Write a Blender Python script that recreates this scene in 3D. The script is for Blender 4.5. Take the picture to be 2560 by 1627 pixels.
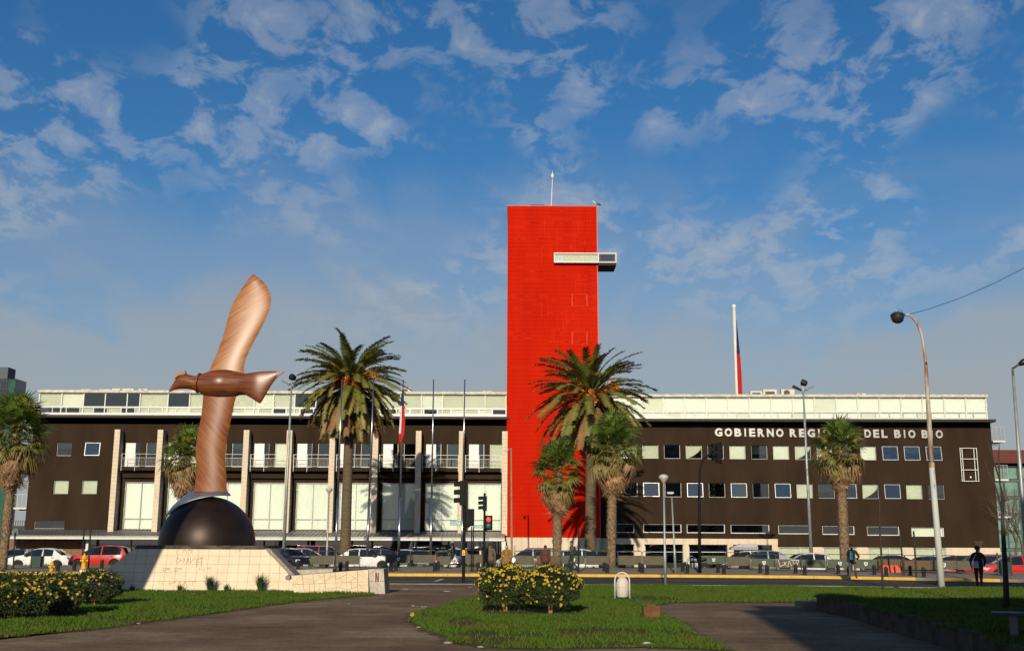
import bpy, bmesh, math, random
import numpy as np
from mathutils import Vector, Matrix
R = math.radians
random.seed(7); rng = np.random.default_rng(11)
for _o in list(bpy.data.objects): bpy.data.objects.remove(_o)
SC = bpy.context.scene
COL = SC.collection

# ------------------------------------------------------------------ camera
CAM = Vector((0, 0, 1.75)); FPX = 2780.0
TH = math.atan((1360 - 813.5) / FPX); PHI = 0.0045
RIGHT = Vector((1, 0, 0)); FWD = Vector((0, math.cos(TH), math.sin(TH))); UP = Vector((0, -math.sin(TH), math.cos(TH)))
cd = bpy.data.cameras.new('camera'); cam = bpy.data.objects.new('camera', cd); COL.objects.link(cam)
cd.sensor_width = 36; cd.sensor_fit = 'HORIZONTAL'; cd.lens = FPX / 2560 * 36; cd.clip_end = 6000; cd.clip_start = 0.1
r_ = RIGHT * math.cos(PHI) + UP * math.sin(PHI); u_ = -RIGHT * math.sin(PHI) + UP * math.cos(PHI)
mw = Matrix((r_, u_, -FWD)).transposed().to_4x4(); mw.translation = CAM
cam.matrix_world = mw; SC.camera = cam

def ray(px, py):
    a = px - 1280; b = -(py - 813.5)
    c, s = math.cos(PHI), math.sin(PHI)
    return RIGHT * (a * c - b * s) + UP * (a * s + b * c) + FWD * FPX
def atY(px, py, Y):
    d = ray(px, py); return CAM + d * (Y / d.y)
def atZ(px, py, z):
    d = ray(px, py); return CAM + d * ((z - CAM.z) / d.z)

# ------------------------------------------------------------------ world, sun, exposure
SUN = Vector((-0.110, -0.935, 0.345)).normalized()          # direction towards the sun
EL = math.asin(SUN.z); AZ = math.atan2(SUN.x, SUN.y)
W = bpy.data.worlds.new('World'); SC.world = W; W.use_nodes = True
nt = W.node_tree; nt.nodes.clear(); N = nt.nodes.new; LK = nt.links.new
out = N('ShaderNodeOutputWorld'); bg = N('ShaderNodeBackground'); bg.inputs[1].default_value = 0.085
sky = N('ShaderNodeTexSky'); sky.sky_type = 'NISHITA'; sky.sun_disc = False
sky.sun_elevation = EL; sky.sun_rotation = AZ % (2 * math.pi); sky.air_density = 1.15; sky.dust_density = 0.4; sky.ozone_density = 4.5
tc = N('ShaderNodeTexCoord'); sp = N('ShaderNodeSeparateXYZ'); LK(tc.outputs['Generated'], sp.inputs[0])
def mth(op, a, b=None, cl=False):
    m = N('ShaderNodeMath'); m.operation = op; m.use_clamp = cl
    for i, v in enumerate((a, b)):
        if v is None: continue
        if isinstance(v, (int, float)): m.inputs[i].default_value = v
        else: LK(v, m.inputs[i])
    return m.outputs[0]
zc = mth('MAXIMUM', sp.outputs[2], 0.0)
den = mth('ADD', zc, 0.30)
cx = mth('DIVIDE', sp.outputs[0], den); cy = mth('DIVIDE', sp.outputs[1], den)
cmb = N('ShaderNodeCombineXYZ'); LK(cx, cmb.inputs[0]); LK(cy, cmb.inputs[1])
def noise(vec, scale, detail, rough, dist=0.0, off=(0, 0, 0), sc=(1, 1, 1)):
    mp = N('ShaderNodeMapping'); mp.inputs['Location'].default_value = off; mp.inputs['Scale'].default_value = sc
    LK(vec, mp.inputs[0])
    n = N('ShaderNodeTexNoise'); n.inputs['Scale'].default_value = scale; n.inputs['Detail'].default_value = detail
    n.inputs['Roughness'].default_value = rough; n.inputs['Distortion'].default_value = dist
    LK(mp.outputs[0], n.inputs['Vector']); return n.outputs['Fac']
def ramp(v, stops):
    r = N('ShaderNodeValToRGB'); r.color_ramp.interpolation = 'EASE'
    e = r.color_ramp.elements
    e[0].position, e[1].position = stops[0][0], stops[-1][0]
    e[0].color = (stops[0][1],) * 3 + (1,); e[1].color = (stops[-1][1],) * 3 + (1,)
    for p, c in stops[1:-1]:
        q = e.new(p); q.color = (c,) * 3 + (1,)
    LK(v, r.inputs[0]); return r.outputs[0]
puff = ramp(noise(cmb.outputs[0], 15.0, 10, 0.60, 0.35, (3.1, 1.7, 0.4), (1.0, 0.8, 1)), [(0.45, 0), (0.57, .55), (0.72, 1)])
mass = ramp(noise(cmb.outputs[0], 2.9, 3, 0.5, 0.3, (0.35, 5.3, 0), (1, .8, 1)), [(0.385, 0), (0.57, 1)])
band = ramp(zc, [(0.15, 0.0), (0.25, 1), (0.40, 1), (0.50, .7)])
cl = mth('MULTIPLY', mth('MULTIPLY', puff, mass), mth("MULTIPLY", band, 0.56))
# low bank of thin smoke-grey cloud all round the horizon, with an uneven upper edge
hz = noise(cmb.outputs[0], 3.2, 6, 0.55, 0.4, (1.2, 0.6, 2.0), (1, .6, 1))
lift = mth('ADD', zc, mth('MULTIPLY', mth('SUBTRACT', hz, 0.5), -0.26))
bank = ramp(lift, [(0.09, 1), (0.165, .85), (0.24, .38), (0.35, 0)])
mx1 = N('ShaderNodeMixRGB'); LK(mth('MULTIPLY', bank, 0.88), mx1.inputs[0]); hs = N('ShaderNodeHueSaturation'); hs.inputs['Saturation'].default_value = 1.24; hs.inputs['Hue'].default_value = .503; hs.inputs['Value'].default_value = 1.0; LK(sky.outputs[0], hs.inputs['Color']); LK(hs.outputs[0], mx1.inputs[1]); mx1.inputs[2].default_value = (4.15, 4.36, 4.55, 1)
mx2 = N('ShaderNodeMixRGB'); LK(cl, mx2.inputs[0]); LK(mx1.outputs[0], mx2.inputs[1]); mx2.inputs[2].default_value = (5.6, 5.85, 6.1, 1)
LK(mx2.outputs[0], bg.inputs[0]); LK(bg.outputs[0], out.inputs[0])

sl = bpy.data.lights.new('sun', 'SUN'); sl.energy = 4.4; sl.angle = R(0.5); sl.color = (1.0, 0.89, 0.70)
so = bpy.data.objects.new('sun', sl); COL.objects.link(so)
so.rotation_euler = (-SUN).to_track_quat('-Z', 'Y').to_euler(); so.location = (0, -40, 60)
SC.view_settings.view_transform = 'Standard'; SC.view_settings.look = 'None'
SC.view_settings.exposure = 0.0; SC.view_settings.gamma = 1.0; SC.view_settings.use_curve_mapping = False
SC.render.engine = 'CYCLES'
try:
    SC.cycles.transparent_max_bounces = 12; SC.cycles.max_bounces = 6
except Exception: pass

# ------------------------------------------------------------------ materials
MATS = {}; KA = .88
def nodes(name):
    m = bpy.data.materials.new(name); m.use_nodes = True
    t = m.node_tree; b = t.nodes['Principled BSDF']; return m, t, b
def pm(name, col, rough=.6, metal=0, var=.12, scale=3.0, bump=0.0, bscale=40, coat=0, spec=.5, stretch=(1, 1, 1), col2=None, lo=.35, hi=.65, emit=0):
    """principled material with noise-driven wear between two tones and optional fine relief"""
    if name in MATS: return MATS[name]
    m, t, b = nodes(name)
    b.inputs['Roughness'].default_value = rough; b.inputs['Metallic'].default_value = metal
    b.inputs['Coat Weight'].default_value = coat; b.inputs['Coat Roughness'].default_value = .06
    b.inputs['Specular IOR Level'].default_value = spec
    if emit:
        b.inputs['Emission Color'].default_value = (*col, 1); b.inputs['Emission Strength'].default_value = emit
    c = t.nodes.new('ShaderNodeTexCoord'); mp = t.nodes.new('ShaderNodeMapping'); mp.inputs['Scale'].default_value = stretch
    t.links.new(c.outputs['Object'], mp.inputs[0])
    n = t.nodes.new('ShaderNodeTexNoise'); n.inputs['Scale'].default_value = scale; n.inputs['Detail'].default_value = 6; n.inputs['Roughness'].default_value = .6
    t.links.new(mp.outputs[0], n.inputs['Vector'])
    r = t.nodes.new('ShaderNodeValToRGB'); e = r.color_ramp.elements; e[0].position = lo; e[1].position = hi
    col = tuple(x * KA for x in col); col2 = tuple(x * KA for x in col2) if col2 else None
    a = col2 if col2 else tuple(x * (1 + var) for x in col); z = col if col2 else tuple(x * (1 - var) for x in col)
    e[0].color = (*z, 1); e[1].color = (*a, 1)
    t.links.new(n.outputs['Fac'], r.inputs[0]); t.links.new(r.outputs[0], b.inputs['Base Color'])
    if bump:
        n2 = t.nodes.new('ShaderNodeTexNoise'); n2.inputs['Scale'].default_value = bscale; n2.inputs['Detail'].default_value = 4
        t.links.new(mp.outputs[0], n2.inputs['Vector'])
        bp = t.nodes.new('ShaderNodeBump'); bp.inputs['Strength'].default_value = bump; bp.inputs['Distance'].default_value = .02
        t.links.new(n2.outputs['Fac'], bp.inputs['Height']); t.links.new(bp.outputs[0], b.inputs['Normal'])
    MATS[name] = m; return m
def glassm(name, tint, refl=.10, rough=.015):
    """thin window glass: lets light through with a tint and mirrors more at grazing angles"""
    if name in MATS: return MATS[name]
    m = bpy.data.materials.new(name); m.use_nodes = True; t = m.node_tree; t.nodes.clear()
    o = t.nodes.new('ShaderNodeOutputMaterial'); tr = t.nodes.new('ShaderNodeBsdfTransparent'); tr.inputs[0].default_value = (*tint, 1)
    g = t.nodes.new('ShaderNodeBsdfGlossy'); g.inputs['Roughness'].default_value = rough; g.inputs[0].default_value = (.95, .97, 1, 1)
    f = t.nodes.new('ShaderNodeFresnel'); f.inputs[0].default_value = 1.5
    a = t.nodes.new('ShaderNodeMath'); a.operation = 'ADD'; a.use_clamp = True; a.inputs[1].default_value = refl; t.links.new(f.outputs[0], a.inputs[0])
    x = t.nodes.new('ShaderNodeMixShader'); t.links.new(a.outputs[0], x.inputs[0]); t.links.new(tr.outputs[0], x.inputs[1]); t.links.new(g.outputs[0], x.inputs[2])
    t.links.new(x.outputs[0], o.inputs[0]); MATS[name] = m; return m

# ------------------------------------------------------------------ mesh helpers
class M:
    def __init__(s): s.v = []; s.f = []
    def add(s, vs, fs):
        k = len(s.v); s.v.extend([tuple(p) for p in vs]); s.f.extend([tuple(i + k for i in f) for f in fs]); return s
    def quad(s, a, b, c, d): return s.add([a, b, c, d], [(0, 1, 2, 3)])
    def box(s, x0, x1, y0, y1, z0, z1):
        return s.add([(x0, y0, z0), (x1, y0, z0), (x1, y1, z0), (x0, y1, z0), (x0, y0, z1), (x1, y0, z1), (x1, y1, z1), (x0, y1, z1)],
                     [(0, 3, 2, 1), (4, 5, 6, 7), (0, 1, 5, 4), (1, 2, 6, 5), (2, 3, 7, 6), (3, 0, 4, 7)])
    def hexa(s, b, t):
        return s.add(list(b) + list(t), [(0, 3, 2, 1), (4, 5, 6, 7), (0, 1, 5, 4), (1, 2, 6, 5), (2, 3, 7, 6), (3, 0, 4, 7)])
    def tube(s, pts, rad, n=8, cap=True):
        pts = [Vector(p) for p in pts]
        if not hasattr(rad, '__len__'): rad = [rad] * len(pts)
        k = len(s.v); ref = None
        for i, p in enumerate(pts):
            d = (pts[min(i + 1, len(pts) - 1)] - pts[max(i - 1, 0)]).normalized()
            if ref is None: ref = d.orthogonal().normalized()
            ref = (ref - d * ref.dot(d)); ref = ref.normalized() if ref.length > 1e-5 else d.orthogonal().normalized()
            b = d.cross(ref)
            for j in range(n):
                a = 2 * math.pi * j / n; s.v.append(tuple(p + (ref * math.cos(a) + b * math.sin(a)) * rad[i]))
        for i in range(len(pts) - 1):
            for j in range(n):
                s.f.append((k + i * n + j, k + i * n + (j + 1) % n, k + (i + 1) * n + (j + 1) % n, k + (i + 1) * n + j))
        if cap:
            s.f.append(tuple(k + j for j in reversed(range(n)))); s.f.append(tuple(k + (len(pts) - 1) * n + j for j in range(n)))
        return s
    def lathe(s, prof, n=16, c=(0, 0, 0), axis='z'):
        k = len(s.v); rows = []
        for r, z in prof:
            for j in range(n):
                a = 2 * math.pi * j / n
                p = (r * math.cos(a), r * math.sin(a), z)
                if axis == 'y': p = (p[0], p[2], p[1])
                if axis == 'x': p = (p[2], p[0], p[1])
                s.v.append((p[0] + c[0], p[1] + c[1], p[2] + c[2]))
        for i in range(len(prof) - 1):
            for j in range(n):
                q = (k + i * n + j, k + i * n + (j + 1) % n, k + (i + 1) * n + (j + 1) % n, k + (i + 1) * n + j)
                s.f.append(q if axis != 'y' else q[::-1])
        if prof[0][0] > 1e-4: s.f.append(tuple(k + j for j in reversed(range(n))))
        if prof[-1][0] > 1e-4: s.f.append(tuple(k + (len(prof) - 1) * n + j for j in range(n)))
        return s
    def prism(s, poly, y0, y1):
        """poly = list of (x, z), extruded along y"""
        n = len(poly)
        return s.add([(x, y0, z) for x, z in poly] + [(x, y1, z) for x, z in poly],
                     [tuple(range(n)), tuple(range(2 * n - 1, n - 1, -1))] + [(i, i + n, (i + 1) % n + n, (i + 1) % n) for i in range(n)])
    def mesh(s, name, smooth=False):
        me = bpy.data.meshes.new(name); me.from_pydata(s.v, [], s.f); me.update()
        if smooth: me.shade_smooth() if hasattr(me, 'shade_smooth') else None
        return me
def obj(name, mb, mat, parent=None, smooth=False, loc=None):
    me = mb if isinstance(mb, bpy.types.Mesh) else mb.mesh(name, smooth)
    o = bpy.data.objects.new(name, me); COL.objects.link(o)
    if mat is not None and len(me.materials) == 0: me.materials.append(mat)
    if parent is not None: o.parent = parent
    if loc is not None: o.location = loc
    return o
def recalc(o):
    b = bmesh.new(); b.from_mesh(o.data); bmesh.ops.recalc_face_normals(b, faces=b.faces); b.to_mesh(o.data); b.free(); return o
def auto(o, ang=35):
    me = o.data; me.shade_smooth()
    try: me.set_sharp_from_angle(angle=R(ang))
    except Exception: pass
    return o
def tag(o, label=None, cat=None, group=None, kind=None):
    if label: o['label'] = label
    if cat: o['category'] = cat
    if group: o['group'] = group
    if kind: o['kind'] = kind
    return o
def thing(name, label, cat, loc=(0, 0, 0), rz=0, group=None):
    o = bpy.data.objects.new(name, None); COL.objects.link(o); o.location = loc; o.rotation_euler = (0, 0, rz); o.empty_display_size = .2
    return tag(o, label, cat, group)
def copytree(o, parent=None):
    c = o.copy(); COL.objects.link(c); c.parent = parent
    for ch in [x for x in o.children]: copytree(ch, c)
    return c
def lerp(pts, x):
    if x <= pts[0][0]: return pts[0][1]
    for (a, b), (c, d) in zip(pts, pts[1:]):
        if x <= c: return b + (d - b) * (x - a) / (c - a)
    return pts[-1][1]
def structure(name, mb, mat): return tag(obj(name, mb, mat), kind='structure')
# ------------------------------------------------------------------ ground, road, pavement, parking
KERB = [(-130, 62.6), (-24, 62.6), (0, 63.6), (10, 63.4), (16, 62.5), (20.5, 60.3), (26, 57), (60, 40)]
NEAR = [(-130, 50.6), (5, 50.6), (14, 50.2), (18, 48.8), (22, 47.6), (60, 38)]
def kerbY(x): return lerp(KERB, x)
def nearY(x): return lerp(NEAR, x)
def lotZ(Y, X=0.0):
    d = Y - kerbY(X) - 10.3; return lerp([(0, .28), (1.2, .06), (5, -.10), (17, -.25), (33, -.5), (90, -.5)], d) - .015 * max(0, X - 14)
def paveZ(X, Y): return lerp([(.28, .135), (5, .215), (10.3, .29)], Y - kerbY(X))
def atP(px, py):
    z = .2
    for _ in range(12):
        p = atZ(px, py, z); z = .5 * z + .5 * paveZ(p.x, min(p.y, kerbY(p.x) + 10.2))
    p = atZ(px, py, z); return Vector((p.x, p.y, z))
def strip(fn_rows, x0=-125, x1=58, dx=2.0):
    m = M(); xs = np.arange(x0, x1 + .01, dx); n = len(fn_rows)
    for x in xs:
        for f in fn_rows:
            y, z = f(x); m.v.append((x, y, z))
    for i in range(len(xs) - 1):
        for j in range(n - 1):
            a = i * n + j; m.f.append((a, a + n, a + n + 1, a + 1))
    return m
def ground_mat(name, tones, streak, rough=.9, bump=.35, bscale=25, fine=90, amp=.35, mott=.45):
    m, t, b = nodes(name); b.inputs['Roughness'].default_value = rough; b.inputs['Specular IOR Level'].default_value = .25
    c = t.nodes.new('ShaderNodeTexCoord')
    def nz(sc, st, det=6, rg=.6):
        mp = t.nodes.new('ShaderNodeMapping'); mp.inputs['Scale'].default_value = st; t.links.new(c.outputs['Object'], mp.inputs[0])
        n = t.nodes.new('ShaderNodeTexNoise'); n.inputs['Scale'].default_value = sc; n.inputs['Detail'].default_value = det; n.inputs['Roughness'].default_value = rg
        t.links.new(mp.outputs[0], n.inputs['Vector']); return n.outputs['Fac']
    r = t.nodes.new('ShaderNodeValToRGB'); e = r.color_ramp.elements; e[0].position = .3; e[1].position = .72
    e[0].color = (*tones[0], 1); e[1].color = (*tones[2], 1); q = e.new(.5); q.color = (*tones[1], 1)
    t.links.new(nz(.35, streak), r.inputs[0])
    r2 = t.nodes.new('ShaderNodeValToRGB'); e = r2.color_ramp.elements; e[0].position = .3; e[1].position = .7
    e[0].color = (1 - amp,) * 3 + (1,); e[1].color = (1 + amp * .0 + .0,) * 3 + (1,)
    t.links.new(nz(fine, (1, 1, 1), 3), r2.inputs[0])
    r3 = t.nodes.new('ShaderNodeValToRGB'); e = r3.color_ramp.elements; e[0].position = .36; e[1].position = .66; e[0].color = (.62, .60, .58, 1); e[1].color = (1.12, 1.12, 1.10, 1)
    t.links.new(nz(1.7, (.7, 1, 1), 9, .72), r3.inputs[0]); m3 = t.nodes.new('ShaderNodeMixRGB'); m3.blend_type = 'MULTIPLY'; m3.inputs[0].default_value = mott
    t.links.new(r.outputs[0], m3.inputs[1]); t.links.new(r3.outputs[0], m3.inputs[2])
    mx = t.nodes.new('ShaderNodeMixRGB'); mx.blend_type = 'MULTIPLY'; mx.inputs[0].default_value = 1
    t.links.new(m3.outputs[0], mx.inputs[1]); t.links.new(r2.outputs[0], mx.inputs[2]); t.links.new(mx.outputs[0], b.inputs['Base Color'])
    bp = t.nodes.new('ShaderNodeBump'); bp.inputs['Strength'].default_value = bump; bp.inputs['Distance'].default_value = .03
    t.links.new(nz(bscale, (1, 1, 1), 5), bp.inputs['Height']); t.links.new(bp.outputs[0], b.inputs['Normal'])
    return m
PATH = ground_mat('path_earth', [(.17, .102, .052), (.26, .165, .088), (.46, .335, .20)], (.75, .85, 1), bump=.5, bscale=9, fine=10, amp=.5, mott=1.0)
ASPH = ground_mat('asphalt', [(.055, .045, .038), (.070, .057, .048), (.092, .076, .063)], (.25, 1.6, 1), fine=60)
PAVE = ground_mat('pavement_slab', [(.24, .19, .145), (.31, .25, .195), (.38, .31, .245)], (.6, 1, 1), fine=40)
LOT = ground_mat('lot_gravel', [(.07, .06, .05), (.09, .08, .068), (.12, .105, .09)], (.5, 1, 1))
FAR = ground_mat('far_ground', [(.08, .075, .06), (.10, .095, .08), (.12, .11, .09)], (.05, .05, 1))
structure('ground', M().quad((-3000, -1500, -.95), (3000, -1500, -.95), (3000, 4000, -.95), (-3000, 4000, -.95)), FAR)
structure('plaza_path', strip([lambda x: (-110, 0), lambda x: (10, 0), lambda x: (nearY(x), 0)]), PATH)
structure('road', strip([lambda x: (nearY(x), -.012), lambda x: (kerbY(x) + .1, -.012)]), ASPH)
structure('pavement', strip([lambda x: (kerbY(x) + .28, .135), lambda x: (kerbY(x) + 5, .215), lambda x: (kerbY(x) + 10.3, .29)]), PAVE)
structure('parking_lot', strip([(lambda x, q=q: (kerbY(x) + 10.3 + q, lotZ(kerbY(x) + 10.3 + q, x))) for q in (0, 1.2, 5, 17, 33, 90)]), LOT)
# near edge of the carriageway: thin concrete edging
structure('road_edging', strip([lambda x: (nearY(x) - .16, .0), lambda x: (nearY(x) - .16, .035), lambda x: (nearY(x), .035), lambda x: (nearY(x), -.03)]),
          pm('edging', (.24, .21, .17), .9, var=.25, bump=.3))
# yellow kerb: stone by stone
YEL = pm('kerb_yellow', (.60, .36, .028), .7, var=.18, scale=2.2, bump=.25, col2=(.72, .47, .06))
YWORN = pm('kerb_worn', (.26, .22, .13), .8, var=.3, scale=4, bump=.3)
kr = tag(bpy.data.objects.new('kerb', None), kind='structure'); COL.objects.link(kr)
x = -46.0; k = 0
while x < 46:
    w = 1.18
    a, b = (x + .006, kerbY(x)), (x + w - .006, kerbY(x + w))
    m = M().hexa([(a[0], a[1], -.05), (b[0], b[1], -.05), (b[0], b[1] + .27, -.05), (a[0], a[1] + .27, -.05)],
                 [(a[0], a[1] + .02, .14), (b[0], b[1] + .02, .14), (b[0], b[1] + .27, .142), (a[0], a[1] + .27, .142)])
    obj('kerb_stone', m, YWORN if k in (32, 60, 83) or random.random() < .05 else YEL, kr); x += w; k += 1
# lane lines on the asphalt
LINE = pm('road_paint', (.50, .44, .33), .8, var=.3, scale=6)
LINE2 = pm('road_paint_orange', (.42, .26, .12), .8, var=.3, scale=6)
def lane(pts, w, mat):
    m = M()
    for (ax, ay), (bx, by) in zip(pts, pts[1:]):
        p, q = atZ(ax, ay, 0), atZ(bx, by, 0)
        d = Vector((q.x - p.x, q.y - p.y, 0)).normalized(); n = Vector((-d.y, d.x, 0)) * w / 2
        m.add([(p.x - n.x, p.y - n.y, -.007), (q.x - n.x, q.y - n.y, -.007), (q.x + n.x, q.y + n.y, -.007), (p.x + n.x, p.y + n.y, -.007)], [(0, 1, 2, 3)])
    tag(obj('lane_marking', m, mat), kind='structure')
lane([(960, 1451.5), (1088, 1452), (1106, 1446)], .22, LINE)
lane([(955, 1441.5), (1105, 1443)], .16, LINE)
lane([(1640, 1449), (1920, 1450.5), (2220, 1454), (2420, 1458), (2560, 1460)], .15, LINE)
lane([(1500, 1456), (1718, 1457.5)], .16, LINE2)
lane([(1990, 1461), (2162, 1464)], .18, LINE2); lane([(2275, 1467), (2330, 1468)], .18, LINE2); lane([(2390, 1469.5), (2548, 1473)], .18, LINE2)

# lawns: sheet of turf with real blades on it
def grass_sheet_mat():
    m, t, b = nodes('turf'); b.inputs['Roughness'].default_value = .95; b.inputs['Specular IOR Level'].default_value = .1
    c = t.nodes.new('ShaderNodeTexCoord')
    n = t.nodes.new('ShaderNodeTexNoise'); n.inputs['Scale'].default_value = .55; n.inputs['Detail'].default_value = 7; n.inputs['Roughness'].default_value = .62
    t.links.new(c.outputs['Object'], n.inputs['Vector'])
    r = t.nodes.new('ShaderNodeValToRGB'); e = r.color_ramp.elements; e[0].position = .33; e[1].position = .6
    e[0].color = (.11, .055, .026, 1); e[1].color = (.050, .075, .012, 1); q = e.new(.44); q.color = (.085, .062, .020, 1)
    t.links.new(n.outputs['Fac'], r.inputs[0]); t.links.new(r.outputs[0], b.inputs['Base Color']); return m
TURF = grass_sheet_mat()
def blade_mat():
    m, t, b = nodes('grass_blade'); b.inputs['Roughness'].default_value = .7; b.inputs['Specular IOR Level'].default_value = .15
    c = t.nodes.new('ShaderNodeTexCoord')
    n = t.nodes.new('ShaderNodeTexNoise'); n.inputs['Scale'].default_value = .8; n.inputs['Detail'].default_value = 8; n.inputs['Roughness'].default_value = .7
    t.links.new(c.outputs['Object'], n.inputs['Vector'])
    r = t.nodes.new('ShaderNodeValToRGB'); e = r.color_ramp.elements; e[0].position = .3; e[1].position = .7
    e[0].color = (.115, .095, .022, 1); e[1].color = (.060, .128, .011, 1); q = e.new(.5); q.color = (.058, .106, .009, 1)
    t.links.new(n.outputs['Fac'], r.inputs[0]); t.links.new(r.outputs[0], b.inputs['Base Color']); return m
BLADE = blade_mat()
def inpoly(P, poly):
    x, y = P[:, 0], P[:, 1]; c = np.zeros(len(P), bool); n = len(poly)
    for i in range(n):
        (x1, y1), (x2, y2) = poly[i], poly[(i + 1) % n]
        h = ((y1 > y) != (y2 > y)) & (x < (x2 - x1) * (y - y1) / (y2 - y1 + 1e-12) + x1); c ^= h
    return c
SOIL = ground_mat('bare_soil', [(.13, .078, .042), (.18, .115, .066), (.27, .185, .11)], (2, 2, 1), fine=14, amp=.5)
BARE = []     # (x, y, rx, ry) patches of bare soil
def wobble(poly, step=.28, amp=.11):
    out = []
    for i in range(len(poly)):
        a, b = Vector(poly[i]), Vector(poly[(i + 1) % len(poly)]); n = max(1, int((b - a).length / step)) if (b - a).length < 30 else 1
        for k in range(n):
            p = a.lerp(b, k / n); out.append((p.x + random.uniform(-amp, amp), p.y + random.uniform(-amp, amp)))
    return out
def lawn(poly, z, count, hmin, hmax, box, label):
    poly = wobble(poly)
    b = bmesh.new(); vs = [b.verts.new((px, py, z + .012)) for px, py in poly]; f = b.faces.new(vs)
    bmesh.ops.triangulate(b, faces=[f]); me = bpy.data.meshes.new('lawn'); b.to_mesh(me); b.free()
    o = tag(obj('lawn', me, TURF), kind='structure'); mg = M(); np_ = len(poly)
    for i in range(np_):
        a_, b_ = Vector((*poly[i], z + .006)), Vector((*poly[(i + 1) % np_], z + .006)); d_ = b_ - a_
        if d_.length > 3 or d_.length < 1e-4 or z > .1: continue
        nn = Vector((-d_.y, d_.x, 0)).normalized(); w0, w1 = random.uniform(.05, .22), random.uniform(.05, .22); mg.add([a_ - nn * w0, b_ - nn * w1, b_ + nn * w1, a_ + nn * w0], [(0, 1, 2, 3)])
    if mg.f: tag(obj('soil_margin', mg, SOIL), kind='structure')
    P = np.column_stack([rng.uniform(box[0], box[1], count * 6), rng.uniform(box[2], box[3], count * 6)])
    P = P[inpoly(P, poly)]
    vis = np.abs(P[:, 0]) < P[:, 1] * .47 + .6; P = P[vis]          # around the part of the lawn the photograph shows
    for bx, by, rx, ry in BARE:
        q = ((P[:, 0] - bx) / rx) ** 2 + ((P[:, 1] - by) / ry) ** 2; P = P[(q > 1) | (rng.random(len(P)) < .08)]
    th = np.sin(P[:, 0] * .9 + 1.3 * np.sin(P[:, 1] * .5)) * np.sin(P[:, 1] * 1.1 + 1.7 * np.sin(P[:, 0] * .6)) + .5 * np.sin(P[:, 0] * 3.1 + P[:, 1] * 2.3); P = P[(th < .78) | (rng.random(len(P)) < .30)]
    P = P[:count]; n = len(P)
    h = rng.uniform(hmin, hmax, n) * (1 + .5 * np.sin(P[:, 0] * 1.3 + P[:, 1] * .7) * np.sin(P[:, 1] * 1.9)); a = rng.uniform(0, 6.283, n); w = rng.uniform(.006, .014, n) * 1.3
    ln = rng.uniform(.2, .9, n) * h
    V = np.zeros((n, 3, 3)); V[:, 0, 0] = P[:, 0] - np.cos(a) * w; V[:, 0, 1] = P[:, 1] - np.sin(a) * w
    V[:, 1, 0] = P[:, 0] + np.cos(a) * w; V[:, 1, 1] = P[:, 1] + np.sin(a) * w
    a2 = rng.uniform(0, 6.283, n); V[:, 2, 0] = P[:, 0] + np.cos(a2) * ln; V[:, 2, 1] = P[:, 1] + np.sin(a2) * ln; V[:, 2, 2] = h
    V[:, :, 2] += z + .005
    gm = bpy.data.meshes.new('grass'); gm.vertices.add(n * 3); gm.vertices.foreach_set('co', V.reshape(-1)); gm.loops.add(n * 3)
    gm.loops.foreach_set('vertex_index', np.arange(n * 3, dtype=np.int32)); gm.polygons.add(n)
    gm.polygons.foreach_set('loop_start', np.arange(0, n * 3, 3, dtype=np.int32)); gm.update(calc_edges=True)
    g = obj('grass', gm, BLADE); tag(g, label, 'grass', kind='stuff'); return o
def gp(pts, z=0): return [tuple(atZ(a, b, z)[:2]) for a, b in pts]
for a, b, rx, ry in [(1160, 1556, .35, .9), (1195, 1586, .35, .5), (1230, 1605, .45, .5), (1320, 1590, .3, .3), (1505, 1580, .9, .5), (1300, 1529, .9, .9), (1395, 1533, .8, .6), (1600, 1497, 1.2, 1.2), (1440, 1590, .4, .25), (1520, 1612, .5, .2), (880, 1477, 1.0, .5)]:
    p = atZ(a, b, 0); BARE.append((p.x, p.y, rx * 1.15, ry * 1.9))
lawn(gp([(-420, 1640), (0, 1596), (159, 1580), (332, 1562), (478, 1541), (640, 1518), (733, 1505), (853, 1493), (931, 1488), (936, 1480), (960, 1466), (-900, 1464)]), 0, 90000, .05, .10, (-26, 2, 19, 52), 'short green lawn around the bird monument plinth')
lawn(gp([(1025, 1549), (1036, 1533), (1092, 1517), (1145, 1503), (1204, 1490), (1262, 1477), (1310, 1463), (1500, 1463), (1920, 1466), (2345, 1473), (2800, 1476), (2800, 1492), (2350, 1490), (2100, 1492), (2040, 1498), (2010, 1506), (1920, 1506), (1785, 1504), (1680, 1507), (1623, 1514), (1609, 1522), (1652, 1537), (1679, 1544), (1705, 1562), (1758, 1594), (1825, 1628), (1740, 1623), (1625, 1619), (1439, 1620), (1340, 1624), (1270, 1622), (1158, 1611), (1105, 1592), (1055, 1572)]), 0, 120000, .05, .11, (-4, 32, 19, 52), 'short green lawn island around the paired daisy bushes and bin')
rl = gp([(2041, 1493), (2119, 1506), (2265, 1543), (2412, 1578), (2558, 1626)], .36)
rl2 = rl + [(rl[-1][0] + 2.2, rl[-1][1] - 2.5), (34, 14), (34, 37.5), (15.5, 38.5), (rl[0][0] + .9, rl[0][1] + 3.0)]
lawn(rl2, .36, 50000, .05, .10, (6, 30, 14, 40), 'shaded raised lawn held behind the low retaining wall')
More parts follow.
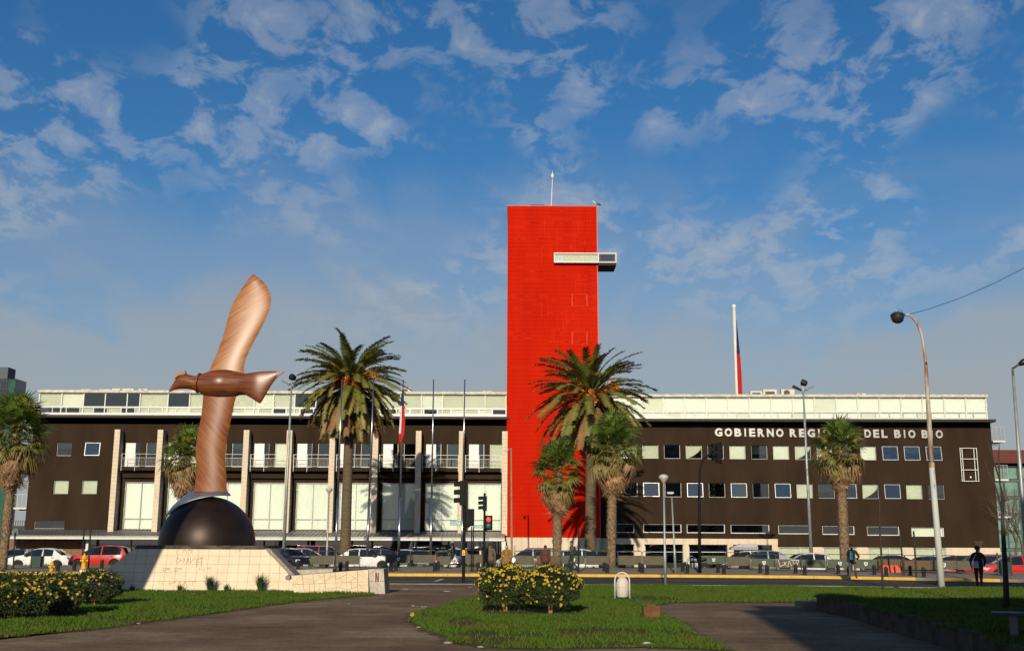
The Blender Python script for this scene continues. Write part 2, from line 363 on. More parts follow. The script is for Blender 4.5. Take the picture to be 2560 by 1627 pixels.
# low retaining wall of the raised lawn: concrete blocks
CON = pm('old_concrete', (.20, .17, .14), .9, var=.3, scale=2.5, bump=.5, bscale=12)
CONW = pm('shaded_wall_concrete', (.085, .07, .056), .95, var=.35, scale=2.5, bump=.5, bscale=12, spec=.1); wl = thing('retaining_wall', 'low weathered concrete retaining wall holding up the raised lawn', 'wall', (rl[0][0], rl[0][1], 0))  # darker copy of the old concrete, toned for the shade on the wall
ring = [(rl[0][0] + 1.0, rl[0][1] + 3.2)] + rl + [(rl[-1][0] + 2.2, rl[-1][1] - 2.5)]
for (ax, ay), (bx, by) in zip(ring, ring[1:]):
    L = math.hypot(bx - ax, by - ay); n = max(1, round(L / .9)); d = Vector((bx - ax, by - ay, 0)) / L; nn = Vector((d.y, -d.x, 0))
    for i in range(n):
        p = Vector((ax, ay, 0)) + d * (L * i / n + .006) - Vector((rl[0][0], rl[0][1], 0)); q = p + d * (L / n - .012)
        t = nn * (-.26); h = .385 + random.uniform(-.012, .012)
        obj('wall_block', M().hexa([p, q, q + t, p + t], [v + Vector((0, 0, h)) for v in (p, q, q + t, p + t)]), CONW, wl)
sp_ = atZ(2024, 1521, 0)
tag(obj('step_block', M().hexa([(-.28, -.3, 0), (.3, -.3, 0), (.3, .6, 0), (-.28, .6, 0)], [(-.25, -.27, .19), (.28, -.27, .19), (.28, .6, .2), (-.25, .6, .2)]), CON, loc=(sp_.x, sp_.y, 0)), 'rough concrete step block against end of low retaining wall', 'step')

# ------------------------------------------------------------------ office building
BROWN = pm('brown_render', (.037, .0225, .0125), .9, var=.22, scale=.5, stretch=(1, 1, .3), bump=.15, bscale=30, spec=.15)
DARKB = pm('dark_eave', (.020, .016, .013), .7, var=.2)
WHITE = pm('white_metal', (.72, .71, .66), .45, var=.06)
ALU = pm('aluminium', (.52, .53, .52), .35, metal=.6, var=.08)
GREYM = pm('grey_metal', (.33, .33, .32), .4, metal=.6, var=.12)
ROOM = pm('room_dark', (.035, .036, .035), .9, var=.3, scale=.7)
STONE = pm('travertine', (.72, .585, .42), .75, var=.10, scale=1.2, stretch=(6, 6, .7), bump=.12, bscale=8)
PARA = pm('parapet_concrete', (.62, .57, .46), .9, var=.22, scale=3, bump=.3)
BLIND = pm('blind_green', (.58, .59, .46), .8, var=.05, scale=.6)
BLIND2 = pm('blind_cream', (.74, .75, .64), .8, var=.04, scale=.6)
CURT = pm('curtain', (.83, .865, .79), .85, var=.035, scale=1.4, stretch=(7, 7, .35), bump=.12, bscale=5)
GLASS = glassm('window_glass', (.97, .985, .965), .03); GLASSD = glassm('window_glass_dark', (.42, .47, .47), .10)
ROOMF = pm('office_furniture', (.35, .34, .30), .7, var=.3, scale=2)
class Wing:
    def __init__(s, name, label, O, rz):
        s.root = thing(name, label, 'building', O, rz); s.O = Vector(O); s.u = Vector((math.cos(rz), math.sin(rz), 0)); s.n = Vector((-math.sin(rz), math.cos(rz), 0))
    def L(s, px, py, v=0.0):
        d = ray(px, py); t = (v - (CAM - s.O).dot(s.n)) / d.dot(s.n); p = CAM + d * t - s.O
        return p.dot(s.u), p.z
    def rect(s, x0, x1, y0, y1, v=0.0):
        ym = (y0 + y1) / 2; xm = (x0 + x1) / 2
        return s.L(x0, ym, v)[0], s.L(x1, ym, v)[0], s.L(xm, y1, v)[1], s.L(xm, y0, v)[1]     # u0,u1,z0,z1
def wall_holes(u0, u1, z0, z1, holes, rev=.25, v=0.0):
    m = M(); us = sorted({u0, u1, *[h[0] for h in holes], *[h[1] for h in holes]}); zs = sorted({z0, z1, *[h[2] for h in holes], *[h[3] for h in holes]})
    us = [a for a in us if u0 <= a <= u1]; zs = [a for a in zs if z0 <= a <= z1]
    for a, b in zip(us, us[1:]):
        for c, d in zip(zs, zs[1:]):
            cu, cz = (a + b) / 2, (c + d) / 2
            if any(h[0] < cu < h[1] and h[2] < cz < h[3] for h in holes): continue
            m.quad((a, v, c), (b, v, c), (b, v, d), (a, v, d))
    for a, b, c, d in holes:
        m.quad((a, v, c), (a, v, d), (a, v + rev, d), (a, v + rev, c)); m.quad((b, v, c), (b, v + rev, c), (b, v + rev, d), (b, v, d))
        m.quad((a, v, d), (b, v, d), (b, v + rev, d), (a, v + rev, d)); m.quad((a, v, c), (a, v + rev, c), (b, v + rev, c), (b, v, c))
    return m
def frame_m(u0, u1, z0, z1, w, v0, v1, bars_u=(), bars_z=()):
    m = M().box(u0, u0 + w, v0, v1, z0, z1).box(u1 - w, u1, v0, v1, z0, z1).box(u0 + w, u1 - w, v0, v1, z0, z0 + w).box(u0 + w, u1 - w, v0, v1, z1 - w, z1)
    for b in bars_u: m.box(b - w / 2, b + w / 2, v0 + .003, v1 - .003, z0 + w, z1 - w)
    for b in bars_z: m.box(u0 + w, u1 - w, v0 + .006, v1 - .006, b - w / 2, b + w / 2)
    return m
def window(W, r, style, v=.2, fmat=None, fw=.05, tilt=0):
    """window in an opening: frame > pane; a blind or the dark room behind it"""
    u0, u1, z0, z1 = r; fm = fmat or GREYM
    w = obj('window', frame_m(u0 + .004, u1 - .004, z0 + .004, z1 - .004, fw, v - .04, v + .04), fm, W.root)
    g = GLASSD if style in ('dark', 'half') else GLASS
    if tilt:
        m = frame_m(u0 + .03, u1 - .03, -(z1 - z0) + .05, 0, .045, -.02, .02)
        tilt *= .55; s = obj('open_sash', m, ALU, w, loc=(0, v - .07, z1 - .03)); s.rotation_euler = (-tilt, 0, 0)
        p = obj('pane', M().box(u0 + .075, u1 - .075, -.004, .004, -(z1 - z0) + .095, -.045), GLASSD, w, loc=(0, v - .07, z1 - .03)); p.rotation_euler = (-tilt, 0, 0)
    else:
        obj('pane', M().box(u0 + fw, u1 - fw, v - .005, v + .005, z0 + fw, z1 - fw), g, w)
    if style == 'blind': obj('blind', M().box(u0 - .05, u1 + .05, v + .12, v + .135, z0 - .05, z1 + .05), BLIND, w)
    if style == 'cream': obj('blind', M().box(u0 - .05, u1 + .05, v + .12, v + .135, z0 - .05, z1 + .05), BLIND2, w)
    if style == 'half':
        zz = z0 + (z1 - z0) * random.uniform(.25, .75); obj('blind', M().box(u0 - .05, u1 + .05, v + .12, v + .135, zz, z1 + .05), BLIND, w)
    if style == 'swag':
        um = u0 + (u1 - u0) * random.uniform(.35, .7); n = 10
        pts = [(u0 - .05, z1 + .05), (u1 + .05, z1 + .05)] + [(u1 + .05 - (u1 - u0 + .1) * k / n, z1 + .05 - (z1 - z0 + .1) * (k / n) ** .45) for k in range(n + 1)][1:]
        obj('curtain', M().prism(pts, v + .12, v + .14), BLIND, w)
    if style in ('dark', 'half', 'swag') and random.random() < .8:
        a = u0 + (u1 - u0) * random.uniform(.05, .5); obj('furniture', M().box(a, a + (u1 - u0) * .4, v + .7, v + 1.1, z0 - .3, z0 + (z1 - z0) * random.uniform(.2, .5)), ROOMF, w)
    return w
ZB = -.5
LW = Wing('office_wing', 'dark brown office wing with cream stone fins and balconies beside red tower', (0, 107, ZB), 0)
xr0 = LW.L(1499, 1200)[0]
RW = Wing('office_wing', 'dark brown office wing carrying steel lettering and rows of square windows', (xr0, 107, ZB), R(-1.5))

def penthouse(W, px0, px1, muls, ytop, yrail, ybot, tones, lows, v=.7):
    u0 = W.L(px0, 1010, v)[0]; u1 = W.L(px1, 1010, v)[0]
    z0, zr, zt = W.L(1280, ybot, v)[1], W.L(1280, yrail, v)[1], W.L(1280, ytop, v)[1]
    zp = W.L(1280, ytop - 6.5, v)[1]
    z0 -= .35
    roof = obj('penthouse_roof', M().box(u0 - .12, u1 + .12, v - .25, v + 9, zt, zp), PARA, W.root)
    obj('penthouse_room', M().box(u0 + .05, u1 - .05, v + 2.2, v + 8, z0, zt - .01), ROOM, W.root)
    obj('penthouse_floor', M().box(u0, u1, v + .16, v + 2.2, z0 - .02, z0 + .30), pm('terrace_floor', (.22, .21, .19), .9), W.root)
    us = [W.L(p, 1005, v)[0] for p in muls]
    fr = obj('glazing_frame', M().box(u0, u1, v - .03, v + .06, zt - .07, zt - .001).box(u0, u1, v - .04, v + .07, zr - .06, zr + .06).box(u0, u1, v - .03, v + .06, z0, z0 + .42), WHITE, W.root)
    for a in us: obj('mullion', M().box(a - .05, a + .05, v - .05, v + .08, z0, zt), WHITE, fr)
    for i, (a, b) in enumerate(zip(us, us[1:])):
        t = tones[i % len(tones)]
        g = obj('glass_panel', M().box(a + .052, b - .052, v + .005, v + .015, zr + .062, zt - .072), GLASSD if t == 'd' else GLASS, W.root)
        if t != 'd': obj('blind', M().box(a + .04, b - .04, v + .14, v + .15, zr - .02, zt - .01), {'g': BLIND, 'c': BLIND2, 'l': CURT}[t], g)
    lo = sorted({round(a, 3) for a in us[::1]}); k = 0
    span = (u1 - u0); nlow = round(span / 1.32)
    for i in range(nlow):
        a, b = u0 + span * i / nlow, u0 + span * (i + 1) / nlow
        t = lows[i % len(lows)]
        s = obj('low_light', frame_m(a + .01, b - .01, z0 + .421, zr - .061, .035, v - .015, v + .03), ALU, W.root)
        obj('pane', M().box(a + .046, b - .046, v + .004, v + .012, z0 + .457, zr - .097), GLASSD if t == 'd' else GLASS, s)
        if t != 'd': obj('blind', M().box(a + .02, b - .02, v + .1, v + .11, z0 + .40, zr + .02), {'g': BLIND, 'c': BLIND2, 'l': CURT}[t], s)
    return roof
# left wing ----------------------------------------------------------
uL = LW.L(72, 1200)[0]; uR = LW.L(1268, 1150)[0]
zE = LW.L(700, 1046)[1]; zTop = zE
holes = []; specs = []
for x0, x1, y0, y1, st, tl in [(141, 179, 1105, 1139, 'half', 0), (211, 250, 1105, 1139, 'dark', .22), (132.5, 171, 1199, 1234, 'blind', 0), (203.5, 242.5, 1199, 1234, 'blind', 0), (84.5, 161, 1301, 1321.5, 'dark', 0)]:
    r = LW.rect(x0, x1, y0, y1); holes.append(r); specs.append((r, st, tl, 'win'))
PIL = [287 + 107.6 * k for k in range(10)]
bays = []
for k, p in enumerate(PIL[:-1]):
    s = 4.0 * (p - 287) / 970
    d1 = LW.rect(p + 24, p + 62.5, 1105 + s, 1166 + s); d2 = LW.rect(p + 76.5, p + 113, 1105 + s, 1166 + s)
    pl = p - 9
    bw = LW.rect(pl + 31, pl + 113.5, 1204 + s, 1322.5 + s * .8)
    holes += [d1, d2, bw]; bays.append((p, s, d1, d2, bw))
zbase = LW.L(700, 1330)[1]
obj('wall', wall_holes(uL, uR, zbase, zE, holes, .3), BROWN, LW.root)
obj('side_wall', M().box(uL, uL + .25, .002, 12, 0, zE).box(uR - .3, uR, .35, 12, 0, zE).box(uL, uR, 11.7, 12, 0, zE), BROWN, LW.root)
obj('room', M().box(uL + .3, uR - .35, 3.0, 3.1, zbase, zE - .05).box(uL + .3, uR - .35, .31, 3.0, LW.L(700, 1172)[1] - .12, LW.L(700, 1172)[1] - .02).box(uL + .3, uR - .35, .31, 3.0, zE - .25, zE - .06).box(uL + .3, uR - .35, .31, 3, zbase, zbase + .08), ROOM, LW.root)
for r, st, tl, _ in specs: window(LW, r, st, tilt=tl)
obj('eave_and_shade_strip', M().box(LW.L(88, 1040, -1.25)[0], uR + .2, -1.25, .7, zE - .10, zE + .14).box(uL, uR, .0, .25, zE - .6, zE - .1), DARKB, LW.root)  # second box paints the overhang's shade as a dark strip on the wall
DOORW = pm('door_white', (.80, .80, .78), .4, var=.03)
st2 = ['half', 'blind', 'half', 'cream', 'dark', 'dark', 'dark', 'half', 'blind']
rails = []
for k, (p, s, d1, d2, bw) in enumerate(bays):
    # french door: white leaf plus narrow glazed light
    u0, u1, z0, z1 = d1; um = u0 + (u1 - u0) * .64; v = .2
    d = obj('balcony_door', frame_m(u0 + .004, u1 - .004, z0 + .004, z1 - .004, .05, v - .04, v + .04, bars_u=[um]), WHITE, LW.root)
    lf = obj('door_leaf', M().box(u0 + .055, um - .028, v - .02, v + .02, z0 + .055, z1 - .055).box(u0 + .2, um - .2, v - .032, v - .02, z0 + .2, z0 + 1.0), DOORW, d)
    obj('handle', M().box(um - .16, um - .05, v - .06, v - .022, z0 + 1.0, z0 + 1.04), GREYM, d)
    obj('pane', M().box(um + .028, u1 - .055, v - .005, v + .005, z0 + .055, z1 - .055), GLASSD if k % 3 else GLASS, d)
    if k % 2 == 0: obj('furniture', M().box(um, u1 + .2, 1.0, 1.5, z0, z0 + 1.0).box(um + .1, um + .5, 1.1, 1.2, z0 + 1.0, z0 + 1.4), ROOMF, d)
    window(LW, d2, st2[k], fmat=WHITE)
    # tall curtain-wall window: two columns, transom low down
    u0, u1, z0, z1 = bw; um = (u0 + u1) / 2; zt = z0 + (z1 - z0) * .225; v = .12
    w = obj('tall_window', frame_m(u0 + .004, u1 - .004, z0 + .004, z1 - .004, .05, v - .05, v + .05, bars_u=[um], bars_z=[zt]), GREYM, LW.root)
    for a, b in ((u0 + .054, um - .03), (um + .03, u1 - .054)):
        for c, e in ((z0 + .054, zt - .03), (zt + .03, z1 - .054)): obj('pane', M().box(a, b, v - .005, v + .005, c, e), GLASS, w)
    n = 26; m = M()
    for half in (0, 1):
        a0 = u0 - .02 if half == 0 else um + .01; b0 = um - .01 if half == 0 else u1 + .02
        for i in range(n + 1):
            uu = a0 + (b0 - a0) * i / n; vv = v + .16 + .008 * math.sin(i * 1.7 + k) + (.02 * math.sin(i * .6) if k in (2, 3) else 0)
            m.v += [(uu, vv, z0 - .03), (uu, vv, z1 + .03)]
        o0 = half * 2 * (n + 1)
        for i in range(n): q = o0 + 2 * i; m.f.append((q, q + 2, q + 3, q + 1))
    obj('curtain', m, CURT, w, smooth=True)
    cl_ = M()
    for uu in (u0 + .02, um, u1 - .02):
        for q in (.18, .42, .85): cl_.box(uu - .05, uu + .05, v - .085, v - .052, z0 + (z1 - z0) * q - .05, z0 + (z1 - z0) * q + .05)
    tag(obj('glass_clamp', cl_, ALU, w), kind='stuff')
    # balcony
    pu1 = LW.L(p + 13.5, 1150, -1.2)[0]; pu2 = LW.L(p + 107.6, 1150, -1.2)[0]
    zf = LW.L(p, 1167 + s, -1.0)[1]; zr = LW.L(p, 1133.5 + s, -1.05)[1]
    bal = obj('balcony', M().box(pu1 + .01, pu2 - .01, -1.0, .0, zf - .3, zf), BROWN, LW.root)
    ra = M().box(pu1 + .05, pu2 - .05, -1.07, -1.04, zr - .035, zr).box(pu1 + .05, pu2 - .05, -1.075, -1.035, zf + .1, zf + .13)
    for q in (.02, .38, .97): ra.box(pu1 + (pu2 - pu1) * q, pu1 + (pu2 - pu1) * q + .05, -1.085, -1.05, zf - .35, zr - .036)
    obj('railing', ra, GREYM, bal)
    bm_ = M(); nb = 26
    for i in range(nb): uu = pu1 + .12 + (pu2 - pu1 - .24) * i / (nb - 1); bm_.box(uu - .006, uu + .006, -1.062, -1.05, zf + .13, zr - .36)
    bm_.box(pu1 + .1, pu2 - .1, -1.07, -1.04, zr - .38, zr - .355)
    tag(obj('balusters', bm_, GREYM, bal), kind='stuff')
    if k: obj('wall_band', M().box(pu1 + .02, pu2 - .02, -.35, -.002, zf - .95, zf - .42), BROWN, LW.root)
    else: obj('wall_band', M().box(pu1 + .02, pu2 - .02, -.35, -.002, zf - .95, zf - .42), BROWN, LW.root)
# cream stone fins, coursed
SIDE = pm('fin_side_shaded_stone', (.30, .27, .22), .85, var=.2, scale=1.5, bump=.2)  # fin sides toned dark for the shade away from the sun
for k, p in enumerate(PIL):
    s = 4.3 * (p - 287) / 970; v0 = -1.22
    a = LW.L(p, 1075, v0)[0]; b = LW.L(p + 13.7, 1075, v0)[0]; zt = LW.L(p, 1073 + s, v0)[1]; zb = LW.L(p, 1327 + s * .6, v0)[1] - .3
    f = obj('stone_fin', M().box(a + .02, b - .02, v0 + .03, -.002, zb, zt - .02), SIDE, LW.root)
    nr = 26; m = M()
    for i in range(nr):
        c = zb + (zt - zb) * i / nr; d = zb + (zt - zb) * (i + 1) / nr; o = random.uniform(0, .006)
        m.box(a, b, v0 - o, v0 + .03, c + .006, d - .006)
    tag(obj('stone_courses', m, STONE, f), kind='stuff')
# canopy over the ground floor
v0 = -4.0
zc0 = LW.L(640, 1340.5, v0)[1]; zc1 = LW.L(640, 1325.5, 0)[1] ; ca = LW.L(6, 1345, v0)[0]; cb = LW.L(1262, 1345, v0)[0]
MROOF = pm('canopy_metal', (.24, .225, .19), .55, metal=.3, var=.25, scale=1.5)
can = obj('canopy', M().hexa([(ca, v0, zc0 - .16), (cb, v0, zc0 - .16), (cb, -.01, zc1 - .35), (ca, -.01, zc1 - .35)], [(ca, v0, zc0 - .03), (cb, v0, zc0 - .03), (cb, -.01, zc1 - .03), (ca, -.01, zc1 - .03)]), DARKB, LW.root)
n = 118; w = (cb - ca) / n; sheet = M().hexa([(.012, v0, zc0 - .028), (w - .012, v0, zc0 - .028), (w - .012, -.012, zc1 - .028), (.012, -.012, zc1 - .028)],
    [(.012, v0, zc0 - .01), (w - .012, v0, zc0 - .01), (w - .012, -.012, zc1 - .01), (.012, -.012, zc1 - .01)])
sheet.hexa([(0, v0, zc0 - .028), (.03, v0, zc0 - .028), (.03, -.012, zc1 - .028), (0, -.012, zc1 - .028)], [(0, v0, zc0 + .04), (.03, v0, zc0 + .04), (.03, -.012, zc1 + .04), (0, -.012, zc1 + .04)])
sm = sheet.mesh('roof_sheet'); sm.materials.append(MROOF)
for i in range(n): obj('roof_sheet', sm, MROOF, can, loc=(ca + w * i, 0, 0))
zf0 = LW.L(640, 1349, v0)[1]; zf1 = LW.L(640, 1342, v0)[1]
obj('gutter', M().box(ca, cb, v0 - .12, v0 - .002, zc0 - .10, zc0 + .0), GREYM, can)
obj('fascia', M().box(ca, cb, v0 - .06, v0 - .004, zf0, zc0 - .102), WHITE, can)
obj('soffit', M().box(ca, cb, v0, -.4, zf0 + .04, zf0 + .09), pm('soffit', (.30, .26, .20), .9), can)
# ground floor under the canopy
WOOD = pm('timber_panel', (.20, .095, .035), .6, var=.3, scale=1.2, stretch=(.6, 1, 9), bump=.1)
gw = -1.6
a = LW.L(12, 1370, gw)[0]; b = LW.L(213, 1370, gw)[0]; zg = zf0 + .04
for i in range(12): obj('timber_board', M().box(a + (b - a) * i / 12 + .008, a + (b - a) * (i + 1) / 12 - .008, gw, gw + .05, .02, zg), WOOD, LW.root)
REDW = pm('red_lobby_wall', (.20, .012, .008), .5, var=.2, scale=.5)
obj('lobby_wall', M().box(LW.L(560, 1370, .8)[0], LW.L(1160, 1370, .8)[0], .8, .9, 0, zg), REDW, LW.root)
obj('lobby_back', M().box(b, LW.L(560, 1370, .8)[0], .8, .9, 0, zg).box(LW.L(1160, 1370, .8)[0], uR, .8, .9, 0, zg), pm('lobby_olive', (.09, .085, .06), .8, var=.2), LW.root)
sg = [213, 327, 440, 553, 660, 770, 880, 990, 1100, 1160, 1201, 1262]
for p, q in zip(sg, sg[1:]):
    a = LW.L(p, 1370, gw)[0]; b = LW.L(q, 1370, gw)[0]
    s = obj('shopfront', frame_m(a + .005, b - .005, .03, zg - .01, .07, gw - .04, gw + .04), WHITE if p in (213, 1160, 1201) else DARKB, LW.root)
    obj('pane', M().box(a + .076, b - .076, gw - .006, gw + .006, .1, zg - .08), GLASSD, s)
obj('corner_post', M().box(LW.L(1254, 1370, v0)[0], LW.L(1264, 1370, v0)[0], v0 + .1, v0 + .4, 0, zf0 - .003), WHITE, LW.root)
obj('canopy_post', M().box(LW.L(214, 1370, -3.0)[0], LW.L(220, 1370, -3.0)[0], -3.0, -2.8, 0, zf0 + .03), WHITE, LW.root)
mulL = [98, 154, 209, 263, 318, 350, 420, 474, 528, 582, 636, 684, 737, 790, 843, 896, 949, 1001, 1054, 1107, 1160, 1213, 1265]
penthouse(LW, 98, 1265.5, mulL, 986.5, 1021.5, 1038.5, list('gcdddgdgggcgddggggcgggg'), list('dddgdgdggccgcggcgdgdgggcgdggdgcgc'))
# side balconies at the far end
def side_balcony(W, px0, px1, yrail, yfloor, v):
    u0, u1, z0, z1 = W.rect(px0, px1, yrail, yfloor, v)
    b = obj('side_balcony', M().box(u0, u1, v, v + 1.8, z0 - .16, z0), WHITE, W.root)
    m = M().box(u0, u1, v, v + .04, z1 - .04, z1)
    for i in range(4): uu = u0 + (u1 - u0 - .04) * i / 3; m.box(uu, uu + .04, v + .002, v + .04, z0, z1 - .04)
    for i in range(14): uu = u0 + (u1 - u0) * (i + .5) / 14; m.box(uu - .006, uu + .006, v + .01, v + .03, z0, z1 - .04)
    obj('railing', m, ALU, b); obj('bracket', M().box(u0 + (u1 - u0) * .4, u1 - .02, v + .4, v + .9, z0 - .4, z0 - .162) if px0 < 1000 else M().box(u0 + .02, u0 + (u1 - u0) * .5, v + .4, v + .9, z0 - .4, z0 - .162), GREYM, b)
side_balcony(LW, 42, 75.5, 1147, 1178, 1.5); side_balcony(LW, 32, 67, 1235, 1268, 1.5)

# right wing ---------------------------------------------------------
uE = RW.L(2487, 1200)[0]; zE2 = RW.L(1900, 1054)[1]
holes = []; wins = []
r1 = ['cream', 'blind', 'dark', 'swag', 'half', 'cream', 'half', 'cream', 'swag', 'cream', 'half', 'cream', 'dark', 'half', 'half']
t1 = [0, 0, .0, 0, 0, 0, 0, 0, 0, 0, 0, 0, .2, .2, .24]
r2 = ['dark', 'dark', 'dark', 'dark', 'dark', 'cream', 'dark', 'dark', 'blind', 'half', 'dark', 'swag', 'dark', 'blind', 'half']
t2 = [0, .2, 0, .2, 0, .18, 0, .24, .0, 0, .2, 0, .2, 0, 0]
for k in range(15):
    x0 = 1551 + 54.55 * k; s = 4.5 * k / 14
    holes.append(RW.rect(x0, x0 + 40.5, 1110.3 + s, 1145 + s * 1.4)); wins.append((holes[-1], r1[k], t1[k]))
    x0 = 1553 + 54.85 * k
    holes.append(RW.rect(x0, x0 + 41, 1204.8 + s * 1.2, 1241 + s * 1.5)); wins.append((holes[-1], r2[k], t2[k]))
longs = [(1515, 1586, 1308, 1331), (1608, 1704, 1308.5, 1331), (1717, 1813, 1309, 1332), (1827, 1924, 1310, 1333), (1946, 2024, 1311.5, 1334.5), (2056, 2137, 1313, 1336), (2168, 2249, 1314.5, 1338), (2279, 2361, 1317, 1340.5)]
for q in longs: holes.append(RW.rect(*q)); wins.append((holes[-1], 'cream' if q[0] > 2270 else 'dark', 0))
zd = RW.L(1700, 1345.5)[1]; zd2 = RW.L(2200, 1367.5)[1]; uS = RW.L(1946, 1355)[0]; u00 = .0
obj('wall', wall_holes(u00, uE, zd, zE2, holes, .3), BROWN, RW.root)
obj('lower_wall', M().box(uS, uE, -.0, .25, zd2, zd), BROWN, RW.root)
obj('side_wall', M().box(uE - .25, uE, .26, 12, 0, zE2).box(0, uE, 11.7, 12, 0, zE2), BROWN, RW.root)
zfl = RW.L(1900, 1162)[1]
obj('room', M().box(.1, uE - .3, 3.0, 3.1, zd, zE2 - .05).box(.1, uE - .3, .31, 3.0, zfl, zfl + .15).box(.1, uE - .3, .31, 3.0, RW.L(1900, 1258)[1], RW.L(1900, 1258)[1] + .15).box(.1, uE - .3, .31, 3.0, zE2 - .3, zE2 - .06), ROOM, RW.root)
for i, (r, st, tl) in enumerate(wins): window(RW, r, st, tilt=tl, fmat=WHITE if i >= 30 else GREYM, fw=.07 if i >= 30 else .045)
obj('eave_and_shade_strip', M().box(.0, RW.L(2490, 1050, -1.25)[0], -1.25, .7, zE2 - .10, zE2 + .15).box(0, uE, .0, .25, zE2 - .6, zE2 - .1), DARKB, RW.root)  # wall strip under the slab is a painted band of overhang shade
mulR = [1495 + 54.05 * i for i in range(18)] + [2465]
penthouse(RW, 1495, 2466, mulR, 992, 1028, 1045, list('llclllllllcllllllll'), list('lclllclll'))
# limestone ground floor with openings
zh = RW.L(1750, 1360.5, -.05)[1]
for p, q in [(1500, 1599), (1599, 1708), (1708, 1819), (1819, 1945)]:
    obj('stone_lintel', M().box(RW.L(p, 1355, -.05)[0] + .006, RW.L(q, 1355, -.05)[0] - .006, -.05, .35, zh, zd - .004), STONE, RW.root)
for p, q in [(1500, 1520), (1586, 1612), (1708, 1722), (1819, 1833), (1931, 1945)]:
    obj('stone_pier', M().box(RW.L(p, 1380, -.05)[0], RW.L(q, 1380, -.05)[0], -.047, .35, -.1, zh - .006), STONE, RW.root)
obj('arcade_room', M().box(.1, uS, 4.0, 4.1, 0, zd).box(.1, uS, .36, 4, zd - .2, zd - .1).box(.1, uS, .36, 4.0, -.05, .05), ROOM, RW.root)
for p, q in [(1520, 1586), (1612, 1708), (1722, 1819), (1833, 1931)]:
    a, b = RW.L(p, 1380, .4)[0], RW.L(q, 1380, .4)[0]; zr = RW.L(1700, 1379, .4)[1]
    s = obj('glazed_front', frame_m(a, b, 0.02, zh + .1, .06, .4, .48, bars_z=[zr]), ALU if p != 1520 else WHITE, RW.root)
    obj('pane', M().box(a + .06, b - .06, .43, .44, .08, zh + .04), GLASSD, s)
    for i in range(3):
        ux = a + (b - a) * random.uniform(.1, .8); obj('interior_rail', M().tube([(ux, 1.5, zr + .1), (ux + random.uniform(.3, 1.0), 1.6, zr + .6)], .03), WHITE, s)
for p, q in [(2033, 2058), (2143, 2170), (2256, 2283), (2366, 2502)]:
    obj('stone_panel', M().box(RW.L(p, 1385, -.02)[0], min(RW.L(q, 1385, -.02)[0], uE), -.02, .3, -.1, zd2 - .004), STONE, RW.root)
for p, q in [(1946, 2033), (2058, 2143), (2170, 2256), (2283, 2366)]:
    a, b = RW.L(p, 1385, .1)[0] + .01, RW.L(q, 1385, .1)[0] - .01
    s = obj('office_window', frame_m(a, b, 0.02, zd2 - .01, .06, .1, .18, bars_u=[a + (b - a) * .63]), WHITE, RW.root)
    obj('pane', M().box(a + .06, b - .06, .135, .145, .08, zd2 - .07), GLASS, s)
    obj('curtain', M().box(a, b, .3, .32, 0, zd2), BLIND, s)
    obj('sill_room', M().box(a, b, .6, .7, 0, zd2), ROOM, s)
# white steel frame on the blank end wall
a, b, z0, z1 = RW.rect(2402, 2445, 1119, 1203, -.3)
m = M().box(a, a + .06, -.3, -.24, z0, z1).box(b - .06, b, -.3, -.24, z0, z1)
for q in (0, .34, .67, 1): zz = z0 + (z1 - z0 - .06) * q; m.box(a + .06, b - .06, -.297, -.243, zz, zz + .06)
for uu in (a + .22, b - .28): m.box(uu, uu + .07, -.18, -.13, z0 + .08, z1 - .08)
for uu in (a, b - .06):
    for zz in (z0 + .1, z1 - .2): m.box(uu + .005, uu + .055, -.24, -.003, zz, zz + .05)
obj('wall_frame', m, WHITE, RW.root)
obj('wall_light', M().box((a + b) / 2 + .05, (a + b) / 2 + .2, -.1, -.003, z0 + .35, z0 + .5), WHITE, RW.root)
side_balcony(RW, 2481, 2512, 1067, 1101, 1.5); side_balcony(RW, 2487, 2520, 1162, 1197, 1.5); side_balcony(RW, 2494, 2528, 1254, 1290, 1.5)
# raised steel lettering
STEEL = pm('letter_steel', (.56, .54, .50), .32, metal=.55, var=.12, scale=2)
def text_mesh(txt, size, extrude, offset=0.0, mat=None):
    c = bpy.data.curves.new('lettering', 'FONT'); c.body = txt; c.size = size; c.extrude = extrude; c.offset = offset; c.resolution_u = 4
    t = bpy.data.objects.new('lettering', c); COL.objects.link(t)
    dg = bpy.context.evaluated_depsgraph_get(); me = bpy.data.meshes.new_from_object(t.evaluated_get(dg))
    bpy.data.objects.remove(t); me.materials.clear()
    if mat: me.materials.append(mat)
    return me
LET = {}
def letters(txt, pa, pb, yt0, yb0, v=-.12):
    ga = {'I': .45}; wts = [ga.get(ch, 1.08 if ch in 'GO' else (1.0 if ch in 'RNBDA' else .9)) for ch in txt]; gap = .34
    tot = sum(wts) + gap * (len(txt) - 1); u = 0
    for ch, wt in zip(txt, wts):
        q0 = pa + (pb - pa) * u / tot; q1 = pa + (pb - pa) * (u + wt) / tot; u += wt + gap
        sh = (q0 - 1787) / 570 * 5
        a, b, z0, z1 = RW.rect(q0, q1, yt0 + sh, yb0 + sh, v)
        if ch not in LET: LET[ch] = text_mesh(ch, 1.0, .06, .045, STEEL)
        me = LET[ch]; co = np.array([p.co[:] for p in me.vertices]); mn, mxx = co.min(0), co.max(0)
        o = obj('letter', me, STEEL, RW.root); sx = (b - a) / (mxx[0] - mn[0]) * (.5 if ch == 'I' else 1); sy = (z1 - z0) / (mxx[1] - mn[1])
        o.scale = (sx, sy, 1); o.rotation_euler = (R(90), 0, 0); o.location = (a - mn[0] * sx + (.5 * (b - a) * .5 if ch == 'I' else 0), v, z0 - mn[1] * sy)
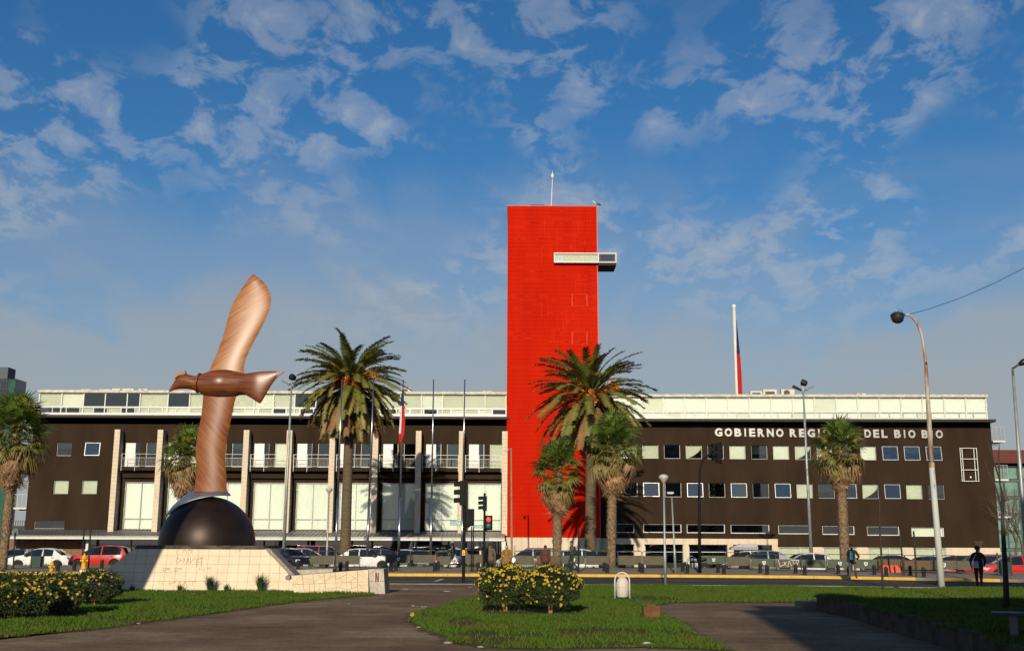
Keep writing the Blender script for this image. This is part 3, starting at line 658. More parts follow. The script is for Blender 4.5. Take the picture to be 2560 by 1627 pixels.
letters('GOBIERNO', 1787, 1958.5, 1070, 1090.5); letters('REGIONAL', 1974, 2143, 1070, 1090.5); letters('DEL', 2160.5, 2218, 1070, 1090.5)
letters('BIO', 2235, 2288, 1070, 1090.5); letters('BIO', 2303.5, 2356.5, 1070, 1090.5)

# red tower ----------------------------------------------------------
RED = pm('red_cladding', (.47, .011, .003), .8, scale=.5, stretch=(1, 1, .22), bump=.05, col2=(.63, .021, .005), spec=.0, lo=.25, hi=.75)
REDL = pm('red_joint_light', (.66, .075, .035), .8, var=.2, spec=.1)
TY = 105.9
TW = Wing('tower', 'tall windowless red tiled tower rising between the two brown wings', (atY(1380, 1380, TY).x, TY, ZB), 0)
a = TW.L(1267, 1000)[0]; b = TW.L(1496.5, 1000)[0]; zt = TW.L(1380, 517)[1]; zb = TW.L(1380, 1343)[1]
obj('core', M().box(a + .03, b - .03, .03, 11, zb, zt - .02), pm('red_joint', (.50, .014, .008), .8), TW.root)
m = M(); nc, nr = 29, 78
for i in range(nc):
    for j in range(nr):
        x0, x1 = a + (b - a) * i / nc, a + (b - a) * (i + 1) / nc; z0, z1 = zb + (zt - zb) * j / nr, zb + (zt - zb) * (j + 1) / nr
        o = random.uniform(0, .006); m.quad((x0 + .004, -o, z0 + .006), (x1 - .004, -o, z0 + .006), (x1 - .004, -o, z1 - .006), (x0 + .004, -o, z1 - .006))
for i in range(38):
    for j in range(nr):
        y0, y1 = .0 + 11 * i / 38, 11 * (i + 1) / 38; z0, z1 = zb + (zt - zb) * j / nr, zb + (zt - zb) * (j + 1) / nr
        m.quad((b, y0 + .004, z0 + .006), (b, y1 - .004, z0 + .006), (b, y1 - .004, z1 - .006), (b, y0 + .004, z1 - .006))
        m.quad((a, y0 + .004, z0 + .006), (a, y0 + .004, z1 - .006), (a, y1 - .004, z1 - .006), (a, y1 - .004, z0 + .006))
tag(obj('cladding_tiles', m, RED, TW.root), kind='stuff')
# whitish mortar lines that show through in places
m = M()
for _ in range(70):
    i, j = random.randrange(nc), random.choice(range(int(nr * .55), nr)) if random.random() < .75 else random.randrange(nr); n = random.randint(1, 7)
    x0 = a + (b - a) * i / nc; z0 = zb + (zt - zb) * j / nr; m.box(x0, min(b, x0 + .29 * n), -.012, .02, z0 - .008, z0 + .008)
for _ in range(34):
    i, j = random.randrange(nc // 3, nc), random.choice(range(int(nr * .55), nr)); n = random.randint(1, 5)
    x0 = a + (b - a) * i / nc; z0 = zb + (zt - zb) * j / nr; m.box(x0 - .006, x0 + .006, -.012, .02, z0, min(zt, z0 + .42 * n))
tag(obj('pale_joints', m, REDL, TW.root), kind='stuff')
obj('tower_cap', M().box(a - .05, b + .05, -.05, 11.05, zt, zt + .12), pm('red_trim', (.60, .05, .035), .6), TW.root)
for q0, q1, y0, y1 in [(1429, 1469, 734.5, 765.5), (1429, 1469, 829, 861)]:
    u0, u1, z0, z1 = TW.rect(q0, q1, y0, y1); m = M()
    for i in range(5):
        zz = z0 + (z1 - z0) * i / 5
        m.box(u0, u0 + .12, -.015, .02, zz + .03, zz + (z1 - z0) / 5 - .03).box(u1 - .12, u1, -.015, .02, zz + .03, zz + (z1 - z0) / 5 - .03)
    m.box(u0 + .16, u1 - .16, -.014, .02, z0, z0 + .025).box(u0 + .16, u1 - .16, -.014, .02, z1 - .025, z1)
    obj('brick_outline', m, REDL, TW.root)
# travertine base slabs
for i in range(6):
    x0 = a + (b - a) * i / 6; obj('base_slab', M().box(x0 + .006, x0 + (b - a) / 6 - .006, -.06, .3, -.1, zb - .01), STONE, TW.root)
obj('edge_trim', M().box(b - .02, b + .06, -.06, .02, zb, zt), pm('red_edge', (.70, .10, .06), .6), TW.root)
# projecting observation box
bx0, bx1, bz0, bz1 = TW.rect(1385, 1541, 632, 656.5, -.5); bm1 = TW.L(1496, 645, -.5)[0]
ob = obj('observation_box', frame_m(bx0, bx1, bz0, bz1, .09, -.5, -.38, bars_u=[bm1]).box(bx0, bx1, -.38, 2.5, bz0, bz0 + .08).box(bm1, bx1, -.38, 2.5, bz1 - .08, bz1), WHITE, TW.root)
obj('pane', M().box(bx0 + .095, bm1 - .05, -.46, -.45, bz0 + .1, bz1 - .1), GLASS, ob)
obj('blind', M().box(bx0 + .09, bm1 - .04, -.3, -.28, bz0 + .09, bz1 - .09), BLIND, ob)
obj('blind_strip', M().box(bx0 + .1, bx0 + .9, -.34, -.32, bz0 + .09, bz1 - .25), pm('blind_blue', (.55, .66, .66), .8), ob)
obj('inner_window', frame_m(bm1 + .06, bx1 - .1, bz0 + .1, bz1 - .1, .12, -.47, -.36), pm('black_frame', (.015, .015, .015), .5), ob)
obj('pane', M().box(bm1 + .18, bx1 - .22, -.42, -.41, bz0 + .22, bz1 - .22), GLASSD, ob)
obj('inner_room', M().box(bm1 + .05, bx1 - .1, 2.0, 2.1, bz0 + .1, bz1 - .1), pm('grey_board', (.3, .29, .27), .8), ob)
obj('underside', M().box(bm1, bx1, -.3, 2.4, bz0 - .2, bz0 - .003), DARKB, ob)
u, z = TW.L(1378.6, 515); ut, zt2 = TW.L(1382, 419.5)
at = thing('antenna', 'thin white antenna mast on the red tower roof', 'antenna', (TW.O.x + u, TY + 1.0, ZB + zt + .12))
h = zt2 - zt - .1; obj('mast', M().tube([(0, 0, 0), (ut - u, 0, h * .78)], [.06, .045]), WHITE, at); obj('radome', M().lathe([(.05, 0), (.16, .12), (.17, .4), (.08, .62)], 10, (ut - u, 0, h * .78)), WHITE, at, True); obj('tip', M().tube([(ut - u, 0, h * .78 + .6), (ut - u, 0, h)], [.035, .02]), WHITE, at)
tag(obj('roof_hatch', M().box(-.6, .6, -.6, .6, 0, .18).box(-.66, .66, -.66, .66, .18, .24), DARKB, loc=(TW.O.x + TW.L(1345, 515)[0], TY + 1.2, ZB + zt + .12)), 'low dark hatch on the red tower roof', 'hatch')
# gull at the corner of the roof
g = thing('seagull', 'small grey and white gull perched on the red tower corner', 'bird', (TW.O.x + TW.L(1490, 512)[0], TY + .3, ZB + zt + .12))
obj('body', M().tube([(.5, 0, .12), (.3, 0, .2), (.05, 0, .3), (-.15, 0, .42), (-.2, 0, .52), (-.26, 0, .55), (-.36, 0, .53)], [.015, .07, .13, .11, .07, .075, .012], 8), pm('gull_white', (.6, .58, .55), .8), g, True)
obj('wing', M().tube([(.58, -.06, .1), (.3, -.09, .24), (0, -.1, .34)], [.01, .08, .05], 6), pm('gull_grey', (.05, .05, .055), .8), g, True)
obj('legs', M().tube([(.02, -.04, 0), (.03, -.04, .22)], .012, 5).tube([(.02, .04, 0), (.03, .04, .22)], .012, 5), pm('gull_leg', (.5, .35, .1), .7), g)
# roof plant
ACW = pm('ac_casing', (.62, .59, .50), .6, var=.1)
def aircon(W, x0, x1, y0, y1, label, fan=True):
    u0, u1, z0, z1 = W.rect(x0, x1, y0, y1, 2.2); u0, u1 = min(u0, u1), max(u0, u1)
    zr = [c for c in W.root.children if c.name.startswith('penthouse_roof')][0].data.vertices[4].co.z
    p = W.O + W.u * u0 + W.n * 2.2; t = thing('air_conditioner', label, 'air conditioner', (p.x, p.y, W.O.z + zr), math.atan2(W.u.y, W.u.x), 'air conditioners on the penthouse roof')
    w, h = u1 - u0, max(.3, z1 - zr)
    obj('casing', M().box(0, w, 0, .5, .06, h).box(.05, .12, .05, .45, 0, .06).box(w - .12, w - .05, .05, .45, 0, .06), ACW, t)
    if fan: obj('fan_grille', M().lathe([(0.001, -.012), (h * .38, -.01), (h * .40, -.03), (h * .42, 0)], 16, (w * .42, 0, h * .5), 'y'), pm('fan_dark', (.06, .05, .045), .6), t)
    else: obj('vent', M().box(w * .15, w * .85, -.01, 0, h * .3, h * .7), pm('fan_dark', (.06, .05, .045), .6), t)
    return t
for q in [(202, 226, 974, 'small cream air conditioner above the four square windows, with fan'), (247, 276, 975, 'low flat cream duct box between roof air conditioners'), (280, 334, 971, 'widest cream air conditioner on the roof near the bird head'), (346, 369, 972, 'upright cream air conditioner next to the widest roof unit')]: aircon(LW, q[0], q[1], q[2], 981, q[3], q[0] != 247)
aircon(LW, 1003, 1028, 970, 981, 'tall cream air conditioner on the roof behind the hanging flag'); aircon(LW, 1208, 1229, 977, 982, 'low cream air conditioner on the roof beside the red tower')
aircon(RW, 1876, 1906, 977, 986, 'low cream roof duct unit beside the thick white mast', False); aircon(RW, 1908, 1942, 973, 986, 'stacked cream air handling box on the penthouse roof', False); aircon(RW, 1953, 1986, 973, 986, 'cream air conditioner with brown fan beside the floodlight mast'); aircon(RW, 2142, 2165, 983, 988, 'low cream air conditioner alone on the roof near swan-neck lamp')
# ------------------------------------------------------------------ neighbouring buildings
DGL = pm('dark_curtain_glass', (.030, .036, .045), .12, var=.3, scale=.2, spec=.8)
FRM = pm('facade_frame', (.05, .055, .06), .5)
def block(name, label, px0, px1, ytop, Y, depth, zbase, mat, rows, cols, gmat, gapx=.12, gapz=.3):
    p0 = atY(px0, ytop, Y); p1 = atY(px1, ytop, Y); t = thing(name, label, 'building', (p0.x, Y, zbase)); w = p1.x - p0.x; h = p0.z - zbase
    obj('body', M().box(0, w, .06, depth, 0, h), mat, t)
    for j in range(rows):
        for i in range(cols):
            x0, x1 = w * i / cols + gapx, w * (i + 1) / cols - gapx; z0, z1 = h * j / rows + gapz, h * (j + 1) / rows - gapz
            f = obj('window', frame_m(x0, x1, z0, z1, .08, -.02, .06), FRM, t); obj('pane', M().box(x0 + .08, x1 - .08, .01, .03, z0 + .08, z1 - .08), gmat, f)
    return t, w, h
t, w, h = block('office_tower', 'dark glass high-rise with green edge behind the fan palm', -60, 41, 946, 230, 5, -1, DGL, 14, 5, DGL, .2, .3)
obj('green_edge', M().box(w - 1.2, w - .02, -.12, -.03, 1, h - .5), pm('green_glass', (.02, .10, .065), .15, spec=.8), t)
obj('plant_room', M().box(0, w * .72, 1, 4.6, h, h + 2.6), pm('plant_grey', (.10, .11, .12), .8), t)
t, w, h = block('low_building', 'low dark building with roof railing behind the brown wing', 20, 66, 1314, 128, 8, -.9, pm('dark_render', (.05, .05, .05), .8), 1, 4, DGL)
m = M().box(0, w, 0, .05, h + .55, h + .6)
for i in range(8): m.box(w * i / 8, w * i / 8 + .06, 0, .05, h, h + .55)
obj('roof_railing', m, FRM, t)
GGL = pm('green_pane', (.16, .30, .235), .15, var=.35, scale=.5, spec=.8)
t, w, h = block('glass_office', 'green glass office with dark red roof band behind bare trees', 2470, 2720, 1158, 150, 20, -.9, pm('glass_body', (.10, .13, .11), .7), 6, 7, GGL, .05, .16)
obj('red_roof_band', M().box(-.5, w, -.9, 20, h, h + 1.75), pm('band_red', (.115, .014, .008), .6, var=.15), t)
obj('band_dark_strip', M().box(0, w, -.02, 20, h - .6, h - .004), DARKB, t)  # plain dark strip below the red band
# unseen blocks added behind the camera, shaped to cast the foreground shade
SHB = pm('plain_block', (.30, .27, .23), .9, var=.15)
def shade_block(label, x0, x1, y1, h, cols, rows):
    t = thing('shade_caster_block', label, 'building', (x0, y1, 0)); w = x1 - x0
    obj('body', M().box(0, w, -14, 0, -.5, h), SHB, t)
    for j in range(rows):
        for i in range(cols):
            a, b = w * i / cols + .7, w * (i + 1) / cols - .7; c = h * j / rows + .9; f = obj('window', frame_m(a, b, c, c + 1.4, .07, -.03, .05), WHITE, t)
            obj('pane', M().box(a + .07, b - .07, .0, .02, c + .07, c + 1.33), DGL, f)
    obj('parapet', M().box(-.1, w + .1, -.3, .1, h, h + .5), SHB, t); obj('shadow_edge_box', M().box(w * .03, w * .03 + 2.4, -3.2, -.6, h, h + 1.6), SHB, t)  # rooftop box added to roughen the edge of the cast shadow
    return t
k_ = SUN.z / -SUN.y; s_ = SUN.x / SUN.y
def shade_left(X, Y, yc): return X - s_ * (Y - yc)
shade_block('plain beige unseen block added behind the camera to shade the path', shade_left(6.4, 31, -12), 11.7, -12, k_ * 43.5 - .5, 4, 5)
shade_block('taller unseen beige block added to shade the capped walker', 11.8, 44, -14, k_ * 71 - .5, 8, 8)
# unseen slab added off the lawn; its slanted edge shades the monument plinth
A = atY(403, 1368, 42.2); B = atY(352, 1477, 41.9); yc = 27.5
ta = A + SUN * ((A.y - yc) / -SUN.y); tb = B + SUN * ((B.y - yc) / -SUN.y)
sl_ = (ta.x - tb.x) / (ta.z - tb.z); xb = tb.x - sl_ * tb.z; xt = tb.x + sl_ * (9.2 - tb.z)
t = thing('shade_slab', 'tall blank grey slab added unseen to shade the plinth', 'shade slab', (xb - 1.6, yc, 0))
obj('slab', M().hexa([(-1.4, -.15, 0), (1.6, -.15, 0), (1.6, .15, 0), (-1.4, .15, 0)], [(-1.0 + xt - xb, -.15, 9.2), (1.6 + xt - xb, -.15, 9.2), (1.6 + xt - xb, .15, 9.2), (-1.0 + xt - xb, .15, 9.2)]), pm('shade_slab_grey', (.25, .25, .25), .6), t)
obj('plinth', M().box(-1.7, 1.9, -.4, .4, -.05, .25), CON, t)

# ------------------------------------------------------------------ bird monument
PT = pm('plinth_tile', (.80, .62, .42), .7, var=.07, scale=1.3, bump=.10, bscale=12, col2=(.88, .71, .50))
PG = pm('plinth_grout', (.36, .27, .18), .95, var=.2)
PC = pm('plinth_dark_cap', (.075, .06, .045), .9, var=.6, scale=4, bump=.6, bscale=8)
PSD = pm('plinth_edge_stone', (.30, .25, .20), .85, var=.2, scale=2)
YP = 42.0
pl0 = atY(199, 1477, YP); pr0 = atY(772, 1477, YP); plt = atY(337.6, 1369, YP + .35); prt = atY(670, 1369, YP + .35)
bx, bxr = pl0.x, pr0.x; tx, txr = plt.x, prt.x; zt = plt.z; DPT = 5.6
pt = thing('monument_plinth', 'pale tiled sloping plinth with compass arms under the bird sculpture', 'plinth', ((bx + bxr) / 2, YP, 0))
ox = (bx + bxr) / 2; bx -= ox; bxr -= ox; tx -= ox; txr -= ox
DW = 1.25; hc = 1.95; mc = (tx + txr) / 2
obj('core', M().hexa([(bx + .02, .02, -.05), (bxr - .02, .02, -.05), (bxr - .02, DW, -.05), (bx + .02, DW, -.05)], [(tx + .02, .37, zt), (txr - .02, .37, zt), (txr - .02, DW, zt), (tx + .02, DW, zt)]), PG, pt)
obj('rear_core', M().box(mc - hc, mc + hc, DW, DPT - .35, -.05, zt), PT, pt)
obj('cap', M().hexa([(tx - .02, .33, zt - .03), (txr - .1, .33, zt - .03), (txr - .1, DW + .02, zt - .03), (tx - .02, DW + .02, zt - .03)], [(tx + .05, .40, zt + .10), (txr - .2, .40, zt + .10), (txr - .2, DW, zt + .10), (tx + .05, DW, zt + .10)]).box(mc - hc - .03, mc + hc + .03, DW + .021, DPT - .33, zt + .002, zt + .098), PC, pt)
rows = [0, .06, .36, .67, .98, 1.28, zt - .035]
def edge(z): q = z / zt; return bx + (tx - bx) * q, bxr + (txr - bxr) * q, .35 * q
g = .008
for z0, z1 in zip(rows, rows[1:]):
    z0 += g / 2; z1 -= g / 2; l0, r0, v0 = edge(z0); l1, r1, v1 = edge(z1); r0 -= .12; r1 -= .12
    off = 0 if z1 - z0 > .1 else .1
    n0 = math.floor(l0 / .385); x = n0 * .385
    while x < r0:
        xa, xb = x + g / 2, x + .385 - g / 2; x += .385
        p = [max(xa, l0), min(xb, r0), min(xb, r1), max(xa, l1)]
        if p[1] - p[0] < .01 and p[2] - p[3] < .01: continue
        p[1] = max(p[1], p[0] + .001); p[2] = max(p[2], p[3] + .001); p[2] = min(max(p[2], p[0]), max(p[1], r1)); 
        if p[3] > p[2]: p[3] = p[2] - .001
        d = random.uniform(.010, .016)
        obj('tile', M().hexa([(p[0], v0 - d, z0), (p[1], v0 - d, z0), (p[1], v0 + .03, z0), (p[0], v0 + .03, z0)], [(p[3], v1 - d, z1), (p[2], v1 - d, z1), (p[2], v1 + .03, z1), (p[3], v1 + .03, z1)]), PT, pt)
# slanting right-hand coping
l0, r0, v0 = edge(0); l1, r1, v1 = edge(zt)
for i in range(5):
    za, zb_ = zt * i / 5 + .004, zt * (i + 1) / 5 - .004; ra, va = edge(za)[1:]; rb, vb = edge(zb_)[1:]
    obj('coping_stone', M().hexa([(ra - .12, va - .02, za), (ra + .07, va - .0, za), (ra + .07, DW + .03, za), (ra - .12, DW + .03, za)], [(rb - .12, vb - .02, zb_), (rb + .07, vb - .0, zb_), (rb + .07, DW + .03, zb_), (rb - .12, DW + .03, zb_)]), PSD, pt)
# scratched scribbles on the tiles
GR = pm('scratch_ochre', (.55, .36, .16), .9, var=.3)
def strokes(chars, px, py, wpx, hpx, Y, parent, off, mat, wdt=.012, tilt=0.0):
    G = {'L': [[(0, 1), (0, 0), (.7, 0)]], 'O': [[(0, .5), (.2, 1), (.7, .9), (.8, .4), (.5, 0), (.1, .1), (0, .5)]], 'Z': [[(0, 1), (.8, 1), (.1, 0), (.9, .05)]], 'P': [[(.1, 0), (.1, 1)], [(.1, 1), (.8, .75), (.1, .45)]],
         'M': [[(0, 0), (.15, 1), (.45, .3), (.75, 1), (.9, 0)]], 'K': [[(.1, 0), (.1, 1)], [(.8, 1), (.1, .5), (.8, 0)]], 'R': [[(.1, 0), (.1, 1), (.7, .85), (.1, .5), (.8, 0)]], 'A': [[(0, 0), (.4, 1), (.8, 0)], [(.15, .4), (.65, .4)]],
         'I': [[(.4, 0), (.4, 1)]], 'X': [[(0, .9), (.7, .2)], [(.7, .9), (0, .2)]], 'T': [[(0, 1), (.9, 1)], [(.45, 1), (.45, 0)]], 'V': [[(0, 1), (.4, 0), (.8, 1)]], 'S': [[(.8, .9), (.2, .9), (.15, .55), (.75, .5), (.7, .1), (0, .05)]], 'H': [[(.1, 0), (.1, 1)], [(.8, 0), (.8, 1)], [(.1, .5), (.8, .5)]]}
    m = M()
    for i, ch in enumerate(chars):
        for st in G.get(ch, []):
            for (x0, y0), (x1, y1) in zip(st, st[1:]):
                def P(x, y):
                    q = atY(px + (i + x) * wpx, py + hpx - y * hpx, Y); return Vector((q.x, Y, q.z)) - off
                a, b = P(x0, y0), P(x1, y1); d = (b - a); n = Vector((-d.z, 0, d.x)).normalized() * wdt / 2
                a.y = b.y = parent if not hasattr(parent, 'name') else a.y
                m.add([a - n, b - n, b + n, a + n], [(0, 1, 2, 3)])
    return m
for ch, px, py, w_, h_ in [('LOZ', 442, 1374, 14, 16), ('PMKS', 440, 1393, 17, 24), ('IT', 486, 1392, 12, 48), ('RR', 404, 1418, 30, 16), ('HS', 497, 1417, 18, 12), ('O', 396, 1451, 13, 13), ('KMT', 420, 1452, 25, 14), ('M', 588, 1374, 14, 8)]:
    q = (1477 - (py + h_ / 2)) / 108.0; Yq = YP + .35 * q - .022
    m = strokes(ch, px, py, w_, h_, Yq, Yq - YP, Vector((ox, YP, 0)), GR, .010); sc_ = obj('scratched_scribble', m, GR, pt)
    sc_.rotation_euler = (0, 0, 0)
# crazy-paved compass arms
CZ = pm('crazy_paving', (.78, .60, .38), .75, var=.14, scale=2, bump=.2, bscale=6, col2=(.85, .70, .50)); CZG = pm('crazy_grey', (.52, .46, .38), .8, var=.15, scale=2)
def split(poly, a, b):
    l, r = [], []
    def sd(p): return (b[0] - a[0]) * (p[1] - a[1]) - (b[1] - a[1]) * (p[0] - a[0])
    n = len(poly)
    for i in range(n):
        p, q = poly[i], poly[(i + 1) % n]; s, t_ = sd(p), sd(q)
        (l if s >= 0 else r).append(p)
        if s * t_ < 0:
            k = s / (s - t_); c = (p[0] + (q[0] - p[0]) * k, p[1] + (q[1] - p[1]) * k); l.append(c); r.append(c)
    return [p for p in (l, r) if len(p) > 2]
def area(p): return abs(sum(p[i][0] * p[(i + 1) % len(p)][1] - p[(i + 1) % len(p)][0] * p[i][1] for i in range(len(p)))) / 2
def shrink(p, d):
    cx_ = sum(q[0] for q in p) / len(p); cy_ = sum(q[1] for q in p) / len(p); r = math.sqrt(area(p)) + 1e-6; k = max(.3, 1 - 2.0 * d / r)
    return [(cx_ + (x - cx_) * k, cy_ + (y - cy_) * k) for x, y in p]
def crazy(quad, cell, root, y, mats, n_split=2, name='paving_stone'):
    pieces = []; (x0, zb0), (x1, zb1), (x2, zt1), (x3, zt0) = quad; nc = max(1, round((x1 - x0) / cell))
    for i in range(nc):
        f0, f1 = i / nc, (i + 1) / nc
        B0, B1 = (x0 + (x1 - x0) * f0, zb0 + (zb1 - zb0) * f0), (x0 + (x1 - x0) * f1, zb0 + (zb1 - zb0) * f1)
        T0, T1 = (x3 + (x2 - x3) * f0, zt0 + (zt1 - zt0) * f0), (x3 + (x2 - x3) * f1, zt0 + (zt1 - zt0) * f1)
        M0, M1 = tuple((a + b) / 2 for a, b in zip(B0, T0)), tuple((a + b) / 2 for a, b in zip(B1, T1))
        for cellp in ([B0, B1, M1, M0], [M0, M1, T1, T0]):
            ps = [cellp]
            for _ in range(n_split):
                ps.sort(key=area); big = ps.pop(); cx_ = sum(q[0] for q in big) / len(big); cy_ = sum(q[1] for q in big) / len(big); an = random.uniform(0, math.pi)
                cx_ += random.uniform(-.04, .04); ps += split(big, (cx_, cy_), (cx_ + math.cos(an), cy_ + math.sin(an)))
            pieces += ps
    for p in pieces:
        if area(p) < .0012: continue
        o = obj(name, M().prism(shrink(p, .006), y - random.uniform(.012, .022), y + .03), random.choice(mats), root); recalc(o)
def local(px, py, Y): q = atY(px, py, Y); return (q.x - ox, q.z)
YA = 40.9
q = [local(735, 1474, YA), local(922, 1475, YA), local(921, 1423, YA), local(728, 1438.5, YA)]
q2 = [local(925, 1482, YA - .25), local(963, 1481.5, YA - .25), local(959, 1421, YA - .25), local(921, 1422, YA - .25)]
q[0] = (q[0][0], .0); q[1] = (q[1][0], .0)
obj('north_arm', M().prism([(q[0][0], -.03), (q[1][0], -.03), q[2], q[3]], YA - YP + .005, YA - YP + 1.2), PG, pt)
crazy(q, .39, pt, YA - YP, [CZ], 2)
obj('arm_end', M().prism([(q2[0][0], -.03), (q2[1][0], -.03), q2[2], q2[3]], YA - YP - .23, YA - YP + 1.21), PG, pt)
crazy([(q2[0][0], 0), (q2[1][0], 0), q2[2], q2[3]], .3, pt, YA - YP - .235, [CZG], 2)
na, nb = local(935.5, 1456.5, YA - .27), local(950, 1428, YA - .27); yN = YA - YP - .235 - .03
obj('letter_frame', frame_m(na[0], nb[0], na[1], nb[1], .018, yN, yN + .02), pm('frame_white', (.75, .72, .66), .6), pt)
NR = pm('rust_red', (.22, .045, .02), .7, var=.3, scale=8); a0, b0, c0, d0 = na[0] + .03, nb[0] - .03, na[1] + .03, nb[1] - .03; w3 = (b0 - a0) * .27
obj('letter_n', M().box(a0, a0 + w3, yN - .01, yN + .015, c0, d0).box(b0 - w3, b0, yN - .01, yN + .015, c0, d0).prism([(a0 + w3 * .2, d0), (a0 + w3 * 1.2, d0), (b0 - w3 * .2, c0), (b0 - w3 * 1.2, c0)], yN - .006, yN + .012), NR, pt)
obj('roll_end', M().lathe([(.001, 0), (.09, 0), (.095, .3), (.001, .3)], 14, (local(721, 1443, YA)[0], YA - YP - .15, local(721, 1443, YA)[1]), 'y'), PSD, pt)
YB = 46.3; q = [local(745, 1446, YB), local(833, 1446, YB), local(832, 1421, YB), local(742, 1424, YB)]; q[0] = (q[0][0], 0); q[1] = (q[1][0], 0)
obj('east_arm', M().prism([(q[0][0], -.03), (q[1][0], -.03), q[2], q[3]], YB - YP + .005, YB - YP + 1), PG, pt); crazy(q, .3, pt, YB - YP, [CZG], 1)
q = [local(198, 1446, YB), local(268, 1446, YB), local(268, 1424, YB), local(199, 1423, YB)]; q[0] = (q[0][0], 0); q[1] = (q[1][0], 0)
obj('west_arm', M().prism([(q[0][0], -.03), (q[1][0], -.03), q[2], q[3]], YB - YP + .005, YB - YP + 1), PG, pt); crazy(q, .3, pt, YB - YP, [CZ], 1)

# sculpture
BY = 44.6
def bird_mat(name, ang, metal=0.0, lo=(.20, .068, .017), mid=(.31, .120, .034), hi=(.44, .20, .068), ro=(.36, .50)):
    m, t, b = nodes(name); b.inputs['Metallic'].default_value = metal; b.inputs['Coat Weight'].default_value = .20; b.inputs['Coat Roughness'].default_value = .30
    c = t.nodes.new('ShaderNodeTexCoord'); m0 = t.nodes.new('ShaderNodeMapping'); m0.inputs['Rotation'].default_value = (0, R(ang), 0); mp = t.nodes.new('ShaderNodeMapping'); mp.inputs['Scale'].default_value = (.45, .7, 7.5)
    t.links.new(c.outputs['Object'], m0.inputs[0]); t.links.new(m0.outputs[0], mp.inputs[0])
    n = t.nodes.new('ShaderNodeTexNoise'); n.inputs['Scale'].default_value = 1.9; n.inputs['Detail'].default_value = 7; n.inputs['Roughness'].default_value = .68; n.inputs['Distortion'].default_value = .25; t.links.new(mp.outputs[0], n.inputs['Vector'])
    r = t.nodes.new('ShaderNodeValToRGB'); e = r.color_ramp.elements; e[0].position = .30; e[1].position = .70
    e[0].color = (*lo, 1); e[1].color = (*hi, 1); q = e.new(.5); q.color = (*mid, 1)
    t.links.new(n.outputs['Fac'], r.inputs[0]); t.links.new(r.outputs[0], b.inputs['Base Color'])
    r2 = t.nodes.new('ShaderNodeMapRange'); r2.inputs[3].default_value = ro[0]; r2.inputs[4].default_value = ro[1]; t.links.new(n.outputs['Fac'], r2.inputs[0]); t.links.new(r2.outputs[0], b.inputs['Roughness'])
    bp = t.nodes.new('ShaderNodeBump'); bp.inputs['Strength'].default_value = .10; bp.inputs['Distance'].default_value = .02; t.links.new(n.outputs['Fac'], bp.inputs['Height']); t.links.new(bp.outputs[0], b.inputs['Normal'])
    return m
BWU = bird_mat('lacquered_wood_upper_glare', 35); BWL = bird_mat('lacquered_wood_lower', -48, 0, (.135, .038, .009), (.22, .068, .016), (.33, .125, .034))  # upper wing tones lightened to carry the sun glare
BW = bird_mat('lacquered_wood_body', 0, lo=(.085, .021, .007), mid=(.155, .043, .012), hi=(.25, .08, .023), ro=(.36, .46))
c1 = lambda x, y: (380 + x * .26144, 660 + y * .26144)
c2 = lambda x, y: (380 + x * .26144, 1020 + y * .26144)
sc0 = atY(518, 1352, BY); zc = 1.70
br = thing('bird_sculpture', 'giant brown lacquered bird with upright wings standing on a dark dome', 'sculpture', (sc0.x, BY, zt + .1))
og = Vector((sc0.x, BY, zt + .1))
def bl(p, Yb=None): q = atY(p[0], p[1], Yb or BY); return (q.x - og.x, q.z - og.z)
def blt(p, z0, k):
    z = bl(p)[1]
    for _ in range(6): z = bl(p, BY + k * (z - z0))[1]
    return bl(p, BY + k * (z - z0))
def resample(pts, ts):
    t_ = [(p[1], p[0]) for p in sorted(pts, key=lambda q: q[1])]; out_ = []
    for z in ts:
        w = min(.38, .5 * abs(t_[-1][0] - z), .5 * abs(z - t_[0][0])); out_.append(sum(lerp(t_, z + w * k / 4) for k in range(-4, 5)) / 9)
    return out_
def loft_lens(left, right, thick, n=36, m=16, pw=.62, tilt=0.0, z0t=0.0):
    zs0 = max(left[-1][1], right[-1][1]) if left[0][1] > left[-1][1] else left[0][1]
    lo = max(min(p[1] for p in left), min(p[1] for p in right)); hi = min(max(p[1] for p in left), max(p[1] for p in right))
    ms = M(); rows_ = []
    for i in range(n + 1):
        f = i / n; f = f if True else f; z = lo + (hi - lo) * (1 - (1 - f) ** 1.5)
        xl, xr = resample(left, [z])[0], resample(right, [z])[0]; hw = max(.004, (xr - xl) / 2); xm = (xl + xr) / 2; row = []
        T = thick(f) * min(1, hw / .3) if hw < .3 else thick(f)
        for j in range(m + 1):
            u = -1 + 2 * j / m; u = math.sin(u * math.pi / 2); row.append((xm + u * hw, -T * max(0.02, (1 - u * u)) ** pw, z))
        for j in range(m - 1, 0, -1):
            u = -1 + 2 * j / m; u = math.sin(u * math.pi / 2); row.append((xm + u * hw, T * max(0.02, (1 - u * u)) ** pw, z))
        rows_.append([(a_, b_ + tilt * (z - z0t), c_) for a_, b_, c_ in row])
    k = len(rows_[0])
    for r in rows_: ms.v += r
    for i in range(n):
        for j in range(k): ms.f.append((i * k + j, i * k + (j + 1) % k, (i + 1) * k + (j + 1) % k, (i + 1) * k + j))
    ms.f.append(tuple(range(k - 1, -1, -1))); ms.f.append(tuple(n * k + j for j in range(k)))
    return ms
ZW = bl(c1(535, 1080))[1]
wl_ = [blt(c1(*p), ZW, .15) for p in [(967, 92), (905, 165), (850, 245), (800, 325), (760, 400), (735, 470), (715, 560), (695, 640), (665, 740), (625, 840), (580, 940), (545, 1030), (535, 1080)]]
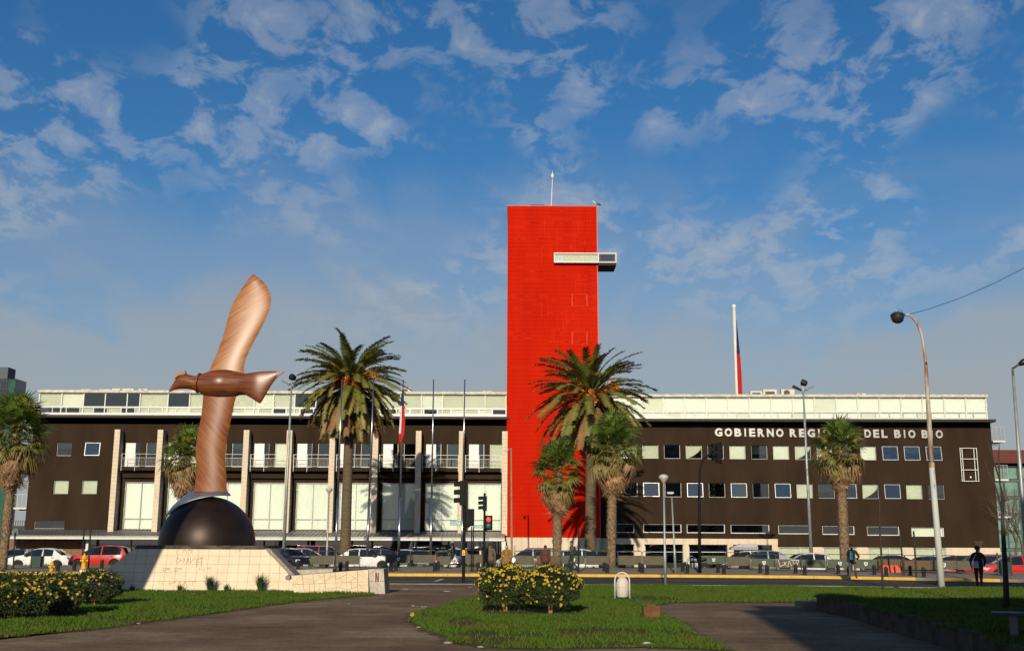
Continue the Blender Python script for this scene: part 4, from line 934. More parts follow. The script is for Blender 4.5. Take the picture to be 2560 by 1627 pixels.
wr_ = [blt(c1(*p), ZW, .15) for p in [(967, 92), (1040, 145), (1095, 200), (1130, 260), (1147, 330), (1143, 400), (1110, 480), (1060, 590), (1000, 700), (950, 790), (905, 880), (885, 950), (875, 1010), (885, 1045), (900, 1080)]]
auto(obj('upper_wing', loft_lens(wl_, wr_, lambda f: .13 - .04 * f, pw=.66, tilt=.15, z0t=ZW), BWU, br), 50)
ll_ = [bl(c1(495, 1200)), bl(c1(490, 1265)), bl(c1(475, 1450))] + [bl(c2(*p)) for p in [(470, 90), (440, 230), (420, 350), (415, 430), (425, 520), (430, 600), (420, 700), (398, 800)]]
lr_ = [bl(c1(830, 1200)), bl(c1(800, 1280)), bl(c1(775, 1400))] + [bl(c2(*p)) for p in [(778, 0), (760, 100), (725, 250), (700, 400), (700, 500), (710, 600), (712, 700), (720, 800)]]
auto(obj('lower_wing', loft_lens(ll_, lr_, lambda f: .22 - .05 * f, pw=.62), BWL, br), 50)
def loft_x(top, bot, depth, n=40, m=20, ex=.5):
    def sm(f, x, w=.10): return sum(f(x + w * k / 3) for k in range(-3, 4)) / 7
    ms = M(); xs = np.linspace(max(top[0][0], bot[0][0]), min(top[-1][0], bot[-1][0]), n + 1)
    for x in xs:
        w_ = min(.10, .8 * abs(x - xs[0]), .8 * abs(x - xs[-1])); zt_, zb_ = sm(lambda q: lerp(top, q), x, w_), sm(lambda q: lerp(bot, q), x, w_ * .5); c = (zt_ + zb_) / 2; h = max(.004, (zt_ - zb_) / 2); d = sm(depth, x, w_ * 2.2)
        for j in range(m): a = 2 * math.pi * j / m; ms.v.append((x, -math.cos(a) * d, c + math.sin(a) * h))
    for i in range(n):
        for j in range(m): ms.f.append((i * m + j, i * m + (j + 1) % m, (i + 1) * m + (j + 1) % m, (i + 1) * m + j))
    ms.f.append(tuple(range(m))); ms.f.append(tuple(n * m + j for j in reversed(range(m)))); return ms
T1 = sorted(bl(c1(*p)) for p in [(445, 1062), (470, 1056), (560, 1023), (650, 1009), (720, 1009), (800, 1024), (890, 1048), (960, 1035), (1050, 1025), (1140, 1022), (1205, 1024)])
B1 = sorted(bl(c1(*p)) for p in [(445, 1222), (470, 1240), (500, 1258), (570, 1275), (650, 1284), (730, 1280), (800, 1263), (850, 1249), (890, 1247), (940, 1275), (1000, 1315), (1035, 1338), (1080, 1265), (1120, 1190), (1170, 1115), (1205, 1075)])
x0b, x1b = T1[0][0], T1[-1][0]; xm_ = bl(c1(660, 1100))[0]; xt_ = bl(c1(895, 1100))[0]
dep = lambda x: lerp([(x0b, .36), (xm_, .62), (xt_, .34), (bl(c1(960, 1100))[0], .16), (x1b, .05)], x)
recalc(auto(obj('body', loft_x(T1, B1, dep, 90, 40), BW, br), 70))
tp = [bl(c1(*p)) for p in [(1200, 1024), (1270, 1027), (1215, 1065), (1195, 1084)]]
recalc(obj('tail_tip', M().prism(tp, -.045, .045), BW, br))
Th = sorted(bl(c1(*p)) for p in [(160, 1222), (168, 1192), (205, 1143), (228, 1100), (245, 1075), (280, 1053), (330, 1050), (380, 1065), (430, 1070), (446, 1068)])
Bh = sorted(bl(c1(*p)) for p in [(160, 1230), (175, 1222), (200, 1206), (250, 1193), (320, 1190), (380, 1199), (420, 1215), (446, 1222)])
recalc(auto(obj('head', loft_x(Th, Bh, lambda x: lerp([(Th[0][0], .02), (bl(c1(200, 1100))[0], .06), (bl(c1(240, 1100))[0], .2), (bl(c1(310, 1100))[0], .27), (Th[-1][0], .34)], x), 60, 32), BW, br), 70))
recalc(obj('crest', M().prism([bl(c1(*p)) for p in [(222, 1098), (213, 1068), (226, 1056), (317, 1016), (330, 1050), (262, 1066)]], -.10, .10), BWL, br))
rg = M(); ca_, cb_ = bl(c1(462, 1050)), bl(c1(432, 1222)); cen = ((ca_[0] + cb_[0]) / 2, (ca_[1] + cb_[1]) / 2); hh = math.hypot(ca_[0] - cb_[0], ca_[1] - cb_[1]) / 2; dx, dz = (ca_[0] - cb_[0]) / (2 * hh), (ca_[1] - cb_[1]) / (2 * hh)
pts = [(cen[0] + dx * hh * math.sin(a), -math.cos(a) * .41, cen[1] + dz * hh * math.sin(a)) for a in np.linspace(0, 2 * math.pi, 37)]
auto(obj('neck_ring', rg.tube(pts, .045, 8, False), BW, br), 60)
DOME = pm('dark_bronze', (.030, .016, .011), .44, metal=.5, var=.3, scale=1.5, coat=0, bump=.08, bscale=4)
rd = 1.86; zc_l = zc - og.z
auto(obj('dome', M().lathe([(rd * math.cos(a), zc_l + rd * math.sin(a)) for a in np.linspace(-.03, math.pi / 2 - .001, 22)], 56), DOME, br), 60)
obj('dome_base', M().lathe([(rd * .93, -.02), (rd * .93, zc_l - .02)], 48), PC, br)
# curved metal plate between dome and wing
outer = [(113, 1052), (150, 1000), (200, 935), (255, 882), (310, 838), (372, 800), (450, 778), (530, 769), (620, 775), (700, 790), (728, 806), (752, 832)]
inner = [(115, 1060), (150, 1026), (185, 998), (235, 952), (290, 920), (370, 885), (450, 862), (545, 845), (640, 834), (690, 833), (728, 834), (752, 836)]
m = M(); n = len(outer)
for (p, q_) in zip(outer, inner):
    a, b = c2(*p), c2(*q_); w_ = math.hypot(p[0] - q_[0], p[1] - q_[1]) / 90; w_ = min(1, w_)
    for k in range(5):
        f = k / 4; Yk = BY + 1.0 * w_ * (1 - f) - .95 * w_ * f
        s0 = atY(a[0], a[1], BY + .9 * w_) ; s1 = atY(b[0], b[1], BY - .95 * w_); pp = s0.lerp(s1, f); pp.z += .10 * w_ * math.sin(f * math.pi)
        m.v.append(tuple(pp - og))
for i in range(n - 1):
    for k in range(4): m.f.append((i * 5 + k, i * 5 + k + 1, (i + 1) * 5 + k + 1, (i + 1) * 5 + k))
po = obj('metal_plate', m, pm('zinc_plate', (.30, .31, .33), .42, metal=.7, var=.15, scale=2), br); auto(po, 60); sd_ = po.modifiers.new('t', 'SOLIDIFY'); sd_.thickness = .03; sd_.offset = 0
# grass tufts by the plinth
TUFT = pm('tuft_green', (.035, .085, .018), .6, var=.35, scale=4); TUFT2 = pm('tuft_dark', (.03, .065, .022), .6, var=.3, scale=4)
def tuft(px, Yt, h, n, spread, label):
    p = atY(px, 1477, Yt); t = thing('grass_tuft', label, 'plant', (p.x, Yt, 0), group='strappy plants along the plinth'); m = M()
    for _ in range(n):
        a = random.uniform(0, 6.283); l = h * random.uniform(.55, 1.1); s = spread * random.uniform(.1, 1); b = Vector((random.uniform(-.06, .06), random.uniform(-.05, .05), 0)); w = random.uniform(.007, .014)
        d = Vector((math.cos(a), math.sin(a), 0)); nrm = Vector((-d.y, d.x, 0)) * w
        p1 = b + d * s * .35 + Vector((0, 0, l * .6)); p2 = b + d * s + Vector((0, 0, l * random.uniform(.75, 1)))
        m.add([b - nrm, b + nrm, p1 + nrm, p1 - nrm, p2], [(0, 1, 2, 3), (3, 2, 4)])
    tag(obj('leaves', m, random.choice([TUFT, TUFT2]), t), kind='stuff')
tuft(450, 41.65, .30, 70, .30, 'small spreading strappy plant under the scratched lettering'); tuft(524, 41.6, .66, 170, .38, 'tall upright strappy plant at the middle of the plinth'); tuft(565, 41.6, .35, 70, .3, 'thin low strappy plant beside the tall upright one')
tuft(650, 41.6, .72, 170, .42, 'tall strappy plant near the slanting plinth edge'); tuft(277, 41.4, .85, 220, .40, 'tall dark strappy plant in the shaded plinth corner'); tuft(330, 41.7, .28, 40, .2, 'tiny sparse plant at foot of the shaded tiles')
# ------------------------------------------------------------------ palms
LEAFD = [pm('frond_green', (.125, .150, .028), .5, var=.35, scale=1.5), pm('frond_olive', (.165, .162, .030), .55, var=.35, scale=1.5), pm('frond_gold', (.215, .168, .036), .6, var=.3, scale=1.5), pm('frond_dry', (.24, .12, .045), .8, var=.35, scale=1.5)]
LEAFF = [pm('fan_green', (.085, .130, .020), .42, var=.4, scale=2), pm('fan_olive', (.150, .150, .025), .5, var=.4, scale=2), pm('fan_yellow', (.23, .165, .045), .6, var=.35, scale=2), pm('fan_dead', (.34, .20, .095), .85, var=.35, scale=2)]
def frond_mesh(e0, e1, L=1.0, n=52, leaf=.118, mat=None, curl=1.0):
    """feather leaf along +x: arching midrib with two rows of narrow leaflets"""
    m = M(); pts = []; p = Vector((0, 0, 0)); seg = 24
    for i in range(seg + 1):
        pts.append(p.copy()); f = i / seg; e = e0 + (e1 - e0) * f ** curl; p = p + Vector((math.cos(e), 0, math.sin(e))) * (L / seg)
    m.tube(pts, [.0085 * (1 - .85 * i / seg) for i in range(seg + 1)], 4)
    for i in range(n):
        f = .12 + .88 * (i + .5) / n; q = f * seg; k = min(int(q), seg - 1); c = pts[k].lerp(pts[k + 1], q - k); d = (pts[k + 1] - pts[k]).normalized(); up = Vector((-d.z, 0, d.x))
        ll = leaf * (math.sin(min(1, (f - .06) * 1.9) * math.pi / 2)) * (1.0 - .45 * max(0, f - .5) / .5) * random.uniform(.85, 1.1)
        for s in (-1, 1):
            v = (d * .55 + Vector((0, s, 0)) * .72 + up * random.uniform(.05, .45)).normalized(); tip = c + v * ll + Vector((0, 0, -ll * .15)); w = d * .0105
            m.add([c - w, c + w, c + v * ll * .5 + w * 1.1, c + v * ll * .5 - w * .9, tip], [(0, 1, 2, 3), (3, 2, 4)])
    me = m.mesh('frond'); me.materials.append(mat); return me
FR = []
for a in range(12):
    g = a / 11; e0 = R(78 - 128 * g); e1 = R(18 - 100 * min(1, g * 1.35)) if g < .8 else R(-86)
    FR.append([frond_mesh(e0, e1, mat=LEAFD[min(3, max(0, int(g * 3.1 + v * .5)))] if g < .9 else LEAFD[2 + v], curl=.9) for v in (0, 1)])
def trunk_mat(name, c1_, c2_, sc, st, bump):
    return pm(name, c1_, .95, col2=c2_, scale=sc, stretch=st, bump=bump, bscale=sc * 1.5, lo=.38, hi=.62)
TRD = trunk_mat('date_trunk', (.085, .060, .034), (.175, .125, .07), 3.0, (.6, .6, 9), .9); TRF = trunk_mat('fan_trunk', (.09, .055, .028), (.27, .185, .105), 6, (1, 1, 1), .8)
FRUIT = pm('palm_fruit', (.62, .17, .018), .6, var=.35, scale=12)
def date_palm(pxb, pxt, ybase_z, Y, ytop, n, Lf, label, rt, seed, skew=1.0):
    random.seed(seed); b = atY(pxb, 1400, Y); top = atY(pxt, ytop, Y)
    t = thing('date_palm', label, 'palm tree', (b.x, Y, ybase_z), group='feather palms in the car park'); H = top.z - ybase_z; dx = top.x - b.x
    prof = []; k = 70; tm = M(); pts = []; rad = []
    for i in range(k + 1):
        f = i / k; pts.append((dx * f ** 1.3, 0, H * f)); rad.append(rt * (1.22 - .30 * f if f > .08 else 1.22 + (.08 - f) * 4) * (1 + .022 * (i % 2)))
    tm.tube(pts, rad, 18); obj('trunk', tm, TRD, t, smooth=True)
    hub = M().tube([(dx, 0, H - .9), (dx, 0, H - .3), (dx, 0, H + .35), (dx, 0, H + .8)], [rt * .95, rt * 1.5, rt * 1.35, rt * .4], 14); obj('crown_heart', hub, LEAFD[3], t)
    for i in range(n):
        g = (i + .5) / n; ai = min(11, int((g ** skew) * 12)); me = FR[ai][random.random() < .5]
        o = obj('frond', me, None, t); o.location = (dx + .12 * math.cos(i * 2.4), .12 * math.sin(i * 2.4), H + .5 - .95 * g)
        s = Lf * random.uniform(.86, 1.06) * (1 - .14 * max(0, g - .6) / .4); o.scale = (s, s * 1.08, s); o.rotation_euler = (random.uniform(-.35, .35), random.uniform(-.13, .13), i * 2.39996 + random.uniform(-.2, .2))
    for i in range(11):
        a = i * 2.39996 + .5; c = Vector((dx + math.cos(a) * (1.0 + .35 * (i % 3)), -abs(math.sin(a)) * 1.3 - .25 if i % 4 else 1.1, H + .55 + .6 * math.sin(i * 1.7))); m = M()
        for _ in range(110):
            d = Vector((random.gauss(0, 1), random.gauss(0, 1), random.gauss(-.3, 1))).normalized() * random.uniform(.15, .62); e = c + d; w = Vector((.045, .0, .03)); m.add([c, e - w, e + w, e + Vector((0, .03, -.05))], [(0, 1, 2), (0, 2, 3), (1, 3, 2)])
        tag(obj('fruit_cluster', m, FRUIT, t), kind='stuff')
date_palm(862, 876, -.2, 85.5, 965, 190, 4.6, 'full feather palm with orange fruit beside the flagpoles', .34, 3, .82)
date_palm(1476, 1479, -.25, 86.0, 1000, 135, 5.15, 'open feather palm with orange fruit in front of the red tower', .37, 5, .9)
def fan_mesh(mat, droop, L=.62, pet=.65, n=26, span=250):
    m = M(); ee = R(0); c = Vector((pet, 0, 0)); m.tube([(0, 0, 0), c * .5 + Vector((0, 0, .01)), c], [.022, .016, .012], 4)
    for i in range(n):
        a = R(-span / 2 + span * (i + .5) / n); d = Vector((math.cos(a), math.sin(a), .10 * math.cos(3 * a))); nrm = Vector((-math.sin(a), math.cos(a), 0)) * (.027 * random.uniform(.7, 1.2)); l = L * random.uniform(.70, 1.15) * (.82 + .18 * math.cos(a))
        mid = c + d * l * .55; dz = Vector((0, 0, -droop * l * random.uniform(.5, 1.3))); tip = c + d * l * (1 - .25 * droop) + dz
        m.add([c, mid - nrm + dz * .12, mid + nrm + dz * .12, tip], [(0, 1, 2), (1, 3, 2)])
    me = m.mesh('fan_leaf'); me.materials.append(mat); return me
FAN = {'g': [fan_mesh(LEAFF[0], .25) for _ in range(3)], 'o': [fan_mesh(LEAFF[1], .45) for _ in range(3)], 'y': [fan_mesh(LEAFF[2], .8, span=220) for _ in range(3)], 'd': [fan_mesh(LEAFF[3], 1.1, span=150, n=22) for _ in range(3)]}
BOOTM = pm('leaf_boot', (.30, .20, .11), .95, var=.45, scale=5, bump=.4)
def fan_palm(pxb, pxt, zb, Y, yc, label, rad, rt, seed, n=95, skirt=.5, lean=1.2):
    random.seed(seed); b = atY(pxb, 1400, Y); top = atY(pxt, yc, Y); t = thing('fan_palm', label, 'palm tree', (b.x, Y, zb), group='fan palms along the pavement'); H = top.z - zb; dx = top.x - b.x
    pts = [(dx * (i / 20) ** lean, 0, H * i / 20) for i in range(21)]; obj('trunk', M().tube(pts, [rt * (1.15 - .3 * i / 20) for i in range(21)], 14), TRF, t, smooth=True)
    bo = M(); nb = int(H * .68 / .085)
    for i in range(nb * 5):
        f = .26 + .70 * i / (nb * 5); a = i * 2.39996; c = Vector((dx * f ** lean, 0, H * f)); r = rt * (1.15 - .3 * f); d = Vector((math.cos(a), math.sin(a), 0)); s = Vector((-d.y, d.x, 0)) * .11
        p = c + d * (r - .01); bo.add([p - s, p + s, p + d * .10 + Vector((0, 0, .19)) + s * .3, p + d * .10 + Vector((0, 0, .19)) - s * .3, p - Vector((0, 0, .1)) - d * .01], [(0, 1, 2, 3), (0, 4, 1)])
    tag(obj('leaf_boots', bo, BOOTM, t), kind='stuff')
    for i in range(n):
        g = (i + .5) / n; e = R(84 - 168 * g * (.84 + .16 * skirt)); k = 'g' if g < .46 else ('o' if g < .60 else ('y' if g < .72 else 'd'))
        if random.random() < .15: k = {'g': 'o', 'o': 'y', 'y': 'd', 'd': 'y'}[k]
        o = obj('fan_leaf', random.choice(FAN[k]), None, t); o.location = (dx, 0, H + .45 - (1.5 + .8 * skirt) * max(0, g - .12)); s = rad * random.uniform(.72, 1.12) * (1 if g < .6 else .95 - .12 * g) / 1.2
        o.scale = (s, s, s); o.rotation_euler = (random.uniform(-.6, .6), -e + random.uniform(-.12, .12), i * 2.39996 + random.uniform(-.25, .25))
fan_palm(8, 40, 0, 66, 1085, 'fan palm with leaning trunk beside the timber wall', 2.3, .22, 21, 120, .9)
fan_palm(468, 468, -.1, 80, 1150, 'fan palm half hidden behind the bird sculpture', 2.2, .24, 22)
fan_palm(1392, 1396, .0, 75.5, 1178, 'short fan palm with shaggy skirt before the red tower', 2.0, .27, 23, 100, 1)
fan_palm(1528, 1532, .0, 75.5, 1120, 'fan palm with shaggy skirt beside the red tower edge', 2.25, .27, 24, 115, 1)
fan_palm(2112, 2099, -.2, 77, 1125, 'fan palm standing before the steel lettering', 2.1, .30, 25, 100, .7)
random.seed(99)

# ------------------------------------------------------------------ masts, lamps, flagpoles
GALV = pm('galvanised', (.38, .40, .38), .5, metal=.5, var=.15, scale=3); BLK = pm('black_paint', (.012, .012, .013), .45, var=.3); LENS = pm('lamp_lens', (.55, .56, .55), .25, var=.05); PGREY = pm('pale_lamp_paint', (.50, .49, .44), .6, var=.15)
def flood_mast(pxb, pxt, yt, Y, label):
    b = atY(pxb, 1400, Y); p = atY(pxt, yt, Y); zb = lotZ(Y, b.x); t = thing('floodlight_mast', label, 'light mast', (b.x, Y, zb), group='floodlight masts in the car park'); H = p.z - zb; dx = p.x - b.x
    obj('pole', M().tube([(0, 0, 0), (dx * .5, 0, H * .5), (dx, 0, H)], [.13, .10, .06], 10), GALV, t, smooth=True); obj('base_plate', M().box(-.25, .25, -.25, .25, -.02, .04), GALV, t)
    for s in (-1, 1):
        hd = obj('floodlight', M().hexa([(s * .15, -.16, -.05), (s * .75, -.2, .22), (s * .75, .2, .22), (s * .15, .16, -.05)], [(s * .12, -.14, .05), (s * .70, -.18, .36), (s * .70, .18, .36), (s * .12, .14, .05)]), BLK, t, loc=(dx, 0, H + .05)); recalc(hd)
        obj('bracket', M().tube([(dx, 0, H), (dx + s * .3, 0, H + .06)], .03, 6), GALV, t)
    f = obj('searchlight', M().lathe([(.05, -.22), (.2, -.2), (.24, .05), (.24, .14), (.2, .16), (.001, .16)], 14, (0, 0, 0), 'y'), BLK, t, loc=(dx + .05, -.05, H + .58)); f.rotation_euler = (R(20), 0, R(55)); obj('stem', M().tube([(dx, 0, H), (dx, 0, H + .4)], .035, 6), GALV, t)
flood_mast(708, 729, 963, 80, 'tall floodlight mast rising behind the bird tail'); flood_mast(2029, 2008, 977, 79, 'tall floodlight mast in front of the steel lettering')
def lantern(pxb, yb, pxt, yt, zg, label, globe=True):
    b = atZ(pxb, yb, zg) if zg is not None else atP(pxb, yb); zg = b.z; p = atY(pxt, yt, b.y); t = thing('street_lantern', label, 'street lamp', (b.x, b.y, zg)); H = p.z - zg; dx = p.x - b.x
    obj('pole', M().tube([(0, 0, 0), (dx * .3, 0, H * .3), (dx * .31, 0, H * .31), (dx, 0, H - .25)], [.075, .07, .055, .045], 10), GALV, t, smooth=True)
    obj('lantern_head', M().lathe([(.03, -.28), (.08, -.22), (.17, -.10), (.22, -.02), (.21, .07), (.12, .13), (.001, .15)], 16, (dx, 0, H)) if globe else M().hexa([(dx - .28, -.1, H - .1), (dx + .12, -.1, H - .1), (dx + .12, .1, H - .1), (dx - .28, .1, H - .1)], [(dx - .26, -.08, H), (dx + .1, -.08, H), (dx + .1, .08, H), (dx - .26, .08, H)]), PGREY, t, smooth=globe)
    obj('lamp_rim', M().lathe([(.222, -.035), (.232, -.02), (.222, -.005)], 16, (dx, 0, H)) if globe else M().box(dx - .22, dx + .05, -.07, .07, H - .13, H - .1), LENS, t)
lantern(1663.5, 1460, 1659, 1193, .01, 'pale lantern post standing at the near road edge'); lantern(1689, 1434, 1679, 1229, None, 'flat-headed lamp post on the pavement beside the bollards', False); lantern(816, 1418, 823, 1223, None, 'pale lantern post between tall windows and flagpole')
# thin camera post by the tower
p = atY(1281, 1120, 92); t = thing('camera_post', 'thin grey post with small camera arm before the red tower', 'post', (p.x, 92, lotZ(92))); H = p.z - lotZ(92)
obj('pole', M().tube([(0, 0, 0), (-.1, 0, H)], [.09, .06], 8), pm('post_ochre', (.28, .22, .13), .7, var=.2), t); obj('arm', M().tube([(-.1, 0, H - .1), (-.45, -.02, H - .05)], .03, 6), GALV, t); obj('camera_dome', M().lathe([(.001, -.2), (.1, -.16), (.13, -.04), (.1, .06), (.001, .08)], 12, (-.47, 0, H - .12)), WHITE, t, True)
# rusty swan-neck lamp
RUST = pm('rusty_paint', (.30, .115, .035), .85, scale=1.6, stretch=(3, 3, .5), col2=(.52, .47, .38), lo=.42, hi=.58, bump=.2)
RUSTL = pm('chipped_white_paint', (.55, .55, .50), .75, scale=2.0, stretch=(3, 3, .6), col2=(.24, .12, .05), lo=.60, hi=.70, bump=.2)
b = atZ(2356, 1487, 0); Y = b.y; t = thing('swan_neck_lamp', 'rusty swan-neck street lamp with dark bell head and cable', 'street lamp', (b.x, Y, 0))
def rel(px, py, y=None): q = atY(px, py, y or Y); return Vector((q.x - b.x, (y or Y) - Y, q.z))
j = rel(2329, 1162)
obj('lower_pole', M().tube([(0, 0, 0), rel(2343, 1330), j], [.125, .115, .10], 12), RUSTL, t, smooth=True); obj('joint_collar', M().tube([j - Vector((0, 0, .08)), j + Vector((0, 0, .08))], .112, 12), RUST, t)
obj('upper_pole', M().tube([j, rel(2322, 1040), rel(2314.6, 912), rel(2311, 880), rel(2308, 857), rel(2303, 833), rel(2295, 812), rel(2287, 799), rel(2279, 791), rel(2271, 787), rel(2262, 787)], [.095, .085, .06, .055, .05, .05, .05, .05, .05, .05, .05], 12), RUST, t, smooth=True)
obj('strap', M().tube([rel(2312, 909), rel(2316, 909)], .085, 10), BLK, t)
hd = rel(2243.5, 789); obj('bell_head', M().lathe([(.001, -.30), (.10, -.29), (.20, -.22), (.245, -.08), (.26, .0), (.235, .07), (.14, .13), (.001, .15)], 20, hd), pm('lamp_head_dark', (.035, .028, .022), .45, var=.4, scale=6), t, True); obj('head_rim', M().lathe([(.262, -.02), (.275, 0), (.262, .02)], 20, hd), BLK, t)
obj('hook', M().tube([hd + Vector((.12 + .085 * math.cos(a), 0, .14 + .085 * math.sin(a))) for a in np.linspace(-.8, 4.2, 14)], .008, 5), BLK, t)
ww = [rel(2275, 785), rel(2330, 770), rel(2400, 745), rel(2480, 711), rel(2560, 670), rel(2700, 585)]
tag(obj('overhead_cable', M().tube([b + v for v in ww], .012, 5), BLK), 'thin black cable running up from the swan-neck lamp', 'cable')
# lamp at the frame edge
b = atZ(2575, 1470, 0); Y = b.y; t = thing('angled_lamp', 'grey lamp post with angled black arm beside the bare tree', 'street lamp', (b.x, Y, 0)); p1, p2, p3 = rel(2532.7, 940), rel(2531.6, 921), rel(2552, 908)
obj('pole', M().tube([(0, 0, 0), rel(2556, 1245), p1], [.11, .09, .06], 10), GALV, t, smooth=True); obj('arm', M().tube([p1, p2, p3], [.055, .05, .04], 8), BLK, t); obj('lamp_head', M().tube([p3 - Vector((.08, 0, .05)), p3 + Vector((.12, 0, .05)), p3 + Vector((.4, 0, .2))], [.08, .15, .1], 10), BLK, t, True)
# flagpoles
FP = [(838, 855), (916.5, 934), (996, 1008), (1076, 1084), (1154, 1162)]; PS = pm('polished_steel', (.45, .45, .47), .22, metal=.9, var=.08)
for i, (pb, ptx) in enumerate(FP):
    Y = 75.5; b = atY(pb, 1415, Y); p = atY(ptx, 952, Y); zg = lotZ(Y, b.x); H = p.z - zg; dx = p.x - b.x
    t = thing('flagpole', ['bare steel flagpole rising beside the date palm trunk', 'bare steel flagpole between date palm trunk and the flag', 'steel flagpole carrying the limp tricolour flag', 'bare steel flagpole between the flag and the traffic light', 'bare steel flagpole behind the traffic light by the tower'][i], 'flagpole', (b.x, Y, zg), group='row of steel flagpoles')
    obj('lower_tube', M().tube([(0, 0, 0), (dx * .37, 0, H * .37)], [.09, .085], 12), PS, t, smooth=True); obj('upper_tube', M().tube([(dx * .37, 0, H * .37), (dx * .7, 0, H * .7), (dx, 0, H)], [.065, .055, .04], 12), PS, t, smooth=True); obj('truck', M().lathe([(.05, 0), (.05, .08), (.001, .1)], 10, (dx, 0, H)), BLK, t)
    obj('base_plate', M().lathe([(.18, -.02), (.18, .03)], 12), GALV, t)
FB, FW, FRD = pm('flag_blue', (.016, .025, .09), .8, var=.15, scale=6), pm('flag_white', (.75, .72, .66), .8, var=.06), pm('flag_red', (.50, .012, .012), .8, var=.12, scale=6)
def flag(name, label, pts_l, pts_r, Y, bands, fold=.06):
    """limp flag: strip of folded cloth following left and right outlines; bands = (f0, f1, u0, u1, material, name)"""
    t = thing(name, label, 'flag', tuple(atY(pts_l[0][0], pts_l[0][1], Y)))
    og_ = Vector(t.location)
    for f0, f1, u0, u1, mat, nm in bands:
        m = M(); n, k = 14, 9
        for i in range(n + 1):
            f = f0 + (f1 - f0) * i / n; yl = pts_l[0][1] + (pts_l[-1][1] - pts_l[0][1]) * f
            xl = lerp([(q[1], q[0]) for q in pts_l], yl); xr = lerp([(q[1], q[0]) for q in pts_r], yl)
            for j in range(k + 1):
                u = u0 + (u1 - u0) * j / k; q = atY(xl + (xr - xl) * u, yl, Y); q.y += fold * math.sin(u * 9 + f * 4) ; m.v.append(tuple(q - og_))
        for i in range(n):
            for j in range(k): a = i * (k + 1) + j; m.f.append((a, a + 1, a + k + 2, a + k + 1))
        o = obj(nm, m, mat, t, smooth=True)
    return t
flag('tricolour_flag', 'limp blue white and red flag hanging from the flagpole', [(1006, 972), (1002, 1000), (999.5, 1040), (997, 1085), (998, 1108)], [(1009, 972), (1010.5, 1014), (1013, 1050), (1011, 1085), (1003, 1108)], 75.38,
     [(0, .31, 0, 1, FB, 'blue_canton'), (.31, .82, .40, 1, FRD, 'red_field'), (.82, 1, 0, 1, FRD, 'red_hem'), (.31, .82, 0, .40, FW, 'white_field')])
# thick white mast behind the wing, with giant flag
b = atY(1842, 985, 135); t = thing('great_mast', 'thick white capped mast rising behind the lettered wing', 'flagpole', (b.x + .1, 135, -.5)); tp_ = atY(1834.8, 770, 135); dx = tp_.x - b.x - .1; H = tp_.z + .5
obj('mast', M().tube([(0, 0, 0), (dx, 0, H)], [.30, .20], 16), pm('mast_white', (.74, .71, .62), .6, var=.08, scale=1), t, smooth=True); obj('mast_cap', M().lathe([(.24, 0), (.26, .02), (.26, .46), (.001, .48)], 16, (dx, 0, H - .05)), pm('mast_white', (1, 1, 1)), t)
flag('giant_flag', 'giant limp flag hanging beside the thick white mast', [(1841, 800), (1842, 880), (1844.5, 960), (1846, 1000)], [(1841.7, 800), (1848, 870), (1853.5, 930), (1856, 985), (1856, 1000)], 134.6, [(0, .42, 0, 1, FB, 'blue_part'), (.42, 1, 0, 1, FRD, 'red_part')], .12)

# ------------------------------------------------------------------ traffic signals
SIGB = pm('signal_black', (.007, .007, .008), .7, var=.3, spec=.2); YELB = pm('button_yellow', (.75, .50, .02), .5); GSIGN = pm('sign_green', (.02, .33, .21), .5, var=.06); SWH = pm('sign_white', (.75, .76, .72), .6)
def signal_head(par, loc, rz, h=1.0, lamps=3, lit=None, w=.32, vis=True):
    """head facing local -y turned by rz; housing with lamps and visors"""
    hd = obj('signal_head', M().box(-w / 2, w / 2, -.1, .12, -h / 2, h / 2).box(-w / 2 - .06, w / 2 + .06, .121, .14, -h / 2 - .06, h / 2 + .06), SIGB, par, loc=loc); hd.rotation_euler = (0, 0, rz)
    for i in range(lamps):
        zc_ = h / 2 - h * (i + .5) / lamps; r = min(w, h / lamps) * .42
        mat = pm('lamp_off', (.03, .035, .03), .3)
        if lit == i: mat = pm('lamp_red_lit', (1.0, .03, .015), .4, emit=1.6)
        elif lit is not None: mat = pm('lamp_green_off', (.02, .10, .085), .3)
        o = obj('lamp', M().lathe([(.001, -.13), (r * .6, -.125), (r, -.102)], 14, (0, 0, zc_), 'y'), mat, hd)
        if vis:
            vm = M()
            for k in range(11):
                a = R(-20 + 220 * k / 10); vm.v += [(math.cos(a) * r * 1.15, -.1, zc_ + math.sin(a) * r * 1.15), (math.cos(a) * r * 1.15, -.38, zc_ + math.sin(a) * r * 1.15 - .02)]
            n0 = len(vm.v) - 22
            for k in range(10): vm.f.append((n0 + 2 * k, n0 + 2 * k + 1, n0 + 2 * k + 3, n0 + 2 * k + 2))
            v_ = obj('visor', vm, SIGB, hd); v_.modifiers.new('t', 'SOLIDIFY').thickness = .015
    return hd
def sign_text(par, loc, w, h, lines, arrow):
    s = obj('street_sign', M().box(-w / 2, w / 2, -.012, .012, -h / 2, h / 2), GSIGN, par, loc=loc)
    for i, ln in enumerate(lines):
        me = text_mesh(ln, h * .40, .002, .004, SWH); o = obj('sign_line', me, SWH, s); co = [v.co.x for v in me.vertices]; sx = w * .66 / (max(co) - min(co)); o.scale = (sx, 1, 1); o.rotation_euler = (R(90), 0, 0); o.location = (-w / 2 + w * .05, -.016, h * .10 - i * h * .42)
    m = M().prism([(-.02, .3 * h), (.02, .3 * h), (.02, -.05 * h), (.07, -.05 * h), (0, -.36 * h), (-.07, -.05 * h), (-.02, -.05 * h)], -.018, -.013); obj('arrow', m, SWH, s, loc=(w / 2 - .12, 0, 0))
